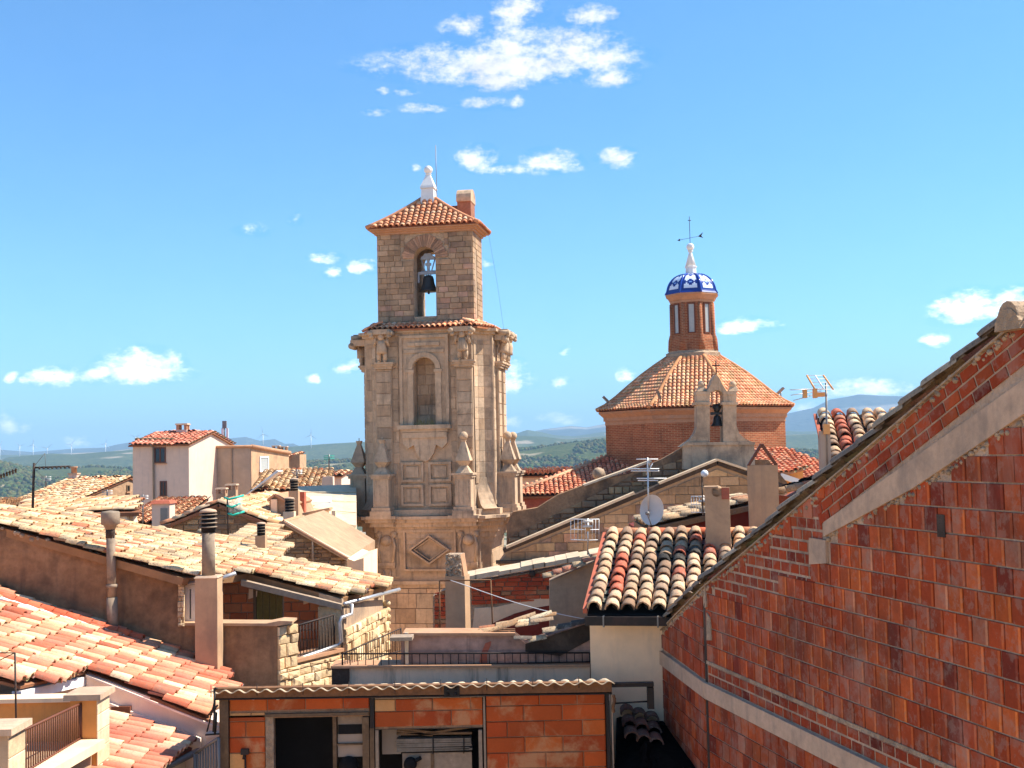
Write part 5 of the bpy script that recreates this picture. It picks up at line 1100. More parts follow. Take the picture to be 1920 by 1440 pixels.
m = MB(); m.box(c.x-.32, c.y-.3, c.z-.6, c.x+.32, c.y+.4, c.z+.66); m.build('wall', 'pink_plaster', hut); m = MB(); m.taper(c, -.38, .38, -.4, .5, .66, -.3, .3, -.3, .4, .78); m.build('roof', 'red_plaster', hut); m = MB(); m.obox(c+V(0.0, -.34, -.35), (.26, 0, 0), (0, .05, 0), (0, 0, .85)); m.build('hatch', 'grey_metal', hut)
chimney('chimney', 'slab capped chimney below the grey block, wider of the pair', P(435, 934, 50), .42, .42, .35, 'tan_plaster', 'slab'); chimney('chimney', 'slab capped chimney beside the green antenna', P(416, 945, 45), .36, .36, .4, 'tan_plaster', 'slab')
# grey fibre cement roofs left of the tower
gr1 = thing('grey_roof_house', 'house with broad grey sheet roof and skylight left of the tower', 'house', P(600, 960, 48)); pts = [P(545, 968, 44), P(668, 985, 46), P(668, 908, 60), P(556, 912, 57)]
def sheet(parent, pts, mat='grey_roof', seams=3):
    m = MB(); n = (pts[1]-pts[0]).cross(pts[3]-pts[0]).normalized(); n = n if n.z > 0 else -n; m.prism(pts, -n*.1); r = m.build('roof', mat, parent)
    for k in range(1, seams+1):
        t = k/(seams+1); q = MB(); q.tube([pts[0].lerp(pts[3], t)+n*.02, pts[1].lerp(pts[2], t)+n*.02], .03, 4); q.build('seam', mat, r)
    return r
r = sheet(gr1, pts)
m = MB(); m.prism([p-V(0, 0, .12) for p in pts], V(0, 0, -9)); m.build('wall', 'pink_plaster', gr1)
sk_ = MB(); c = P(603, 942, 51.4); sk_.obox(c+V(-.45, -.4, -.05), (.9, .1, -.02), (-.1, .9, .16), (0, 0, .12)); s_ = sk_.build('skylight', 'white_metal', gr1); g_ = MB(); g_.obox(c+V(-.33, -.26, .075), (.68, .08, -.015), (-.08, .64, .114), (0, 0, .01)); g_.build('pane', 'glass', s_)
gw = thing('gabled_stone_wall', 'narrow brick gable between the middle roofs and the grey roof', 'house', P(530, 985, 42)); m = MB(); slab(m, 42, [(505, 1500), (505, 938), (516, 930), (546, 948), (556, 975), (556, 1500)], 4); m.build('wall', 'house_stone', gw)
m = MB(); strip(m, 42, (503, 940), (517, 929), .08, -.1, 4); strip(m, 42, (515, 929), (548, 949), .08, -.1, 4); m.build('verge', 'terracotta_coping', gw, 'stuff'); m = MB(); m.obox(P(508, 1000, 41.9), (.22, 0, 0), (0, .15, 0), (0, 0, 1.2)); m.build('quoin', 'cream_plaster', gw)
p_ = chimney('chimney', 'tall tan chimney with dark metal cowl beside the grey roof', P(552, 965, 42), .34, .34, .85, 'tan_plaster', 'louvre'); chimney('chimney', 'reddish square chimney behind the tall cowled one', P(565, 945, 44), .3, .4, .45, 'red_plaster', None)
chimney('chimney', 'white chimney with black louvred cowl at the brown gable', P(543, 985, 36), .33, .33, .42, 'cream_plaster', 'louvre')
par = thing('cream_parapet', 'cream parapet wall with red coping on the grey roof', 'wall', P(590, 985, 38)); m = MB(); slab(m, 38, [(567, 1010), (571, 965), (617, 956), (617, 1000)], .5); m.build('wall', 'cream_plaster', par); m = MB(); strip(m, 38, (568, 966), (619, 956), .07, -.08, .58); m.build('coping', 'terracotta_coping', par)
sc_ = chimney('roof_vent', 'stubby cream vent at the end of the red coped parapet', P(622, 974, 40), .3, .3, .3, 'cream_plaster', None)
# brown house with the falling grey roof
YBH = 30.0
bh = thing('brown_stone_house', 'brown stone house whose grey sheet roof falls towards the tower', 'house', P(585, 1050, YBH)); o_ = [(520, 1720), (520, 984), (536, 978), (585, 1005), (651, 1046), (651, 1720)]
m = MB(); slab(m, YBH, o_, 6); m.build('wall', 'house_stone', bh); wl = Wall2D(P(520, 1075, YBH), V(1, 0, 0)); wl.N = V(0, -1, 0); ly = Layer('wall_stone', 'rubble', bh, 'rough', 250, 'small_wall_stones'); q = [wl.px(*p) for p in ((521, 1072), (521, 988), (537, 983), (650, 1050), (650, 1072))]
lay(wl, ly, 0, min(b for _, b in q), max(a for a, _ in q), max(b for _, b in q), .1, .26, .02, .04, WBR, halfplanes(q), lenvar=.5, jit=.25, dvar=.5); ly.done()
pts = [P(534, 976, YBH-.15), P(653, 1045, YBH-.15), P(682, 1034, YBH+5), P(585, 968, YBH+9)]; sheet(bh, pts, 'grey_roof', 2)
m = MB(); strip(m, YBH, (533, 980), (652, 1048), .05, -.2, .05); m.build('verge', 'terracotta_coping', bh); m = MB(); strip(m, YBH, (516, 992), (537, 978), .07, -.15, 2); m.build('verge', 'terracotta_coping', bh)
m = MB(); m.tube([P(586, 1006, YBH-.12), P(587, 1070, YBH-.12)], .03, 6); m.build('downpipe', 'grey_wood', bh)
m = MB(); slab(m, YBH+.05, [(651.2, 1720), (651.2, 1047), (664, 1052), (682, 1046), (682, 1720)], 3); m.build('side_wall', 'cream_plaster', bh)
lw = thing('low_middle_house', 'pale tiled roof between the long roof and the brown stone house', 'house', P(450, 1045, 26)-V(0, 0, 3)); lp0, lpn = P(430, 1022, 26), V(.24, -.1, 1).normalized(); pxs = ((352, 1040), (400, 1022), (470, 1001), (516, 986), (528, 1004), (530, 1075), (400, 1060)); pts = [onplane(x, y, lp0, lpn) for x, y in pxs]
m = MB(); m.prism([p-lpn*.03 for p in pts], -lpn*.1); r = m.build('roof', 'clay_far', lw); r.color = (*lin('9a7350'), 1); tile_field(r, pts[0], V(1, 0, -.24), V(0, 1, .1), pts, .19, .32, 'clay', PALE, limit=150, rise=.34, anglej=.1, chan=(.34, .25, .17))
m = MB(); m.prism([p-lpn*.14 for p in pts], V(0, 0, -8)); m.build('wall', 'house_stone', lw)
chimney('chimney', 'small banded chimney rising from the pale roof before the brown house', P(490, 1040, 26), .22, .22, .42, 'tan_plaster', 'louvre')
# ================================================================== near: the great brick gable wall on the right
O2 = P(1322, 1190, 14.3); O1 = P(1228, 1250, 17.2); O2.z = O1.z = 0; dm_ = P(1920, 900, 8.4)-O2; dm_.z = 0; dm_.normalize(); d1_ = (O2-O1).normalized(); L1 = (O2-O1).length
gw_ = thing('brick_gable_wall', 'huge gable wall of red hollow bricks filling the right side', 'wall', V(3, 11, 2))
WM = Wall2D(O2, dm_, V(dm_.y, -dm_.x, 0).normalized()); WL = Wall2D(O1, d1_, V(-d1_.y*-1, 0, 0)); WL.N = V(d1_.y, -d1_.x, 0).normalized()
LM = 9.6
rk0 = WL.px(1227, 1196); rk1 = WM.px(1322, 1101); rk2 = WM.px(1896, 612)
rs0, rs2 = (rk1[1]-rk0[1])/(L1-rk0[0]), (rk2[1]-rk1[1])/(rk2[0]-rk1[0]); ridge = (rk2[0]+.1, rk2[1]+.1*rs2)
m = MB(); zt0 = rk0[1]-rk0[0]*rs0
m.prism([WL.p(0, 1, -.002), WL.p(L1, 1, -.002), WL.p(L1, rk1[1], -.002), WL.p(0, zt0, -.002)], -WL.N*.2)
m.prism([WM.p(0.001, 1, -.002), WM.p(LM, 1, -.002), WM.p(LM, ridge[1]-(LM-ridge[0])*rs2, -.002), WM.p(ridge[0], ridge[1], -.002), WM.p(0.001, rk1[1], -.002)], -WM.N*.22)
m.build('mortar_backing', 'mortar', gw_)
HB = pick((6, lin('a84a26')), (5, lin('9f4423')), (4, lin('b2552c')), (1.6, lin('963e20')), (.5, lin('7a3020')), (1, lin('b06a50')), (1.5, lin('bc5c2c')))
SB = pick((4, lin('a5441f')), (3, lin('943a1c')), (2, lin('a84e28')), (1, lin('702a1a')))
capM = [(-rs2, 1, rk1[1]-.03), (rs2, 1, ridge[1]+ridge[0]*rs2-.03)]
S1 = [WM.px(*p) for p in ((1338, 1100), (1548, 936), (1549, 1000), (1524, 1060), (1526, 1108), (1450, 1092), (1372, 1122))]
RB_ = [WM.px(*p) for p in ((1549, 1006), (1549, 979), (1640, 915), (1920, 716), (1990, 664), (1990, 735), (1920, 780), (1716, 916))]
zb0, zb1 = 11.02, 11.208                              # level concrete band
pad = [WM.px(*p) for p in ((1522, 1058), (1522, 1008), (1553, 1013), (1554, 1056))]
abv = lambda u, v: v > RB_[0][1]+(u-RB_[0][0])*(RB_[2][1]-RB_[1][1])/(RB_[2][0]-RB_[1][0]) and u > RB_[0][0]-.05
def skipm(u, v): return any(inside(S1, u+a, v) for a in (0, .06, -.06)) or inside(RB_, u, v) or abv(u, v) or inside(pad, u, v)
def layw(wl, ly, u0, v0, u1, v1, ch, bl, joint, d, cf, hps, skip, prio, bond=.5):
    tmp = Layer('x', None, None); lay(wl, tmp, u0, v0, u1, v1, ch, bl, joint, d, cf, hps, lenvar=.05, bond=bond, dvar=.25)
    for (_, _, w_, poly, dd, c, rc) in tmp.items:
        q = ((rc[0]+rc[2])/2, (rc[1]+rc[3])/2) if rc else (sum(p[0] for p in poly)/len(poly), sum(p[1] for p in poly)/len(poly))
        if skip and skip(*q): continue
        ly.piece(w_, poly, dd, c, rc, prio(*q))
hol = Layer('hollow_brick', 'hollow', gw_, 'hollow', 300, 'joined_hollow_bricks'); sml = Layer('small_brick', 'hollow', gw_, 'plain', 300, 'joined_small_bricks')
vis = lambda u, v: abs(u-3.6)*.6+abs(v-12.2)-(3 if u > .2 and v > 10.6 and u < 7 else 0)
def layh(wl, ly, u0, v0, u1, v1, cf, hps, skip, prio): layw(wl, ly, u0, v0, u1, v1, .204, .192, .013, .011, cf, hps, skip, prio)
layh(WM, hol, .06, 11.463, 7.4, 15.2, HB, capM, skipm, vis)
layh(WM, hol, .06, 11.016-.204*9, 6.6, zb0-.005, HB, None, None, lambda u, v: vis(u, v)+1)
layw(WM, sml, .06, zb1+.004, 6.9, 11.432, .108, .2, .022, .0035, SB, None, None, lambda u, v: u)
layw(WM, sml, .05, 12.13, 3.05, 13.6, .118, .2, .026, .0035, SB, capM, lambda u, v: not any(inside(S1, u+a, v+b) for a, b in ((0, 0), (.1, 0), (-.1, 0), (0, .1), (0, -.1))), lambda u, v: 2)
# courses that follow the rake above the sloping beam
rdir = (WM.U*1+V(0, 0, rs2)).normalized(); WR = Wall2D(WM.p(*RB_[1]), rdir, WM.N, (V(0, 0, 1)-rdir*rdir.z).normalized())
top_r = [WR.uv(WM.p(u, rk1[1]+u*rs2-.015)) for u in (RB_[1][0], ridge[0])]
b_r = [WR.uv(WM.p(*RB_[i])) for i in (1, 3)]
slope_b = (b_r[1][1]-b_r[0][1])/(b_r[1][0]-b_r[0][0])
layw(WR, sml, -.12, .0, top_r[1][0]+.3, top_r[0][1]+.25, .102, .225, .02, .009, SB, [(0, 1, max(t[1] for t in top_r)), (slope_b, -1, -b_r[0][1]+slope_b*b_r[0][0]-.012), (1, 0, top_r[1][0]+.2)], None, lambda u, v: 1)
# left, slightly turned bay
capL = [(-rs0, 1, zt0-.07)]
vl = lambda u, v: 4-u
layh(WL, hol, .03, 11.225, L1-.05, 12.6, HB, capL, None, vl)
layh(WL, hol, .03, 11.0-.204*9, L1-.05, zb0-.03, HB, None, None, lambda u, v: 5+abs(v-10.5))
layw(WL, sml, .03, 11.3, L1-.05, 12.6, .107, .21, .02, .02, SB, capL+[(rs0, -1, -(zt0-.28))], None, lambda u, v: 3) if False else None
hol.done(); sml.done()
def bandpart(wl, name, mat, poly, d): m = MB(); m.prism([wl.p(u, v, -.004) for u, v in poly], wl.N*d); return m.build(name, mat, gw_)
bandpart(WM, 'sloping_beam', 'concrete', RB_, .034)
bandpart(WM, 'concrete_band', 'concrete', [(.0, zb0), (LM, zb0), (LM, zb1), (.0, zb1)], .05); bandpart(WL, 'concrete_band', 'concrete', [(0, zb0-.02), (L1-.003, zb0), (L1-.003, zb1), (0, zb1-.02)], .05)
bandpart(WM, 'mortar_strip', 'rough_mortar', [(.06, 11.434), (LM, 11.434), (LM, 11.475), (.06, 11.475)], .024)
bandpart(WM, 'concrete_pad', 'concrete', pad, .035)
for (a, b, c, d) in ((.1, 11.72, .25, 12.0), (.07, 12.1, .13, 12.35)): bandpart(WM, 'mortar_patch', 'rough_mortar', [(a, b), (c, b+.02), (c-.02, d), (a+.02, d+.05)], .03)
m = MB(); m.prism([WL.p(L1-.03, 9, .001), WL.p(L1-.03, 12.1, .001), WM.p(.05, 12.2, .001), WM.p(.05, 9, .001)], -WL.N*.0+WM.N*.004); m.build('crack_mortar', 'dark_stone', gw_)
# thin dark line under the band
m = MB(); m.prism([WM.p(0, zb0-.012, .0), WM.p(LM, zb0-.012, .0), WM.p(LM, zb0-.001, .0), WM.p(0, zb0-.001, .0)], WM.N*.03); m.build('dark_line', 'dark_stone', gw_)
# crumbling mortar bed under the verge
rd = random.Random(5); cm = MB()
for k in range(150):
    u = rd.uniform(0, ridge[0]); z = rk1[1]+u*rs2-rd.uniform(.02, .1); cm.ball(WM.p(u, z, .0), rd.uniform(.012, .04), 5, 4, .7)
for k in range(70):
    u = rd.uniform(0, L1); z = zt0+u*rs0-rd.uniform(.02, .1); cm.ball(WL.p(u, z, .0), rd.uniform(.012, .035), 5, 4, .7)
for k in range(110):
    t = rd.random(); a, b = RB_[0], RB_[7]; c = RB_[6]; p = (a[0]+(b[0]-a[0])*t*2, a[1]+(b[1]-a[1])*t*2) if t < .5 else (b[0]+(c[0]-b[0])*(t*2-1), b[1]+(c[1]-b[1])*(t*2-1)); cm.ball(WM.p(p[0], p[1]-rd.uniform(0, .05), .0), rd.uniform(.01, .035), 5, 4, .7)
cm.build('crumbling_mortar', 'rough_mortar', gw_, 'stuff')
m = MB(); m.tube([WM.p(*WM.px(1886, 812), .0), WM.p(*WM.px(1886, 812), .0)+V(.0, -.0, 0), WM.p(*WM.px(1935, 820), .06)], .012, 5); m.build('iron_bar', 'iron', gw_)
h_ = WM.px(1768, 986); m = MB(); m.prism([WM.p(h_[0]+a, h_[1]+b, .0165) for a, b in ((-.055, -.09), (.055, -.09), (.055, .09), (-.055, .09))], WM.N*.003); m.build('dark_hole', 'dark_stone', gw_)  # small dark plate marking a hole in the brickwork
# verge and roof slope running away behind the wall
GREYT = pick((4, lin('a08c74')), (3, lin('b39c80')), (2, lin('8a7866')), (1, lin('bca486')))
Wd = -WM.N
gr_ = MB(); e0, e1, e2 = WL.p(-.1, zt0-.04, .03), WM.p(0, rk1[1]-.02, .03), WM.p(ridge[0], ridge[1]-.02, .03)
for a, b in ((e0, e1), (e1, e2)): gr_.prism([a, b, b+Wd*3, a+Wd*3], V(0, 0, .018))
e3 = WM.p(LM, ridge[1]-(LM-ridge[0])*rs2-.02, .03); gr_.prism([e2+V(0, 0, .001), e3, e3+Wd*3, e2+Wd*3+V(0, 0, .001)], V(0, 0, .018)); groof = gr_.build('roof', 'rough_mortar', gw_)
for a, b, lim in ((e0, e1, 80), (e1, e2, 120)):
    tile_field(groof, a+V(0, 0, .035)-Wd*.03, a-b, Wd, [a+V(0, 0, .012)-Wd*.03, b+V(0, 0, .012)-Wd*.03, b+V(0, 0, .012)+Wd*2.2, a+V(0, 0, .012)+Wd*2.2], .2, .42, 'clay', GREYT, limit=lim, prio=lambda p: (p-WM.O).dot(Wd))
m = MB(); a = [( -.12*math.cos(math.pi*k/8), .15*math.sin(math.pi*k/8)) for k in range(9)]; rp = WM.p(ridge[0], ridge[1]-.02, .1)
m.prism([rp+WM.U*x+V(0, 0, z) for x, z in a], Wd*3); m.build('ridge_tile', 'clay', gw_).color = (*lin('b89a7c'), 1)
m = MB(); m.prism([rp+WM.N*.01+WM.U*x*1.2+V(0, 0, z*1.05-.06) for x, z in a], -WM.N*.3); m.build('ridge_mortar', 'rough_mortar', gw_)

# ================================================================== house with the big barrel tiles, centre right
MOT = pick((5, lin('dcb48c')), (4, lin('cda680')), (3, lin('b39072')), (2, lin('e6c49c')), (1, lin('9c7c62')))
SAL = lin('c8674a')
def cmot(i, j, nc, nr):
    if i == 1 and nr-9 <= j <= nr-5: return SAL
    if (i, j) in ((5, 4), (5, 7), (7, 8), (7, 7), (2, nr-2), (6, nr-2)): return SAL
    if (i, j) in ((5, nr-4), (6, nr-4), (4, nr-5), (5, nr-5)): return (.03, .027, .024)
    return MOT()
W10, D10 = V(.983, -.184, 0), V(.184, .983, 0)
th = thing('barrel_tile_house', 'cream house with big mottled barrel tiles beside the brick gable', 'house', P(1170, 1300, 17))
ea = P(1101, 1150, 16.6); za_ = P(1143, 1003, 19.4); dz = za_.z-ea.z; run = (za_-ea).dot(D10)
eb, zb__ = ea+W10*2.9, ea+W10*2.9+D10*run+V(0, 0, dz); za_ = ea+D10*run+V(0, 0, dz)
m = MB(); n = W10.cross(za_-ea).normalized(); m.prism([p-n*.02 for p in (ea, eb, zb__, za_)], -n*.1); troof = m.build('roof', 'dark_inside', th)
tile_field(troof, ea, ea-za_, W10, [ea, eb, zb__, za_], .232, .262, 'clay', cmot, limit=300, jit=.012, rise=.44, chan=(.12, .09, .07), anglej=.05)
m = MB(); m.prism([ea-W10*.06+n*.0, za_-W10*.06, za_-W10*.0, ea], n*.07); o = m.build('verge_mortar', 'red_plaster', th)
for k in range(8):
    a = za_+W10*(-.05+k*.36)+D10*.02+V(0, 0, .02); m = MB(); m.tube([a, a+W10*.34], .1, 10, .085); o = m.build('ridge_tile', 'clay_new', th); o.color = (*random.choice([lin('d0764f'), lin('cf8a62'), lin('c86a48')]), 1)
wb = ea+D10*.25-V(0, 0, .1); m = MB(); m.prism([V(wb.x, wb.y, 1), V(*(wb+W10*2.8).to_2d(), 1), V(*(wb+W10*2.8).to_2d(), ea.z-.12), V(wb.x, wb.y, ea.z-.12)], D10*(run-.3)); m.build('wall', 'cream_plaster', th)
m = MB(); m.prism([wb+W10*.0+V(0, 0, 0), wb+D10*(run-.3), wb+D10*(run-.3)+V(0, 0, dz-.05), wb+V(0, 0, .1)], W10*.2) ; m.build('side_gable', 'grey_render', th)
g0 = ea-D10*.04-V(0, 0, .15)-W10*.02; m = MB(); m.obox(g0, W10*2.9, -D10*.1, V(0, 0, .12)); m.build('gutter', 'black_steel', th)
for k in range(4): m = MB(); m.obox(g0+W10*(.25+k*.75)-D10*.11-V(0, 0, .02), W10*.02, D10*.12, V(0, 0, .15)); m.build('gutter_bracket', 'grey_metal', th)
m = MB(); p = P(1211, 1233, 16.72); m.obox(p, (.11, -.02, 0), (0, .05, 0), (0, 0, .1)); m.build('vent_box', 'black_steel', th)
# the higher roof behind the gable
t2 = thing('upper_tile_house', 'small higher roof of grey and red barrel tiles behind the sloping gable', 'house', P(1600, 900, 20))
def cm2(i, j, nc, nr): return random.choice([SAL, SAL, lin('b8785c'), lin('bd9a78')]) if i == 1 else MOT()
ea2 = P(1559, 895, 18.7); za2 = P(1545, 781, 21.4); dz2 = za2.z-ea2.z; run2 = (za2-ea2).dot(D10); za2 = ea2+D10*run2+V(0, 0, dz2); eb2, zb2 = ea2+W10*2.2, za2+W10*2.2
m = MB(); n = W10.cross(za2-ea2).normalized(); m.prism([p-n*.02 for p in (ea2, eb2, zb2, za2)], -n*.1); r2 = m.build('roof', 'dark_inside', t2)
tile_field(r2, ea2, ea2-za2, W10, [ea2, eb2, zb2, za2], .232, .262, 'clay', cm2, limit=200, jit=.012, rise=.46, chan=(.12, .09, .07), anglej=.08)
m = MB(); m.prism([ea2-W10*.06, za2-W10*.06, za2, ea2], n*.06); m.build('verge_mortar', 'red_plaster', t2)
w2_ = ea2+D10*.2-V(0, 0, .1); m = MB(); m.prism([V(w2_.x, w2_.y, 1), V(*(w2_+W10*2).to_2d(), 1), w2_+W10*2, w2_], D10*(run2-.3)); m.prism([w2_+V(0, 0, .002)-W10*.002, w2_+D10*(run2-.3)+V(0, 0, .002)-W10*.002, w2_+D10*(run2-.3)+V(0, 0, dz2)-W10*.002, w2_+V(0, 0, .02)-W10*.002], W10*.15); m.build('wall', 'grey_plaster', t2)
m = MB(); m.obox(P(1541, 893, 18.9), (.16, 0, 0), (0, .1, 0), (0, 0, P(1541, 808, 18.9).z-P(1541, 893, 18.9).z)); m.build('corner_post', 'grey_plaster', t2)
m = MB(); m.obox(P(1545, 814, 18.85), (.1, 0, 0), (0, .05, 0), (0, 0, .16)); m.build('junction_box', 'amber_plastic', t2)
# low pale roof and red walls between the chimneys
lr = thing('ridge_roof', 'low sunlit strip of pale tiles behind the two plain chimneys', 'house', P(1340, 990, 22)); a, b, c = P(1210, 990, 21.2), P(1420, 942, 21.2), P(1215, 975, 24.5)
pts = [a, b, b+V(0, 2, .03), a+V(0, 2, .03)]; m = MB(); m.prism([p-V(0, 0, .02) for p in pts], V(0, 0, -.1)); r = m.build('roof', 'clay', lr); r.color = (*lin('9a7350'), 1); tile_field(r, a, a-b, V(0, 1, 0), pts, .2, .34, 'clay', PALE, limit=200, rise=.34, anglej=.06)
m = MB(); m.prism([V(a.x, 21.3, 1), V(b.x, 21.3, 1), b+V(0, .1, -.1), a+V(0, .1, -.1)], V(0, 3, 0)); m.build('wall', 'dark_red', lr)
rw = thing('red_wall', 'orange red wall stub with loose pale tiles right of the wide chimney', 'wall', P(1480, 980, 20)); m = MB(); slab(m, 20.2, [(1455, 1020), (1455, 928), (1500, 934), (1530, 918), (1545, 950), (1545, 1020)], 1.2); m.build('wall', 'red_plaster', rw)
for k in range(4): a = P(1458+k*17, 928-k*4, 20.0); put('roof_tile', tile_meshes('clay')[k % 4], rw, frame(a, V(0, .3, .08), V(.36, 0, .1), V(0, -.02, .22)), PALE())
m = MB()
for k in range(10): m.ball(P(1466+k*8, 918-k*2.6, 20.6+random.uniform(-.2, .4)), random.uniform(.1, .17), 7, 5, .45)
m.solo('black_tarpaulin', 'black_sheet_and_void', 'crumpled black sheet lying behind the rake of the brick gable', 'tarpaulin')
# the two plain chimneys
ch = thing('chimney', 'narrow plain rendered chimney standing on the mottled barrel tiles', 'chimney', P(1348, 1035, 18.5)); c = P(1348, 1035, 18.5); m = MB(); m.taper(c, -.19, .19, -.2, .2, -.35, -.19, .19, -.2, .2, 1.0, W10, D10); m.build('flue', 'tan_plaster', ch)
m = MB(); m.obox(c-W10*.2-D10*.21+V(0, 0, 1.0), W10*.22, D10*.42, V(0, 0, .03)); m.tube([c-W10*.0+V(0, 0, .95)-D10*.2, c+V(0, 0, .95)+D10*.2], .085, 10); m.build('cap', 'tan_plaster', ch); m = MB(); m.obox(c+W10*.07-D10*.215+V(0, 0, .83), W10*.12, D10*.02, V(0, 0, .18)); m.build('broken_tile', 'red_plaster', ch)
m = MB(); m.taper(c, -.22, .24, -.26, .24, -.4, -.2, .22, -.22, .22, -.0, W10, D10); m.build('foot_mortar', 'dark_stone', ch)
ch = thing('chimney', 'wide plain chimney topped by two tiles leaning into a tent', 'chimney', P(1433, 990, 19.6)); c = P(1433, 990, 19.6); hh_ = P(1433, 872, 19.6).z-c.z; m = MB(); m.taper(c, -.245, .245, -.25, .25, -.6, -.245, .245, -.25, .25, hh_, W10, D10); m.build('flue', 'tan_plaster', ch)
for s in (-1, 1): m = MB(); p = c+V(0, 0, hh_); m.prism([p+W10*s*.2-D10*.26, p+W10*s*.25-D10*.26, p+W10*s*.02-D10*.26+V(0, 0, .36), p+W10*s*-.015-D10*.26+V(0, 0, .33)], D10*.52); m.build('tent_tile', 'brown_frame', ch)
# ================================================================== left: the long tiled stone house
RP0, RN = V(-8.29, 19, 13.007), V(.28, -.02, 1).normalized()
def onroof(px, py): return onplane(px, py, RP0, RN)
fh_ = thing('long_tile_house', 'long old house with sunlit pale tiles over a brown rendered wall', 'house', V(-6, 20, 2))
outl = [onroof(*p) for p in ((-60, 968), (0, 985), (345, 1081), (440, 1076), (466, 1073), (640, 1119), (736, 1094), (600, 1066), (500, 1049), (380, 1015), (250, 991), (180, 972), (40, 963), (-60, 957))]
outl[0] = outl[0]+V(-3.2, 0, .896); outl[-1] = outl[-1]+V(-3.2, 0, .896)
m = MB(); m.prism([p-RN*.03 for p in outl], -RN*.12); lroof = m.build('roof', 'clay_far', fh_); lroof.color = (*lin('9a7350'), 1)
LONG = pick((6, lin('e0bd90')), (4, lin('d6ae80')), (3, lin('c99a6c')), (2, lin('e6c9a0')), (1, lin('c5724e')), (1, lin('b09476')), (.6, lin('cf8a64')))
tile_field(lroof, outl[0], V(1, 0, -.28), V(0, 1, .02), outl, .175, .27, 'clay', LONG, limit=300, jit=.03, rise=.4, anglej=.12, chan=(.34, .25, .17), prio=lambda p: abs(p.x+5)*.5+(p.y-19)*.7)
for (x, y) in ((380, 1000), (520, 1045), (565, 1055), (640, 1078), (470, 1030), (700, 1088), (300, 995), (610, 1066)):
    m = MB(); m.ball(onroof(x, y)+V(0, 0, .03), .13, 7, 5, .55); o = m.build('roof_stone', 'rubble', fh_); o.color = (*lin('b59a78'), 1)
g_top = lambda px, py, Y: P(px, py, Y)
m = MB(); EX = V(-3.2, 0, .88); m.prism([V(P(-60, 970, 19).x-3.2, 19.02, 1), V(P(338, 1080, 19).x, 19.02, 1), P(338, 1084, 19.02), P(0, 990, 19.02), P(-60, 973, 19.02), P(-60, 973, 19.02)+EX], V(0, .5, 0)); m.build('wall', 'old_render', fh_)
m = MB(); rd = random.Random(9)
for k in range(60): t = rd.random(); m.ball(P(345*t, 990+95*t+rd.uniform(-2, 6), 19.0), rd.uniform(.02, .05), 6, 4, .8)
m.build('eaves_mortar', 'rough_mortar', fh_, 'stuff')
wj = Wall2D(P(335, 1174, 18.99), V(1, 0, 0)); wj.N = V(0, -1, 0); ly = Layer('ragged_stone', 'rubble', fh_, 'rough'); lay(wj, ly, 0, .0, .1, P(335, 1092, 18.99).z-wj.O.z, .075, .075, .004, .05, pick((2, lin('d8bd98')), (1, lin('c8a884'))), lenvar=.5, jit=.4, dvar=.6); ly.done()
# window in the step, sill wall and dark room
window(fh_, P(349, 1168, 19.25), V(1, 0, 0), .26, P(349, 1096, 19.25).z-P(349, 1168, 19.25).z, V(0, -1, 0), 'white_paint', 'glass', 1)
window(fh_, P(-14, 1124, 18.98), V(1, 0, 0), .24, .2, V(0, -1, 0), 'brown_frame', 'glass', 0)
m = MB(); slab(m, 19.02, [(338.5, 1720), (338.5, 1172), (520, 1172), (520, 1720)], .35); m.build('terrace_parapet', 'old_render', fh_)
m = MB(); slab(m, 18.97, [(336, 1173), (336, 1168), (500, 1169), (524, 1164), (548, 1165), (548, 1169), (520, 1174)], .42); m.build('parapet_coping', 'tan_plaster', fh_)
m = MB(); slab(m, 19.0, [(346, 1097), (346, 1088), (440, 1080), (440, 1090)], .1); m.build('lintel', 'concrete', fh_) if False else None
gut = MB(); gut.tube([P(350, 1095, 18.95), P(410, 1086, 18.95), P(442, 1075, 18.95)], .035, 7); gut.build('short_gutter', 'galvanised', fh_)
# recessed front behind the terrace: hollow brick with the green door
bw_ = MB(); slab(bw_, 20.9, [(330, 1240), (330, 1066), (466, 1074), (642, 1121), (642, 1240)], .3); bw_.build('recess_wall', 'mortar', fh_)
wl = Wall2D(P(330, 1240, 20.9), V(1, 0, 0)); wl.N = V(0, -1, 0); ly = Layer('recess_brick', 'shed_brick', fh_, limit=120); q = [wl.px(*p) for p in ((400, 1238), (400, 1080), (468, 1080), (600, 1117), (600, 1238))]
RBK = pick((4, lin('d07a48')), (3, lin('c46e40')), (2, lin('d68a58')), (1, lin('b87a58'))); dq = (*wl.px(480, 1238), *wl.px(532, 1104)); dh = (dq[0], -1, dq[2], dq[3])
lay(wl, ly, q[0][0], q[0][1], q[3][0], max(b for _, b in q), .165, .3, .014, .03, RBK, halfplanes(q), holes=(dh,), lenvar=.1, dvar=.3); ly.done()
m = MB(); p0, p1 = wl.px(482, 1236), wl.px(530, 1106)
for k in range(4):
    w_ = (p1[0]-p0[0])/4; m = MB(); m.obox(wl.p(p0[0]+k*w_+.004, p0[1], -.02), wl.U*(w_-.008), wl.N*.04, V(0, 0, p1[1]-p0[1])); m.build('door_plank', 'green_wood', fh_)
m = MB(); m.obox(wl.p(p0[0]-.05, p0[1], 0), wl.U*.05, wl.N*.05, V(0, 0, p1[1]-p0[1]+.05)); m.obox(wl.p(p0[0], p1[1], 0), wl.U*(p1[0]-p0[0]), wl.N*.05, V(0, 0, .05)); m.build('door_frame', 'old_wood', fh_)
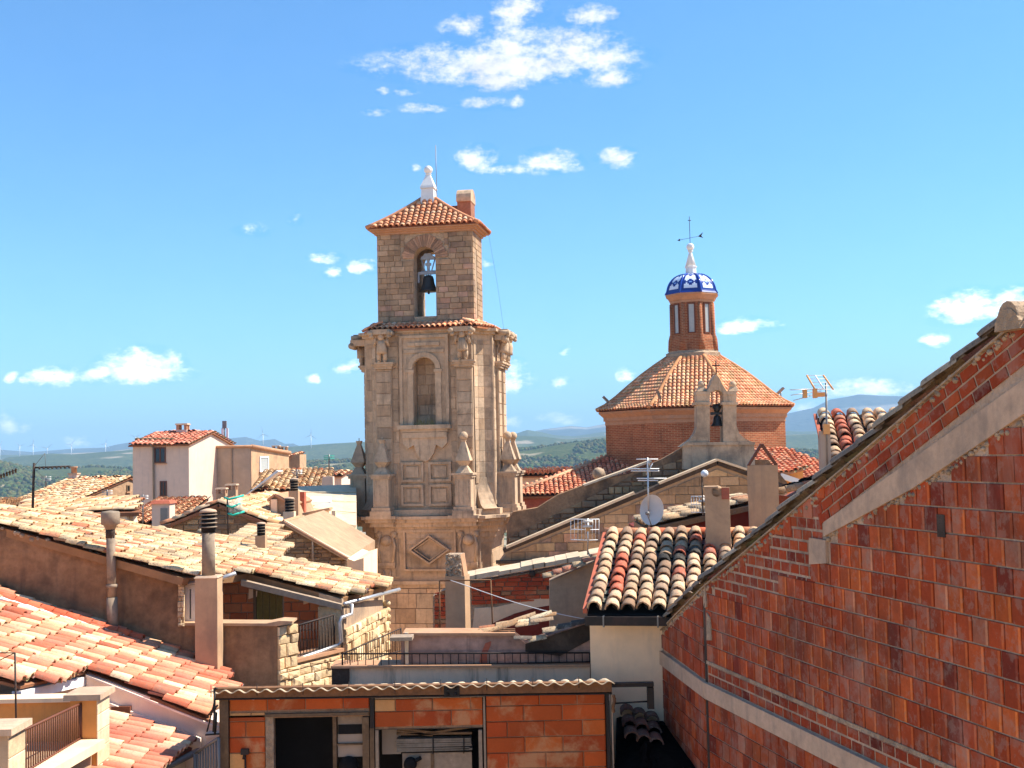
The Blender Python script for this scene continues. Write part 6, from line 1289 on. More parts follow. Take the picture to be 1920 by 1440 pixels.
for (x, y) in ((474, 1112), (577, 1122)): q0 = wl.px(x, y); m = MB(); m.prism([wl.p(q0[0]+a, q0[1]+b, .031) for a, b in ((-.07, -.1), (.08, -.06), (.09, .06), (-.06, .08))], wl.N*.012); m.build('plaster_patch', 'cream_plaster', fh_)
m = MB(); slab(m, 20.55, [(598, 1240), (598, 1112), (641, 1124), (641, 1240)], .3); m.build('corner_pier', 'grey_render', fh_)
m = MB(); A, B = onroof(452, 1076)-V(0, 0, .1), onroof(640, 1122)-V(0, 0, .1); m.obox(A-V(0, .02, .1), B-A, V(0, .15, 0), V(0, 0, .1)); m.build('verge_beam', 'grey_wood', fh_)
# right flank of sunlit stones
c0, c1 = P(641, 1125, 20.45), P(723, 1112, 23.3); U_ = V(c1.x-c0.x, c1.y-c0.y, 0); wl = Wall2D(V(c0.x, c0.y, 0), U_); wl.N = V(wl.U.y, -wl.U.x, 0); Lf = U_.length
m = MB(); m.prism([wl.p(0, 1, -.03), wl.p(Lf, 1, -.03), wl.p(Lf, c0.z-.22, -.03), wl.p(0, c0.z-.12, -.03)], -wl.N*.4); m.build('flank_wall', 'cream_mortar', fh_)
ST = pick((4, lin('dcbc90')), (3, lin('d4b286')), (2, lin('e2c8a0')), (1, lin('c8a880')))
ly = Layer('flank_stone', 'rubble', fh_, 'rough', 300, 'small_flank_stones')
lay(wl, ly, .02, 9.0, Lf-.02, c0.z-.5, .14, .26, .008, .08, ST, lenvar=.55, jit=.4, dvar=.4, prio=lambda u, v: -v); ly.done()
m = MB(); m.prism([wl.p(.02, c0.z-.52, -.02), wl.p(Lf-.3, c0.z-.52, -.02), wl.p(Lf-.3, c0.z-.22, -.02), wl.p(.02, c0.z-.14, -.02)], wl.N*.045); m.build('eaves_render', 'grey_render', fh_)
for k in range(7): m = MB(); m.ball(wl.p(Lf-.06, c0.z-.42-k*.13, .03), .085, 7, 5, .75); o = m.build('corner_stone', 'rubble', fh_); o.color = (*ST(), 1)
ga, gb2 = onroof(641, 1121)+V(.05, -.05, -.1), onroof(738, 1097)+V(.1, .1, -.1)
m = MB(); m.tube([ga, gb2], .036, 8); m.build('gutter', 'galvanised', fh_)
m = MB(); m.tube([ga+V(.1, .15, -.02), ga+V(.1, .15, -.2), P(640, 1158, 20.3), P(637, 1168, 20.3), P(640, 1203, 20.3), P(634, 1210, 20.3), P(600, 1222, 20.0), P(556, 1236, 19.6), P(553, 1246, 19.5), P(554, 1300, 19.5)], .036, 8); m.build('downpipe', 'galvanised', fh_)
# terrace side wall of stones and its rail
t0, t1 = P(519, 1180, 19.03), P(641, 1215, 20.44); U_ = V(t1.x-t0.x, t1.y-t0.y, 0); wt = Wall2D(V(t0.x, t0.y, 0), U_); wt.N = V(wt.U.y, -wt.U.x, 0); Lt = U_.length; zf = P(600, 1226, 19.9).z
zp_ = P(530, 1172, 19.1).z
m = MB(); m.prism([wt.p(0, 1, -.03), wt.p(Lt, 1, -.03), wt.p(Lt, zf, -.03), wt.p(.44, zf, -.03), wt.p(.44, zp_, -.03), wt.p(0, zp_, -.03)], -wt.N*.3); m.build('terrace_side', 'cream_mortar', fh_)
ly = Layer('terrace_stone', 'rubble', fh_, 'rough', 150); lay(wt, ly, .0, 9.4, Lt, zf-.1, .13, .23, .008, .07, ST, lenvar=.55, jit=.4, dvar=.4, prio=lambda u, v: -v); lay(wt, ly, .0, zf-.1, .44, zp_-.02, .17, .24, .008, .07, ST, lenvar=.5, jit=.35, dvar=.4); ly.done()
m = MB(); m.obox(wt.p(.44, zf-.05, .05), wt.U*(Lt-.44), -wt.N*.5, V(0, 0, .055)); m.build('terrace_edge', 'terracotta_coping', fh_)
def railing(name, label, pts_top, pts_bot, n, r=.009, mat='iron', group=None, post=(0, -1)):
    t = thing(name, label, 'railing', pts_bot[0], group); A, B = pts_top; C_, D_ = pts_bot
    MB().tube([A, B], r*1.8, 6).build('top_rail', mat, t); MB().tube([C_.lerp(A, .04), D_.lerp(B, .04)], r*1.5, 6).build('bottom_rail', mat, t)
    for k in range(n+1): f = k/n; MB().tube([C_.lerp(D_, f), A.lerp(B, f)], r*(2 if k in (0, n) else 1), 5).build('baluster', mat, t)
    return t
railing('railing', 'dark iron railing on the recessed terrace in front of the green door', (wt.p(.5, zf+.52, -.08), wt.p(Lt-.1, zf+.58, -.08)), (wt.p(.5, zf+.02, -.08), wt.p(Lt-.1, zf+.02, -.08)), 13)
# flue pipes on the brown wall
fp = thing('flue_pipe', 'tall sooty flue pipe with a wide drum cowl on the brown wall', 'chimney', P(210, 1186, 18.8)); b_, t_ = P(211, 1186, 18.8), P(207, 985, 18.8)
MB().tube([b_, P(210, 1120, 18.8)], .085, 12).tube([P(210, 1121, 18.8), t_], .07, 12).build('pipe', 'sooty_pipe', fp); MB().lathe(P(210, 1102, 18.8), [(.075, 0), (.095, .01), (.095, .05), (.075, .06)], 12).build('collar', 'sooty_pipe', fp)
MB().lathe(t_, [(.06, -.1), (.1, .0), (.145, .02), (.145, .2), (.13, .22), (.02, .235)], 16).build('drum_cowl', 'sooty_pipe', fp); MB().lathe(t_, [(.075, -.2), (.075, -.02)], 12).build('soot_band', 'dark_stone', fp)
cp_ = thing('chimney', 'square rendered chimney carrying a round cement flue with black louvres', 'chimney', P(392, 1252, 18.75)); c = P(392, 1252, 18.75); h_ = P(392, 1082, 18.75).z-c.z
m = MB(); m.taper(c, -.17, .18, -.18, .18, -.5, -.17, .18, -.18, .18, h_); m.build('stack', 'tan_plaster', cp_); m = MB(); m.taper(c, -.185, .195, -.195, .195, h_+.001, -.16, .17, -.16, .16, h_+.03); m.build('cap', 'concrete', cp_)
hp_ = P(392, 990, 18.75).z-c.z; MB().lathe(c, [(.105, h_), (.1, hp_)], 16).build('round_flue', 'sooty_pipe', cp_)
for k in range(4): MB().lathe(c+V(0, 0, hp_+.005+k*.065), [(.09, 0), (.142, .008), (.138, .02), (.09, .026)], 18).build('louvre', 'sooty_pipe', cp_)
MB().lathe(c, [(.112, hp_-.07), (.105, hp_+.25)], 14).build('gap_shade_core', 'dark_inside', cp_); MB().lathe(c, [(.14, hp_+.25), (.12, hp_+.285), (.03, hp_+.31)], 18).build('top_cap', 'concrete', cp_)  # core blackened so the gaps between the plates read dark
# ------------------------------------------------------------------ lower left roof over the lavender wall
HP0, HN = V(-8.12, 18.6, 11.90), V(.38, 0, 1).normalized()
def onH(px, py): return onplane(px, py, HP0, HN)
lh_ = thing('lavender_house', 'pale lavender house with red and cream tiled roof below the brown wall', 'house', V(-5, 17, 2))
ol = [onH(*p) for p in ((-60, 1096), (0, 1116), (240, 1192), (400, 1256), (430, 1268), (392, 1347), (166, 1256), (40, 1284), (-60, 1310))]
ol[0] = ol[0]+V(-3, 0, 1.14); ol[-1] = ol[-1]+V(-3, 0, 1.14)
m = MB(); m.prism([p-HN*.02 for p in ol], -HN*.04); hroof = m.build('roof', 'clay_far', lh_); hroof.color = (*lin('9a6a4c'), 1)
HCOL = pick((4, lin('e0b48a')), (4, lin('d08a68')), (3, lin('c8745a')), (2, lin('e4c49c')), (1, lin('b86448')), (1, lin('c9a07c')))
tile_field(hroof, ol[0], V(1, 0, -.38), V(0, 1, 0), ol, .2, .31, 'clay_new', HCOL, limit=300, jit=.022, rise=.38, anglej=.08, prio=lambda p: p.y)
m = MB()
A, B = onH(-20, 1131), onH(232, 1204); m.obox(A+V(0, 0, .09), B-A, V(0, .14, 0), HN*.03); m.build('white_flashing', 'white_paint', lh_)
for k in range(11): A = onH(-20+k*24, 1122+k*7.3)+HN*.06; put('roof_tile', tile_meshes('clay_new')[k % 4], hroof, frame(A+V(.36, 0, -.137), V(0, .22, 0), V(-.4, 0, .152), HN*.22), random.choice([lin('c9603c'), lin('c86a45'), lin('b95a3c')]))
e0, e1 = onH(166, 1257), onH(408, 1352); m = MB(); yw = 16.52
m.prism([V(e0.x, yw, 1), V(e1.x+.25, yw, 1), V(e1.x+.25, yw, e1.z-.035-.38*.25), V(e0.x, yw, e0.z-.035)], V(0, 2, 0)); m.build('wall', 'lavender', lh_)
m = MB(); m.obox(V(e0.x, yw-.03, e0.z-.07), (e1-e0)*1.02, V(0, .029, 0), V(0, 0, .03)); m.build('verge_coping', 'lavender', lh_)
m = MB(); a_ = P(210, 1318, yw); b_ = P(402, 1392, yw); m.obox(a_+V(-.6, -.07, .2), (b_-a_)*1.3, V(0, .07, 0), V(0, 0, .045)); m.obox(a_+V(-.6, -.035, .1), (b_-a_)*1.3, V(0, .036, 0), V(0, 0, .11)); m.build('sloping_cornice', 'lavender', lh_)
window(lh_, P(211, 1350, yw-.02), V(1, 0, 0), .26, .19, V(0, -1, 0), 'brown_frame', 'glass', 0)
# the step of that roof nearer the camera with its fascia
f0, f1 = onH(40, 1284), onH(166, 1257); m = MB(); m.obox(f0-V(.0, 0, .2), f1-f0, V(-.12, 0, 0), V(0, 0, .12)); m.build('fascia', 'white_paint', lh_)
m = MB(); m.prism([V(f0.x-.1, f0.y, 1), V(f1.x-.1, f1.y, 1), f1+V(-.1, 0, -.12), f0+V(-.1, 0, -.12)], V(-3, 0, 0)); m.build('step_wall', 'cream_plaster', lh_)
# small low roof at the foot of the lavender wall
K0, KN = P(210, 1345, 16.4), V(.3, 0, 1).normalized(); onK = lambda x, y: onplane(x, y, K0, KN)
kr = thing('lean_to_roof', 'small salmon tiled lean-to at the foot of the lavender wall', 'building', V(-5.2, 15.6, 2)); ol = [onK(*p) for p in ((204, 1343), (214, 1346), (362, 1398), (262, 1445), (236, 1460), (204, 1462))]
m = MB(); m.prism([p-KN*.03 for p in ol], -KN*.1); kroof = m.build('roof', 'clay_far', kr); kroof.color = (*lin('9a5a44'), 1)
tile_field(kroof, ol[0], V(1, 0, -.3), V(0, 1, 0), ol, .2, .32, 'clay_new', pick((4, lin('cf8468')), (3, lin('c6735a')), (2, lin('d9a080')), (1, lin('dcb894'))), limit=200, jit=.015, rise=.36, anglej=.04)
m = MB(); q0, q1 = onK(362, 1400), onK(255, 1450); m.prism([V(q0.x-.1, q0.y, 1), V(q1.x-.1, q1.y, 1), q1-V(.1, 0, .08), q0-V(.1, 0, .08)], V(-1.2, 0, 0)); m.build('wall', 'cream_plaster', kr)
m = MB(); m.tube([q0+V(.05, .1, -.08), q1+V(.05, -.1, -.08)], .045, 7); m.build('gutter', 'grey_metal', kr)
# ------------------------------------------------------------------ ochre terrace, bottom left
jt = thing('ochre_terrace', 'ochre roof terrace with pale stone piers at the bottom left', 'terrace', V(-6, 15, 8))
pr = P(168, 1440, 14.35); zc1 = P(168, 1306, 14.35).z; pp = P(14, 1440, 12.35); zc2 = P(14, 1370, 12.35).z
def pier(c, wx, wy, z0, z1, nm):
    m = MB(); m.taper(V(c.x, c.y, 0), -wx/2+.01, wx/2-.01, -wy/2+.01, wy/2-.01, z0, -wx/2+.01, wx/2-.01, -wy/2+.01, wy/2-.01, z1); m.build('pier', 'orange_plaster' if nm else 'grey_render', jt)
    k, z = 0, z0
    wl = Wall2D(V(c.x+wx/2-.012, c.y-wy/2, 0), V(0, 1, 0)); wl.N = V(1, 0, 0); ly = Layer('pier_block', 'ashlar', jt); lay(wl, ly, 0, z0, wy, z1, .2, .4, .008, .014, pick((1, lin('dcc4a0')), (1, lin('d4b894'))), bond=0); ly.done()
    m = MB(); m.taper(V(c.x, c.y, 0), -wx/2-.05, wx/2+.05, -wy/2-.05, wy/2+.05, z1+.002, -wx/2-.05, wx/2+.05, -wy/2-.05, wy/2+.05, z1+.07); m.build('pier_cap', 'concrete', jt)
zfl = P(150, 1402, 14.15).z
pier(V(pr.x, 14.35, 0), .34, .42, 8, zc1, 1); pier(V(pp.x-.05, 12.35, 0), .3, .42, 8, zc2, 0)
m = MB(); m.box(P(-420, 1310, 14.65).x, 14.50, 8, pr.x-.17, 14.70, P(60, 1312, 14.65).z); m.build('back_wall', 'orange_plaster', jt); m = MB(); zt_ = P(60, 1312, 14.65).z; m.box(P(-420, 1310, 14.65).x, 14.45, zt_+.001, pr.x-.12, 14.75, zt_+.05); m.build('back_coping', 'cream_plaster', jt)
m = MB(); m.box(-12, 10.25, 7.9, pr.x+.1, 14.49, zfl); m.build('floor', 'tan_plaster', jt)
m = MB(); m.prism([V(pr.x-.02, 14.13, zfl+.001), V(pr.x+.26, 14.13, zfl+.001), V(pp.x+.26, 12.57, zfl+.001), V(pp.x-.02, 12.57, zfl+.001)], V(0, 0, .1)); m.build('kerb', 'cream_plaster', jt)
m = MB(); m.prism([V(pp.x-.02, 12.13, zfl+.001), V(pp.x+.3, 12.13, zfl+.001), V(pp.x+.05, 10.35, zfl+.001), V(pp.x-.3, 10.35, zfl+.001)], V(0, 0, .1)); m.build('kerb', 'cream_plaster', jt)
m = MB(); m.prism([V(pr.x+.1, 14.55, 1), V(pp.x+.15, 12.25, 1), V(pp.x+.15, 12.25, zfl-.16), V(pr.x+.1, 14.55, zfl-.16)], V(-.3, .03, 0)); m.build('street_wall', 'rough_mortar', jt)
zr = zfl+.12
railing('railing', 'brown iron railing between the stone piers of the ochre terrace', (V(pr.x-.03, 14.15, zc1-.04), V(pp.x+.05, 12.57, zc2-.06)), (V(pr.x-.03, 14.15, zfl+.1), V(pp.x+.05, 12.57, zfl+.1)), 27, .008, 'brown_frame')
pa = thing('thin_aerial', 'thin pole with a crossed wire aerial over the ochre terrace', 'antenna', P(31, 1392, 14.3)); MB().tube([P(31, 1392, 14.3), P(28, 1224, 14.3)], .012, 5).build('pole', 'iron', pa); MB().tube([P(-20, 1224, 14.3), P(28, 1224, 14.3)], .008, 5).tube([P(-5, 1240, 14.3), P(28, 1224, 14.3)], .006, 5).build('arm', 'iron', pa)
# ================================================================== centre: terrace, brick ruin and chimney
qw = thing('ruined_brick_wall', 'ruined wall of exposed red bricks with torn plaster and red paint', 'wall', P(960, 1190, 21)); YQ = 21.0
m = MB(); slab(m, YQ, [(812, 1700), (812, 1118), (850, 1098), (1128, 1050), (1150, 1050), (1150, 1700)], .4); m.build('wall', 'rough_mortar', qw)
wl = Wall2D(P(812, 1190, YQ), V(1, 0, 0)); wl.N = V(0, -1, 0); ly = Layer('brick', 'shed_brick', qw, 'plain', 250); RBR = pick((4, lin('cc5a30')), (3, lin('bc4c28')), (2, lin('d2693c')), (1, lin('b07a50')), (.6, lin('4a3a34')))
a0 = wl.px(878, 1135); q = [wl.px(*p) for p in ((884, 1134), (884, 1094), (1036, 1068), (1036, 1124))]
lay(wl, ly, q[0][0], q[0][1], q[2][0], q[2][1], .075, .21, .012, .03, RBR, halfplanes(q), lenvar=.25, jit=.1, dvar=.5)
q = [wl.px(*p) for p in ((815, 1186), (815, 1112), (842, 1104), (842, 1186))]; lay(wl, ly, q[0][0], q[0][1], q[2][0], q[2][1], .075, .21, .012, .03, RBR, halfplanes(q), lenvar=.25, jit=.1, dvar=.5); ly.done()
m = MB(); m.prism([wl.p(*wl.px(x, y), .0) for x, y in ((884, 1200), (890, 1140), (930, 1138), (1000, 1122), (1040, 1118), (1040, 1200))], wl.N*.028); m.build('torn_plaster', 'cream_plaster', qw)
cv = [(880, 1200), (900, 1183), (930, 1165), (965, 1150), (1000, 1140), (1040, 1133), (1040, 1200)]; m = MB(); m.prism([wl.p(*wl.px(x, y), .027) for x, y in cv], wl.N*.006); m.build('red_paint', 'dark_red', qw)
m = MB(); m.ball(P(998, 1076, YQ-.05), .06, 8, 6); m.build('pipe_hole', 'dark_stone', qw)
for k in range(13):
    t = k/13; a = P(848+t*280, 1094-t*50, YQ-.12); b = P(848+(t+.085)*280, 1094-(t+.085)*50, YQ-.12); m = MB(); m.prism([a, b, b+V(0, .55, .04), a+V(0, .55, .04)], V(0, 0, random.uniform(.06, .085))); m.build('coping_slab', 'cement_sheet', qw)
gs = thing('grey_wall_stub', 'grey rendered wall with broken tiles on top, left of the mottled tile roof', 'wall', P(1080, 1160, 19.6)); YS = 19.6
m = MB(); slab(m, YS, [(1031, 1700), (1031, 1090), (1062, 1076), (1135, 1044), (1135, 1700)], .4); m.build('wall', 'grey_render', gs)
for k in range(12): t = (k//2)/6; a = P(1020+t*112, 1087-t*44+random.uniform(-2, 2), YS-.1)+V(0, (k % 2)*.2, .01); put('broken_tile', tile_meshes('clay')[k % 4], gs, frame(a, V(0, .2, .02), V(.2, random.uniform(-.04, .04), .078), V(-.02, -.02, .12)), random.choice([lin('c9ab82'), lin('c07a5c'), lin('b89874')]))
# terrace back wall
bt = thing('terrace_back_wall', 'stained pinkish grey wall with a red coping behind the low railing', 'wall', P(930, 1250, 17.42)); YT = 17.42
m = MB(); slab(m, YT, [(752, 1700), (752, 1197), (766, 1191), (966, 1191), (985, 1206), (1010, 1198), (1108, 1164), (1108, 1700)], .35); m.build('wall', 'stained_pink', bt)
m = MB(); slab(m, YT-.06, [(755, 1192), (755, 1187), (966, 1187), (966, 1192)], .5); m.build('coping', 'terracotta_coping', bt)
wl = Wall2D(P(752, 1250, YT), V(1, 0, 0)); wl.N = V(0, -1, 0); m = MB(); m.prism([wl.p(*wl.px(x, y), .001) for x, y in ((898, 1245), (902, 1225), (910, 1206), (921, 1202), (920, 1210), (913, 1226), (914, 1245))], wl.N*.006); m.build('orange_patch', 'red_plaster', bt)
m = MB(); slab(m, YT-.02, [(985, 1222), (985, 1207), (1010, 1200), (1106, 1168), (1106, 1200), (1050, 1230)], .02); m.build('black_stain_patch', 'dark_stone', bt)
for k in range(12): t = (k//3)/4; a = P(896+t*138, 1190-t*30, YT+.12)+V(random.uniform(-.05, .05), (k % 3)*.17, (k % 3)*.012); put('edge_tile', tile_meshes('clay')[k % 4], bt, frame(a, V(0, .16, .01), V(.33, random.uniform(-.04, .04), .085), V(-.02, -.02, .075)), PALE())
for k in range(5): t = k/5; a = P(964+t*135, 1198+(10 if k == 1 else 0)-t*34, YT-.1); put('edge_tile', tile_meshes('clay')[k % 4], bt, frame(a, V(0, .17, .02), V(.26, random.uniform(-.03, .03), .06), V(0, -.02, .07)), random.choice([lin('6b5f55'), lin('c0a582'), lin('4a423c')]))
m = MB(); m.obox(P(760, 1245, YT-.05), (.05, 0, 0), (0, -.04, 0), (0, 0, .46)); m.build('pale_post', 'cream_plaster', bt); m = MB(); m.obox(P(735, 1196, YT-.1), (.32, 0, 0), (0, -.3, 0), (0, 0, .05)); m.build('post_slab', 'grey_wood', bt)
# terrace in front with its railings
fr_ = thing('lavender_terrace', 'streaked lavender terrace wall below the low railing', 'terrace', P(870, 1290, 17.4)); YF = 17.3
m = MB(); slab(m, YF, [(655, 1750), (655, 1253), (1106, 1249), (1106, 1750)], .3); m.build('front_wall', 'terrace_front', fr_); m = MB(); slab(m, YF-.03, [(622, 1750), (622, 1249), (654.8, 1250), (654.8, 1750)], .3); m.build('black_end', 'dark_stone', fr_)
a, b = P(620, 1249, YF-.06), P(1106, 1246, YF-.06); m = MB(); m.prism([a, b, b+V(0, .5, 0), a+V(0, .5, 0)], V(0, 0, -.035)); m.build('floor_edge', 'terracotta_coping', fr_)
zf_ = P(870, 1247, YF).z; ya = YF+.02
A, B = P(642, 1226, ya), P(1106, 1224, ya); railing('low_railing', 'low black railing along the front of the lavender terrace', (A, B), (V(A.x, ya, zf_), V(B.x, ya, zf_)), 32, .007, 'black_steel')
C_ = P(752, 1178, 18.6); railing('side_railing', 'raking side railing climbing from the low railing to the stained wall', (A, C_), (V(A.x, ya+.01, zf_), V(C_.x, 18.6, zf_)), 26, .006, 'iron')
# chimney with the rough top and the rod frame
ck = thing('chimney', 'tall slim chimney with crumbly mortar top before the ruined bricks', 'chimney', P(860, 1188, 19.6)); c = P(859, 1188, 19.6); h1_, h2_ = P(859, 1078, 19.6).z-c.z, P(859, 1038, 19.6).z-c.z; X = V(.985, -.17, 0); Yy = V(.17, .985, 0)
m = MB(); m.taper(c, -.16, .17, -.2, .2, -1, -.16, .17, -.2, .2, h1_, X, Yy); m.build('flue', 'tan_plaster', ck); m = MB(); m.taper(c, -.15, .12, -.19, .19, h1_+.002, -.15, .1, -.17, .17, h2_, X, Yy); m.build('rough_top', 'rough_mortar', ck)
m = MB(); rd = random.Random(3)
for k in range(60): m.ball(c+X*rd.uniform(-.14, .1)-Yy*.19+V(0, 0, rd.uniform(h1_, h2_)), rd.uniform(.012, .03), 5, 4)
m.build('mortar_lumps', 'rough_mortar', ck, 'stuff'); m = MB(); m.prism([c+X*.1-Yy*.16+V(0, 0, h1_+.003), c+X*.155-Yy*.16+V(0, 0, h1_+.003), c+X*.1-Yy*.16+V(0, 0, h2_)], Yy*.3); m.build('leaning_tile', 'terracotta_coping', ck)
rf_ = thing('rod_frame', 'thin rusty rod frame standing round the slim chimney', 'frame', P(875, 1190, 19.2)); q = lambda x, y: P(x, y, 19.2)
for a, b in (((825, 1192), (824, 1089)), ((824, 1089), (920, 1087)), ((920, 1087), (924, 1188))): MB().tube([q(*a), q(*b)], .012, 5).build('rod', 'rusty_steel', rf_)
pts = [P(845+t*250, 1088+72*t+14*math.sin(t*3.1)*t**.3*.6, 19.1-t*.8) for t in np.linspace(0, 1, 14)]
MB().tube(pts, .007, 5).solo('white_cable', 'white_metal', 'white cable sagging from the slim chimney to the black gutter', 'cable')
# ------------------------------------------------------------------ aerials and dishes
an = thing('dish_antenna', 'grey satellite dish on a mast with a comb aerial above', 'antenna', P(1217, 990, 19.9)); Y_ = 19.9
MB().tube([P(1217, 990, Y_), P(1214, 858, Y_)], .014, 6).build('mast', 'galvanised', an)
m = MB(); c = P(1222, 956, Y_-.05); ax = V(.35, .9, -.25).normalized(); u = ax.cross(V(0, 0, 1)).normalized(); v = u.cross(ax).normalized(); rings = [(0, .07), (.08, .065), (.15, .05), (.2, .028), (.235, 0)]
vs = [c+ax*d+u*r*.88*math.cos(2*math.pi*k/24)+v*r*1.12*math.sin(2*math.pi*k/24) for r, d in [(max(r, .001), d) for r, d in rings] for k in range(24)]; m.sm = True; m.add(vs, [(i*24+k, i*24+(k+1) % 24, (i+1)*24+(k+1) % 24, (i+1)*24+k) for i in range(4) for k in range(24)]); m.build('dish', 'dish_grey', an)
m = MB(); m.tube([c+ax*0+v*-.26, c-ax*.28-v*.12], .01, 5); m.tube([c-ax*.3-v*.12, c-ax*.22-v*.1], .03, 8); m.build('feed_arm', 'grey_metal', an)
for y, x0, x1 in ((861, 1193, 1234), (879, 1178, 1236), (883, 1183, 1236), (897, 1194, 1250), (901, 1196, 1234)): MB().tube([P(x0, y, Y_), P(x1, y, Y_)], .01, 5).build('comb_rod', 'white_metal', an)
MB().tube([P(1212, 890, Y_), P(1224, 868, Y_)], .012, 5).tube([P(1214, 860, Y_), P(1220, 876, Y_)], .01, 5).build('boom', 'galvanised', an)
def grid_aerial(label, x0, y0, x1, y1, Y, mx, mb):
    t = thing('grid_aerial', label, 'antenna', P(mx, mb, Y), 'grid aerials on the centre roofs'); MB().tube([P(mx, mb, Y), P(mx, y0-2, Y)], .012, 6).build('mast', 'galvanised', t)
    f = lambda x, y: P(x, y, Y)+V(0, .12*abs((x-mx)/(x1-x0)*2), 0)
    for y in (y0, (y0+y1)/2, y1): MB().tube([f(x0+(x1-x0)*k/6, y) for k in range(7)], .008, 5).build('cross_bar', 'white_metal', t)
    for k in range(9): x = x0+(x1-x0)*k/8; MB().tube([f(x, y0), f(x, y1)], .0055, 4).build('grid_rod', 'white_metal', t)
    m = MB(); c = P(mx, (y0+y1)/2-4, Y-.08); m.tube([c+V(-.08, 0, .1), c+V(.08, 0, .1), c+V(.08, 0, .02), c+V(-.08, 0, .02)], .02, 6); m.build('feed_loop', 'dish_grey', t); m = MB(); m.obox(c+V(-.03, -.02, -.06), (.07, 0, 0), (0, .05, 0), (0, 0, .06)); m.build('feed_box', 'amber_plastic', t)
grid_aerial('white grid aerial with amber box before the stained church wall', 1071, 974, 1124, 1013, 19.2, 1102, 1040)
grid_aerial('half hidden white grid aerial just left of the narrow plain chimney', 1298, 931, 1335, 961, 21, 1318, 966)
gl = thing('globe_lamp', 'white globe lamp on a thin rod left of the tent topped chimney', 'lamp', P(1318, 935, 20.8)); MB().tube([P(1318, 960, 20.8), P(1316, 893, 20.8)], .012, 5).build('rod', 'iron', gl); MB().ball(P(1321, 888, 20.8), .066, 14, 10).build('globe', 'white_metal', gl)
tv = thing('tv_antenna', 'television antenna with amber plastic arms on the upper tile roof', 'antenna', P(1550, 885, 18.9)); Y_ = 18.9
MB().tube([P(1551, 885, Y_), P(1549, 718, Y_)], .017, 7).build('mast', 'grey_metal', tv)
cen = P(1540, 733, Y_)
for k, (x0, y0) in enumerate(((1481, 731), (1483, 741), (1488, 751))):
    MB().tube([cen+V(0, -.1+.1*k, .03-.03*k), P(x0, y0, Y_-.6+.1*k)], .007, 5).build('director_arm', 'galvanised', tv)
for (x, y) in ((1509, 737), (1528, 737)): m = MB(); c = P(x, y, Y_-.25); m.obox(c+V(-.03, -.06, -.08), (.055, 0, 0), (0, .1, 0), (0, 0, .15)); m.build('amber_block', 'amber_plastic', tv)
m = MB(); c = P(1540, 738, Y_-.1); m.obox(c+V(-.09, -.04, -.05), (.14, 0, 0), (0, .1, 0), (0, 0, .07)); m.build('dipole_box', 'amber_plastic', tv)
ra, rb_, rc_, rd_ = P(1513, 704, Y_+.25), P(1544, 704, Y_+.25), P(1562, 730, Y_-.1), P(1528, 730, Y_-.1)
for a, b in ((ra, rd_), (rb_, rc_)): MB().tube([a, b], .016, 6).build('reflector_side', 'amber_plastic', tv)
for k in range(5): f = k/4; MB().tube([ra.lerp(rd_, f), rb_.lerp(rc_, f)], .006, 4).build('reflector_rod', 'white_metal', tv)
MB().tube([ra.lerp(rb_, .5), rd_.lerp(rc_, .5)], .012, 5).build('reflector_spine', 'white_metal', tv)
ma = thing('mast_aerial', 'dark mast with a long bead shaped aerial arm at the left', 'antenna', P(60, 962, 30)); MB().tube([P(61, 962, 30), P(64, 868, 30)], .035, 6).build('mast', 'iron', ma); MB().tube([P(62, 877, 30), P(132, 874, 30)], .022, 5).build('boom', 'iron', ma)
for k in range(8): x = 74+k*8; MB().tube([P(x, 878-k*.2, 29.85), P(x, 876-k*.2, 30.15)], .03, 5).build('director', 'iron', ma)
m = MB()
for a, b in (((66, 872), (84, 850)), ((84, 850), (86, 878)), ((66, 880), (82, 896))): m.tube([P(*a, 30.1), P(*b, 30.1)], .006, 4)
m.build('wire_reflector', 'grey_metal', ma)
ma2 = thing('left_aerial', 'dotted aerial arm entering at the left picture edge', 'antenna', P(-12, 930, 32)); MB().tube([P(-12, 960, 32), P(-12, 892, 32)], .03, 5).build('mast', 'iron', ma2); MB().tube([P(-14, 898, 32), P(32, 880, 32)], .012, 4).build('boom', 'iron', ma2)
for k in range(6): MB().tube([P(2+k*5.5, 890-k*2.1, 31.8), P(2+k*5.5, 896-k*2.1, 32.2)], .028, 5).build('director', 'iron', ma2)
for x, y0, y1, Yq, lab in ((86, 892, 914, 58, 'small aerial standing on the ridge of the far stone house'), (201, 918, 948, 50, 'thin aerial before the gable of the far stone house'), (268, 927, 985, 42, 'pale comb aerial before the pink house'), (617, 852, 884, 77, 'greenish aerial on the pale roof near the tower'), (557, 880, 912, 66, 'thin bracket aerial over the pale tiles')):
    t = thing('roof_aerial', lab, 'antenna', P(x, y1, Yq)); r_ = .012*Yq/30
    MB().tube([P(x, y1, Yq), P(x, y0, Yq)], r_*1.6, 5).build('mast', 'grey_metal', t)
    for k in range(3): MB().tube([P(x-10, y0+3+k*3, Yq), P(x+10, y0+2+k*3, Yq)], r_, 4).build('rod', 'green_plastic' if x == 617 else 'galvanised', t)
ga_ = thing('green_grid_aerial', 'grid aerial with turquoise bars over the brick gable', 'antenna', P(428, 1015, 36)); Y_ = 36
MB().tube([P(428, 1015, Y_), P(426, 930, Y_)], .025, 6).build('mast', 'iron', ga_)
for y, x0, x1 in ((933, 421, 457), (948, 426, 450), (963, 428, 458)): MB().tube([P(x0, y, Y_), P(x0+9, y+3, Y_-.1), P(x1, y-4, Y_+.1)], .035, 6).build('bar', 'green_plastic', ga_)
for k in range(10): MB().tube([P(428+k*2.6, 935-k*.2, Y_), P(430+k*2.4, 962-k*.2, Y_)], .01, 4).build('grid_rod', 'white_metal', ga_)
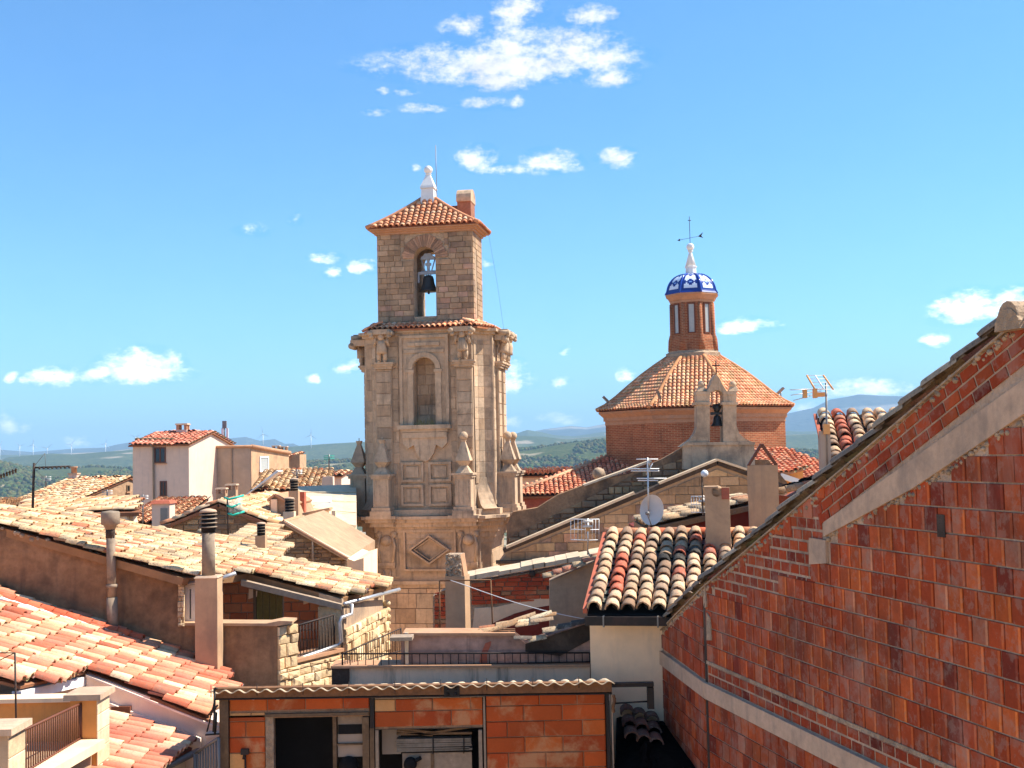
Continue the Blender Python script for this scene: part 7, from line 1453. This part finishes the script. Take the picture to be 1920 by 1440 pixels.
# ================================================================== the brick shed in front
YSH = 15.4
sh_ = thing('brick_shed', 'small hollow brick shed under a corrugated sheet roof at the bottom', 'shed', P(780, 1440, YSH+.6)-V(0, 0, 2))
wl = Wall2D(P(413, 1440, YSH), V(1, 0, 0)); wl.N = V(0, -1, 0); uz = lambda x, y: wl.px(x, y)
zbot = -2.0
def rectp(name, mat, x0, y0, x1, y1, d0, d1, parent=None, bot=False):
    a, b = uz(x0, y0), uz(x1, y1); u0, u1 = sorted((a[0], b[0])); v0, v1 = sorted((a[1], b[1])); v0 = v0+zbot if bot else v0
    m = MB(); m.obox(wl.p(u0, v0, d0), wl.U*(u1-u0), wl.N*(d1-d0), V(0, 0, v1-v0)); return m.build(name, mat, parent or sh_)
SHB = pick((6, lin('c45a22')), (4, lin('bb501e')), (4, lin('cb6426')), (1, lin('b2501f')), (.8, lin('dca468')))
bl_ = Layer('shed_brick', 'shed_brick', sh_, 'plain', 200)
def field(x0, y0, x1, y1, **kw):
    a, b = uz(x0, y1), uz(x1, y0); lay(wl, bl_, a[0], a[1]+kw.pop('ext', 0), b[0], b[1], .199, .49, .011, .03, SHB, lenvar=.02, dvar=.25, **kw)
for (x0, y0, x1, y1, e) in ((431, 1304, 693, 1333, 0), (431, 1343, 498, 1440, -1.0), (703, 1306, 905, 1363, 0), (913, 1299, 1134, 1440, -1.0)): field(x0, y0, x1, y1, ext=e)
a, b = uz(431, 1342), uz(498, 1334.5); lay(wl, bl_, a[0], a[1], b[0], b[1], .06, .28, .01, .03, lambda: lin('dca468')); bl_.done()
rectp('mortar_backing', 'brick_mortar', 431, 1304, 693, 1342, -.1, .014); rectp('mortar_backing', 'brick_mortar', 431, 1342.2, 498, 1440, -.1, .014, bot=True); rectp('mortar_backing', 'brick_mortar', 703, 1300, 905, 1363, -.1, .014); rectp('mortar_backing', 'brick_mortar', 912, 1296, 1134, 1440, -.1, .014, bot=True)
rectp('mortar_cap', 'rough_mortar', 703, 1299, 906, 1306, -.05, .03); rectp('mortar_cap', 'rough_mortar', 913, 1293, 1134, 1299.5, -.05, .028)
for x in (476, 522): q = uz(x, 1308); m = MB(); m.ball(wl.p(q[0], q[1], .03), .035, 7, 5, .7); m.build('mortar_lump', 'white_paint', sh_)
q = uz(893, 1299); m = MB(); m.obox(wl.p(q[0]-.07, q[1]-.02, .028), wl.U*.14, wl.N*.02, V(0, 0, .06)); m.build('mortar_lump', 'rough_mortar', sh_)
rectp('left_post', 'old_wood', 413, 1300, 430.5, 1440, -.1, .06, bot=True)
rectp('middle_post', 'black_steel', 694, 1303, 702.5, 1364, -.06, .045); rectp('middle_post', 'old_wood', 694, 1364.2, 703, 1440, -.06, .05, bot=True)
rectp('pale_post', 'grey_wood', 905.5, 1299, 912, 1440, -.06, .045, bot=True); rectp('right_post', 'black_steel', 1134.5, 1290, 1144.5, 1440, -.06, .06, bot=True); rectp('outer_post', 'concrete', 1145, 1295, 1151, 1440, -.06, .03, bot=True)
bm = rectp('top_beam', 'rusty_steel', 405, 1303, 1146, 1284, .0, .1) if False else None
a, b = uz(405, 1306), uz(1146, 1294); m = MB(); m.prism([wl.p(a[0], a[1], 0), wl.p(b[0], b[1], 0), wl.p(b[0], b[1]+.125, 0), wl.p(a[0], a[1]+.125, 0)], wl.N*.12); m.build('top_beam', 'rusty_steel', sh_)
a, b = uz(405, 1307), uz(1146, 1296); m = MB(); m.prism([wl.p(a[0], a[1]-.015, 0), wl.p(b[0], b[1]-.015, 0), wl.p(b[0], b[1], 0), wl.p(a[0], a[1], 0)], wl.N*.13); m.build('beam_lip', 'black_steel', sh_)
m = MB(); q = uz(848, 1293)
for da in (-.05, .05):
    for db in (-.03, .04): m.ball(wl.p(q[0]+da, q[1]+db, .125), .022, 7, 5)
m.obox(wl.p(q[0]-.1, q[1]-.07, .121), wl.U*.2, wl.N*.008, V(0, 0, .14)); m.build('joint_plate', 'black_steel', sh_)
# side walls, floor and dark room
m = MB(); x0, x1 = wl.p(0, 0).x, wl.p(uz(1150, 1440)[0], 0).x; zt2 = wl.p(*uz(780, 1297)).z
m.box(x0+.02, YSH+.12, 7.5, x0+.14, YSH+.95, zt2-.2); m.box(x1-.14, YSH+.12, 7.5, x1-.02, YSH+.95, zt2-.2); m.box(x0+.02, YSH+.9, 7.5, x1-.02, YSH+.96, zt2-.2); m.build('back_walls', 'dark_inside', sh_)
# corrugated sheet
L0, R0 = uz(402, 1290), uz(1150, 1272); nw = 29.4; cs = MB(); cs.sm = True; NX = 360; vs = []
for k in range(NX+1):
    t = k/NX; u = L0[0]+(R0[0]-L0[0])*t; z0 = L0[1]+(R0[1]-L0[1])*t; w_ = .019*math.cos(t*nw*2*math.pi)
    for (dn, dz_) in ((.2, 0), (-.5, -.1), (-1.08, -.21)): vs.append(wl.p(u, z0-.01+w_+dz_, dn)); vs.append(wl.p(u, z0-.01+w_+dz_-.012, dn))
cs.add(vs, [f for k in range(NX) for f in ((k*6, k*6+6, k*6+8, k*6+2), (k*6+2, k*6+8, k*6+10, k*6+4), (k*6+1, k*6+3, k*6+9, k*6+7), (k*6+3, k*6+5, k*6+11, k*6+9), (k*6, k*6+1, k*6+7, k*6+6))]); cs.build('corrugated_roof', 'cement_sheet', sh_)
for k in range(9):
    t = (k*3.35+.0)/nw; u = L0[0]+(R0[0]-L0[0])*t; z0 = L0[1]+(R0[1]-L0[1])*t; m = MB(); m.tube([wl.p(u, z0-.08, .17), wl.p(u, z0+.07, .17)], .006, 5); m.build('hook_bolt', 'iron', sh_)
# door opening: frame, lintel plank, half open leaf with panes
rectp('lintel_plank', 'old_wood', 498, 1343, 692, 1333.5, -.05, .06); rectp('jamb_plaster', 'rough_mortar', 498.2, 1344, 514, 1440, -.1, .02, bot=True)
rectp('jamb_wood', 'old_wood', 680, 1343.3, 693.5, 1440, -.06, .05, bot=True)
lf_ = rectp('door_leaf', 'old_wood', 622, 1344, 630, 1440, -.3, -.06, bot=True); rectp('door_rail', 'old_wood', 630.2, 1400, 679, 1396, -.1, -.06, lf_)
for (y0, y1, mt, dd) in ((1345, 1378, 'pale_glass', 0), (1379, 1396, 'grey_plaster', 0), (1401, 1422, 'grey_plaster', 0)): rectp('leaf_pane', mt if y0 > 1350 else 'grey_wood', 631, y0, 678, y1, -.12, -.1, lf_)
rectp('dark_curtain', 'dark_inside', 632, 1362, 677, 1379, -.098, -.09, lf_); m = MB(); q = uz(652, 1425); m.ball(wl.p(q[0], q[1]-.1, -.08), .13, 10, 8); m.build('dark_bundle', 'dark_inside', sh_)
q = uz(461, 1408); m = MB(); m.obox(wl.p(q[0]-.05, q[1]-.03, .03), wl.U*.1, wl.N*.05, V(0, 0, .07)); m.tube([wl.p(q[0], q[1], .05), wl.p(q[0]-.02, q[1]-.09, .06)], .018, 6); m.tube([wl.p(q[0], q[1]-.05, .04), wl.p(q[0]+.02, q[1]-1, .04)], .01, 5); m.build('tap', 'iron', sh_)
rectp('socket_box', 'pale_glass', 446, 1428, 458, 1434, .03, .045) if False else None
# window opening with stored bundles
rectp('window_head', 'old_wood', 703.5, 1367, 905, 1363.4, -.04, .03); rectp('window_jamb', 'grey_wood', 704, 1368, 711, 1440, -.04, .04, bot=True); rectp('window_jamb', 'grey_wood', 897, 1368, 905, 1440, -.04, .04, bot=True)
rectp('back_board', 'grey_plaster', 711.5, 1370, 748, 1424, -.3, -.28); rectp('lower_board', 'grey_wood', 752, 1419, 884, 1440, -.2, -.17, bot=True); rectp('board_batten', 'old_wood', 806, 1419, 812, 1440, -.169, -.15, bot=True)
bn = thing('stored_bundles', 'tied bundles of old slats stacked in the shed window', 'bundle', wl.p(*uz(815, 1418), -.12)); rd = random.Random(2)
for k in range(6):
    q0, q1 = uz(742, 1415-k*4.2), uz(882+rd.uniform(-3, 3), 1412-k*4.2); m = MB(); m.obox(wl.p(q0[0], q0[1], -.26), wl.U*(q1[0]-q0[0])+V(0, 0, rd.uniform(-.01, .01)), wl.N*.14, V(0, 0, .026)); m.build('slat', 'paper_bundle', bn)
for (x0, y0, x1, y1) in ((740, 1372, 812, 1380), (812, 1380, 882, 1369), (742, 1383, 884, 1381), (742, 1377, 810, 1385)):
    q0, q1 = uz(x0, y0), uz(x1, y1); m = MB(); A, B = wl.p(q0[0], q0[1], -.22), wl.p(q1[0], q1[1], -.22); m.obox(A, B-A, wl.N*.1, V(0, 0, .028)); m.build('slat', 'old_wood', bn)
for x in (811, 869): q0, q1 = uz(x, 1417), uz(x, 1388); m = MB(); m.tube([wl.p(q0[0], q0[1], -.11), wl.p(q1[0], q1[1], -.11)], .008, 5); m.build('tie_cord', 'black_steel', bn)
m = MB(); q = uz(768, 1432); m.ball(wl.p(q[0], q[1]-.03, -.1), .09, 10, 8); m.tube([wl.p(q[0]+.05, q[1], -.1), wl.p(q[0]+.14, q[1]+.05, -.1)], .03, 6); m.solo('dark_pot', 'dark_inside', 'dark round pot on the shed window ledge under the bundles', 'pot')
# steel frame to the right of the shed
sf = thing('steel_frame', 'black steel frame joining the shed to the brick gable', 'frame', P(1185, 1330, YSH))
def bar(name, x0, y0, x1, y1, d=.1, Y=YSH): a, b = P(x0, y1, Y), P(x1, y0, Y); m = MB(); m.obox(a, V(b.x-a.x, 0, 0), V(0, d, 0), V(0, 0, b.z-a.z)); return m.build(name, 'black_steel', sf)
bar('beam', 1146, 1280, 1226, 1289); bar('post', 1215, 1289.5, 1226, 1330); m = MB(); m.tube([P(1150, 1319, YSH+.05), P(1215, 1315, YSH+.05)], .012, 6); m.build('rod', 'black_steel', sf)
ch = MB()
for k in range(7): ch.ball(P(1151+math.sin(k)*1.5, 1306+k*4.5, YSH-.06), .022, 7, 5, 1.3)
ch.solo('hanging_chain', 'rusty_steel', 'short rusty chain hanging at the right end of the shed', 'chain')
# dark corner: void's shade painted black on slab and mound, with shaded tiles
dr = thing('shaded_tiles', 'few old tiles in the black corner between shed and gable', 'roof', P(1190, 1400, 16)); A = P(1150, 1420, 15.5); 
m = MB(); m.prism([P(1152, 1470, 15.2), P(1330, 1480, 14.2), P(1300, 1350, 16.9), P(1156, 1338, 16.9)], V(0, 0, -.1)); m.build('roof', 'black_sheet_and_void', dr)
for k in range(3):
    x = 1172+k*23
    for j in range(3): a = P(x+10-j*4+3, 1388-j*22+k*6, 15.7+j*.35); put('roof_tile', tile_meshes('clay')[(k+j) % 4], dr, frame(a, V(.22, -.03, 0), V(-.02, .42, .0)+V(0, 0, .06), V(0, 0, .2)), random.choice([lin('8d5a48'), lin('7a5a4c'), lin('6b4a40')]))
tp = MB(); vs = []  # mound blackened to stand for the shadowed void
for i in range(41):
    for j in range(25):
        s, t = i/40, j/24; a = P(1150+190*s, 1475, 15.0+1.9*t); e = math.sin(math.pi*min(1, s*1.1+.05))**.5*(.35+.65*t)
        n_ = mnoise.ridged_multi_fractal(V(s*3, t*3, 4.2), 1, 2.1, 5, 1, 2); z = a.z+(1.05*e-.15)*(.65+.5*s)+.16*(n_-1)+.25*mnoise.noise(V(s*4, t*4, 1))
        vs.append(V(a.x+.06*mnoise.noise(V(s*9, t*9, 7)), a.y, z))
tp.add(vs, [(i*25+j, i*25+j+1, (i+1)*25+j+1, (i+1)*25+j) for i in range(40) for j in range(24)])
tp.solo('void_mound', 'black_sheet_and_void', 'mound painted black as the dark void at the foot of the gable', 'void filler')
# bracket and small rail on the left of the shed
bk_ = thing('iron_bracket', 'black iron bracket with cables on the left end of the shed', 'bracket', P(402, 1385, 15.2)); q = lambda x, y: P(x, y, 15.2)
for a, b, r_ in (((402, 1290), (403, 1378), .016), ((403, 1312), (388, 1372), .011), ((404, 1336), (402, 1372), .03), ((402, 1290), (408, 1292), .014), ((408, 1322), (398, 1334), .014), ((385, 1378), (411, 1376), .012)): MB().tube([q(*a), q(*b)], r_, 6).build('arm', 'black_steel', bk_)
A, B = P(366, 1412, 15.6), P(410, 1384, 15.2); railing('grey_railing', 'grey slatted railing beside the left end of the shed', (A, B), (A-V(0, 0, .8), B-V(0, 0, .8)), 9, .012, 'grey_metal')
m = MB(); m.obox(P(385, 1384, 15.5), (.2, 0, 0), (0, .2, 0), (0, 0, .05)); m.obox(P(388, 1700, 15.52), (.16, 0, 0), (0, .16, 0), (0, 0, P(388, 1384, 15.52).z-P(388, 1700, 15.52).z)); o = m.solo('pink_post', 'pink_plaster', 'pink rendered post at the left end of the shed', 'post')
# ------------------------------------------------------------------ town ground, made pale to bounce warm light onto shaded walls
m = MB(); m.lathe((0, 40, 0), [(.1, 1.62), (60, 1.62), (105, 1.6)], 48, cap=False); m.build('street_bounce_disc', 'ground_bounce', None, 'structure')
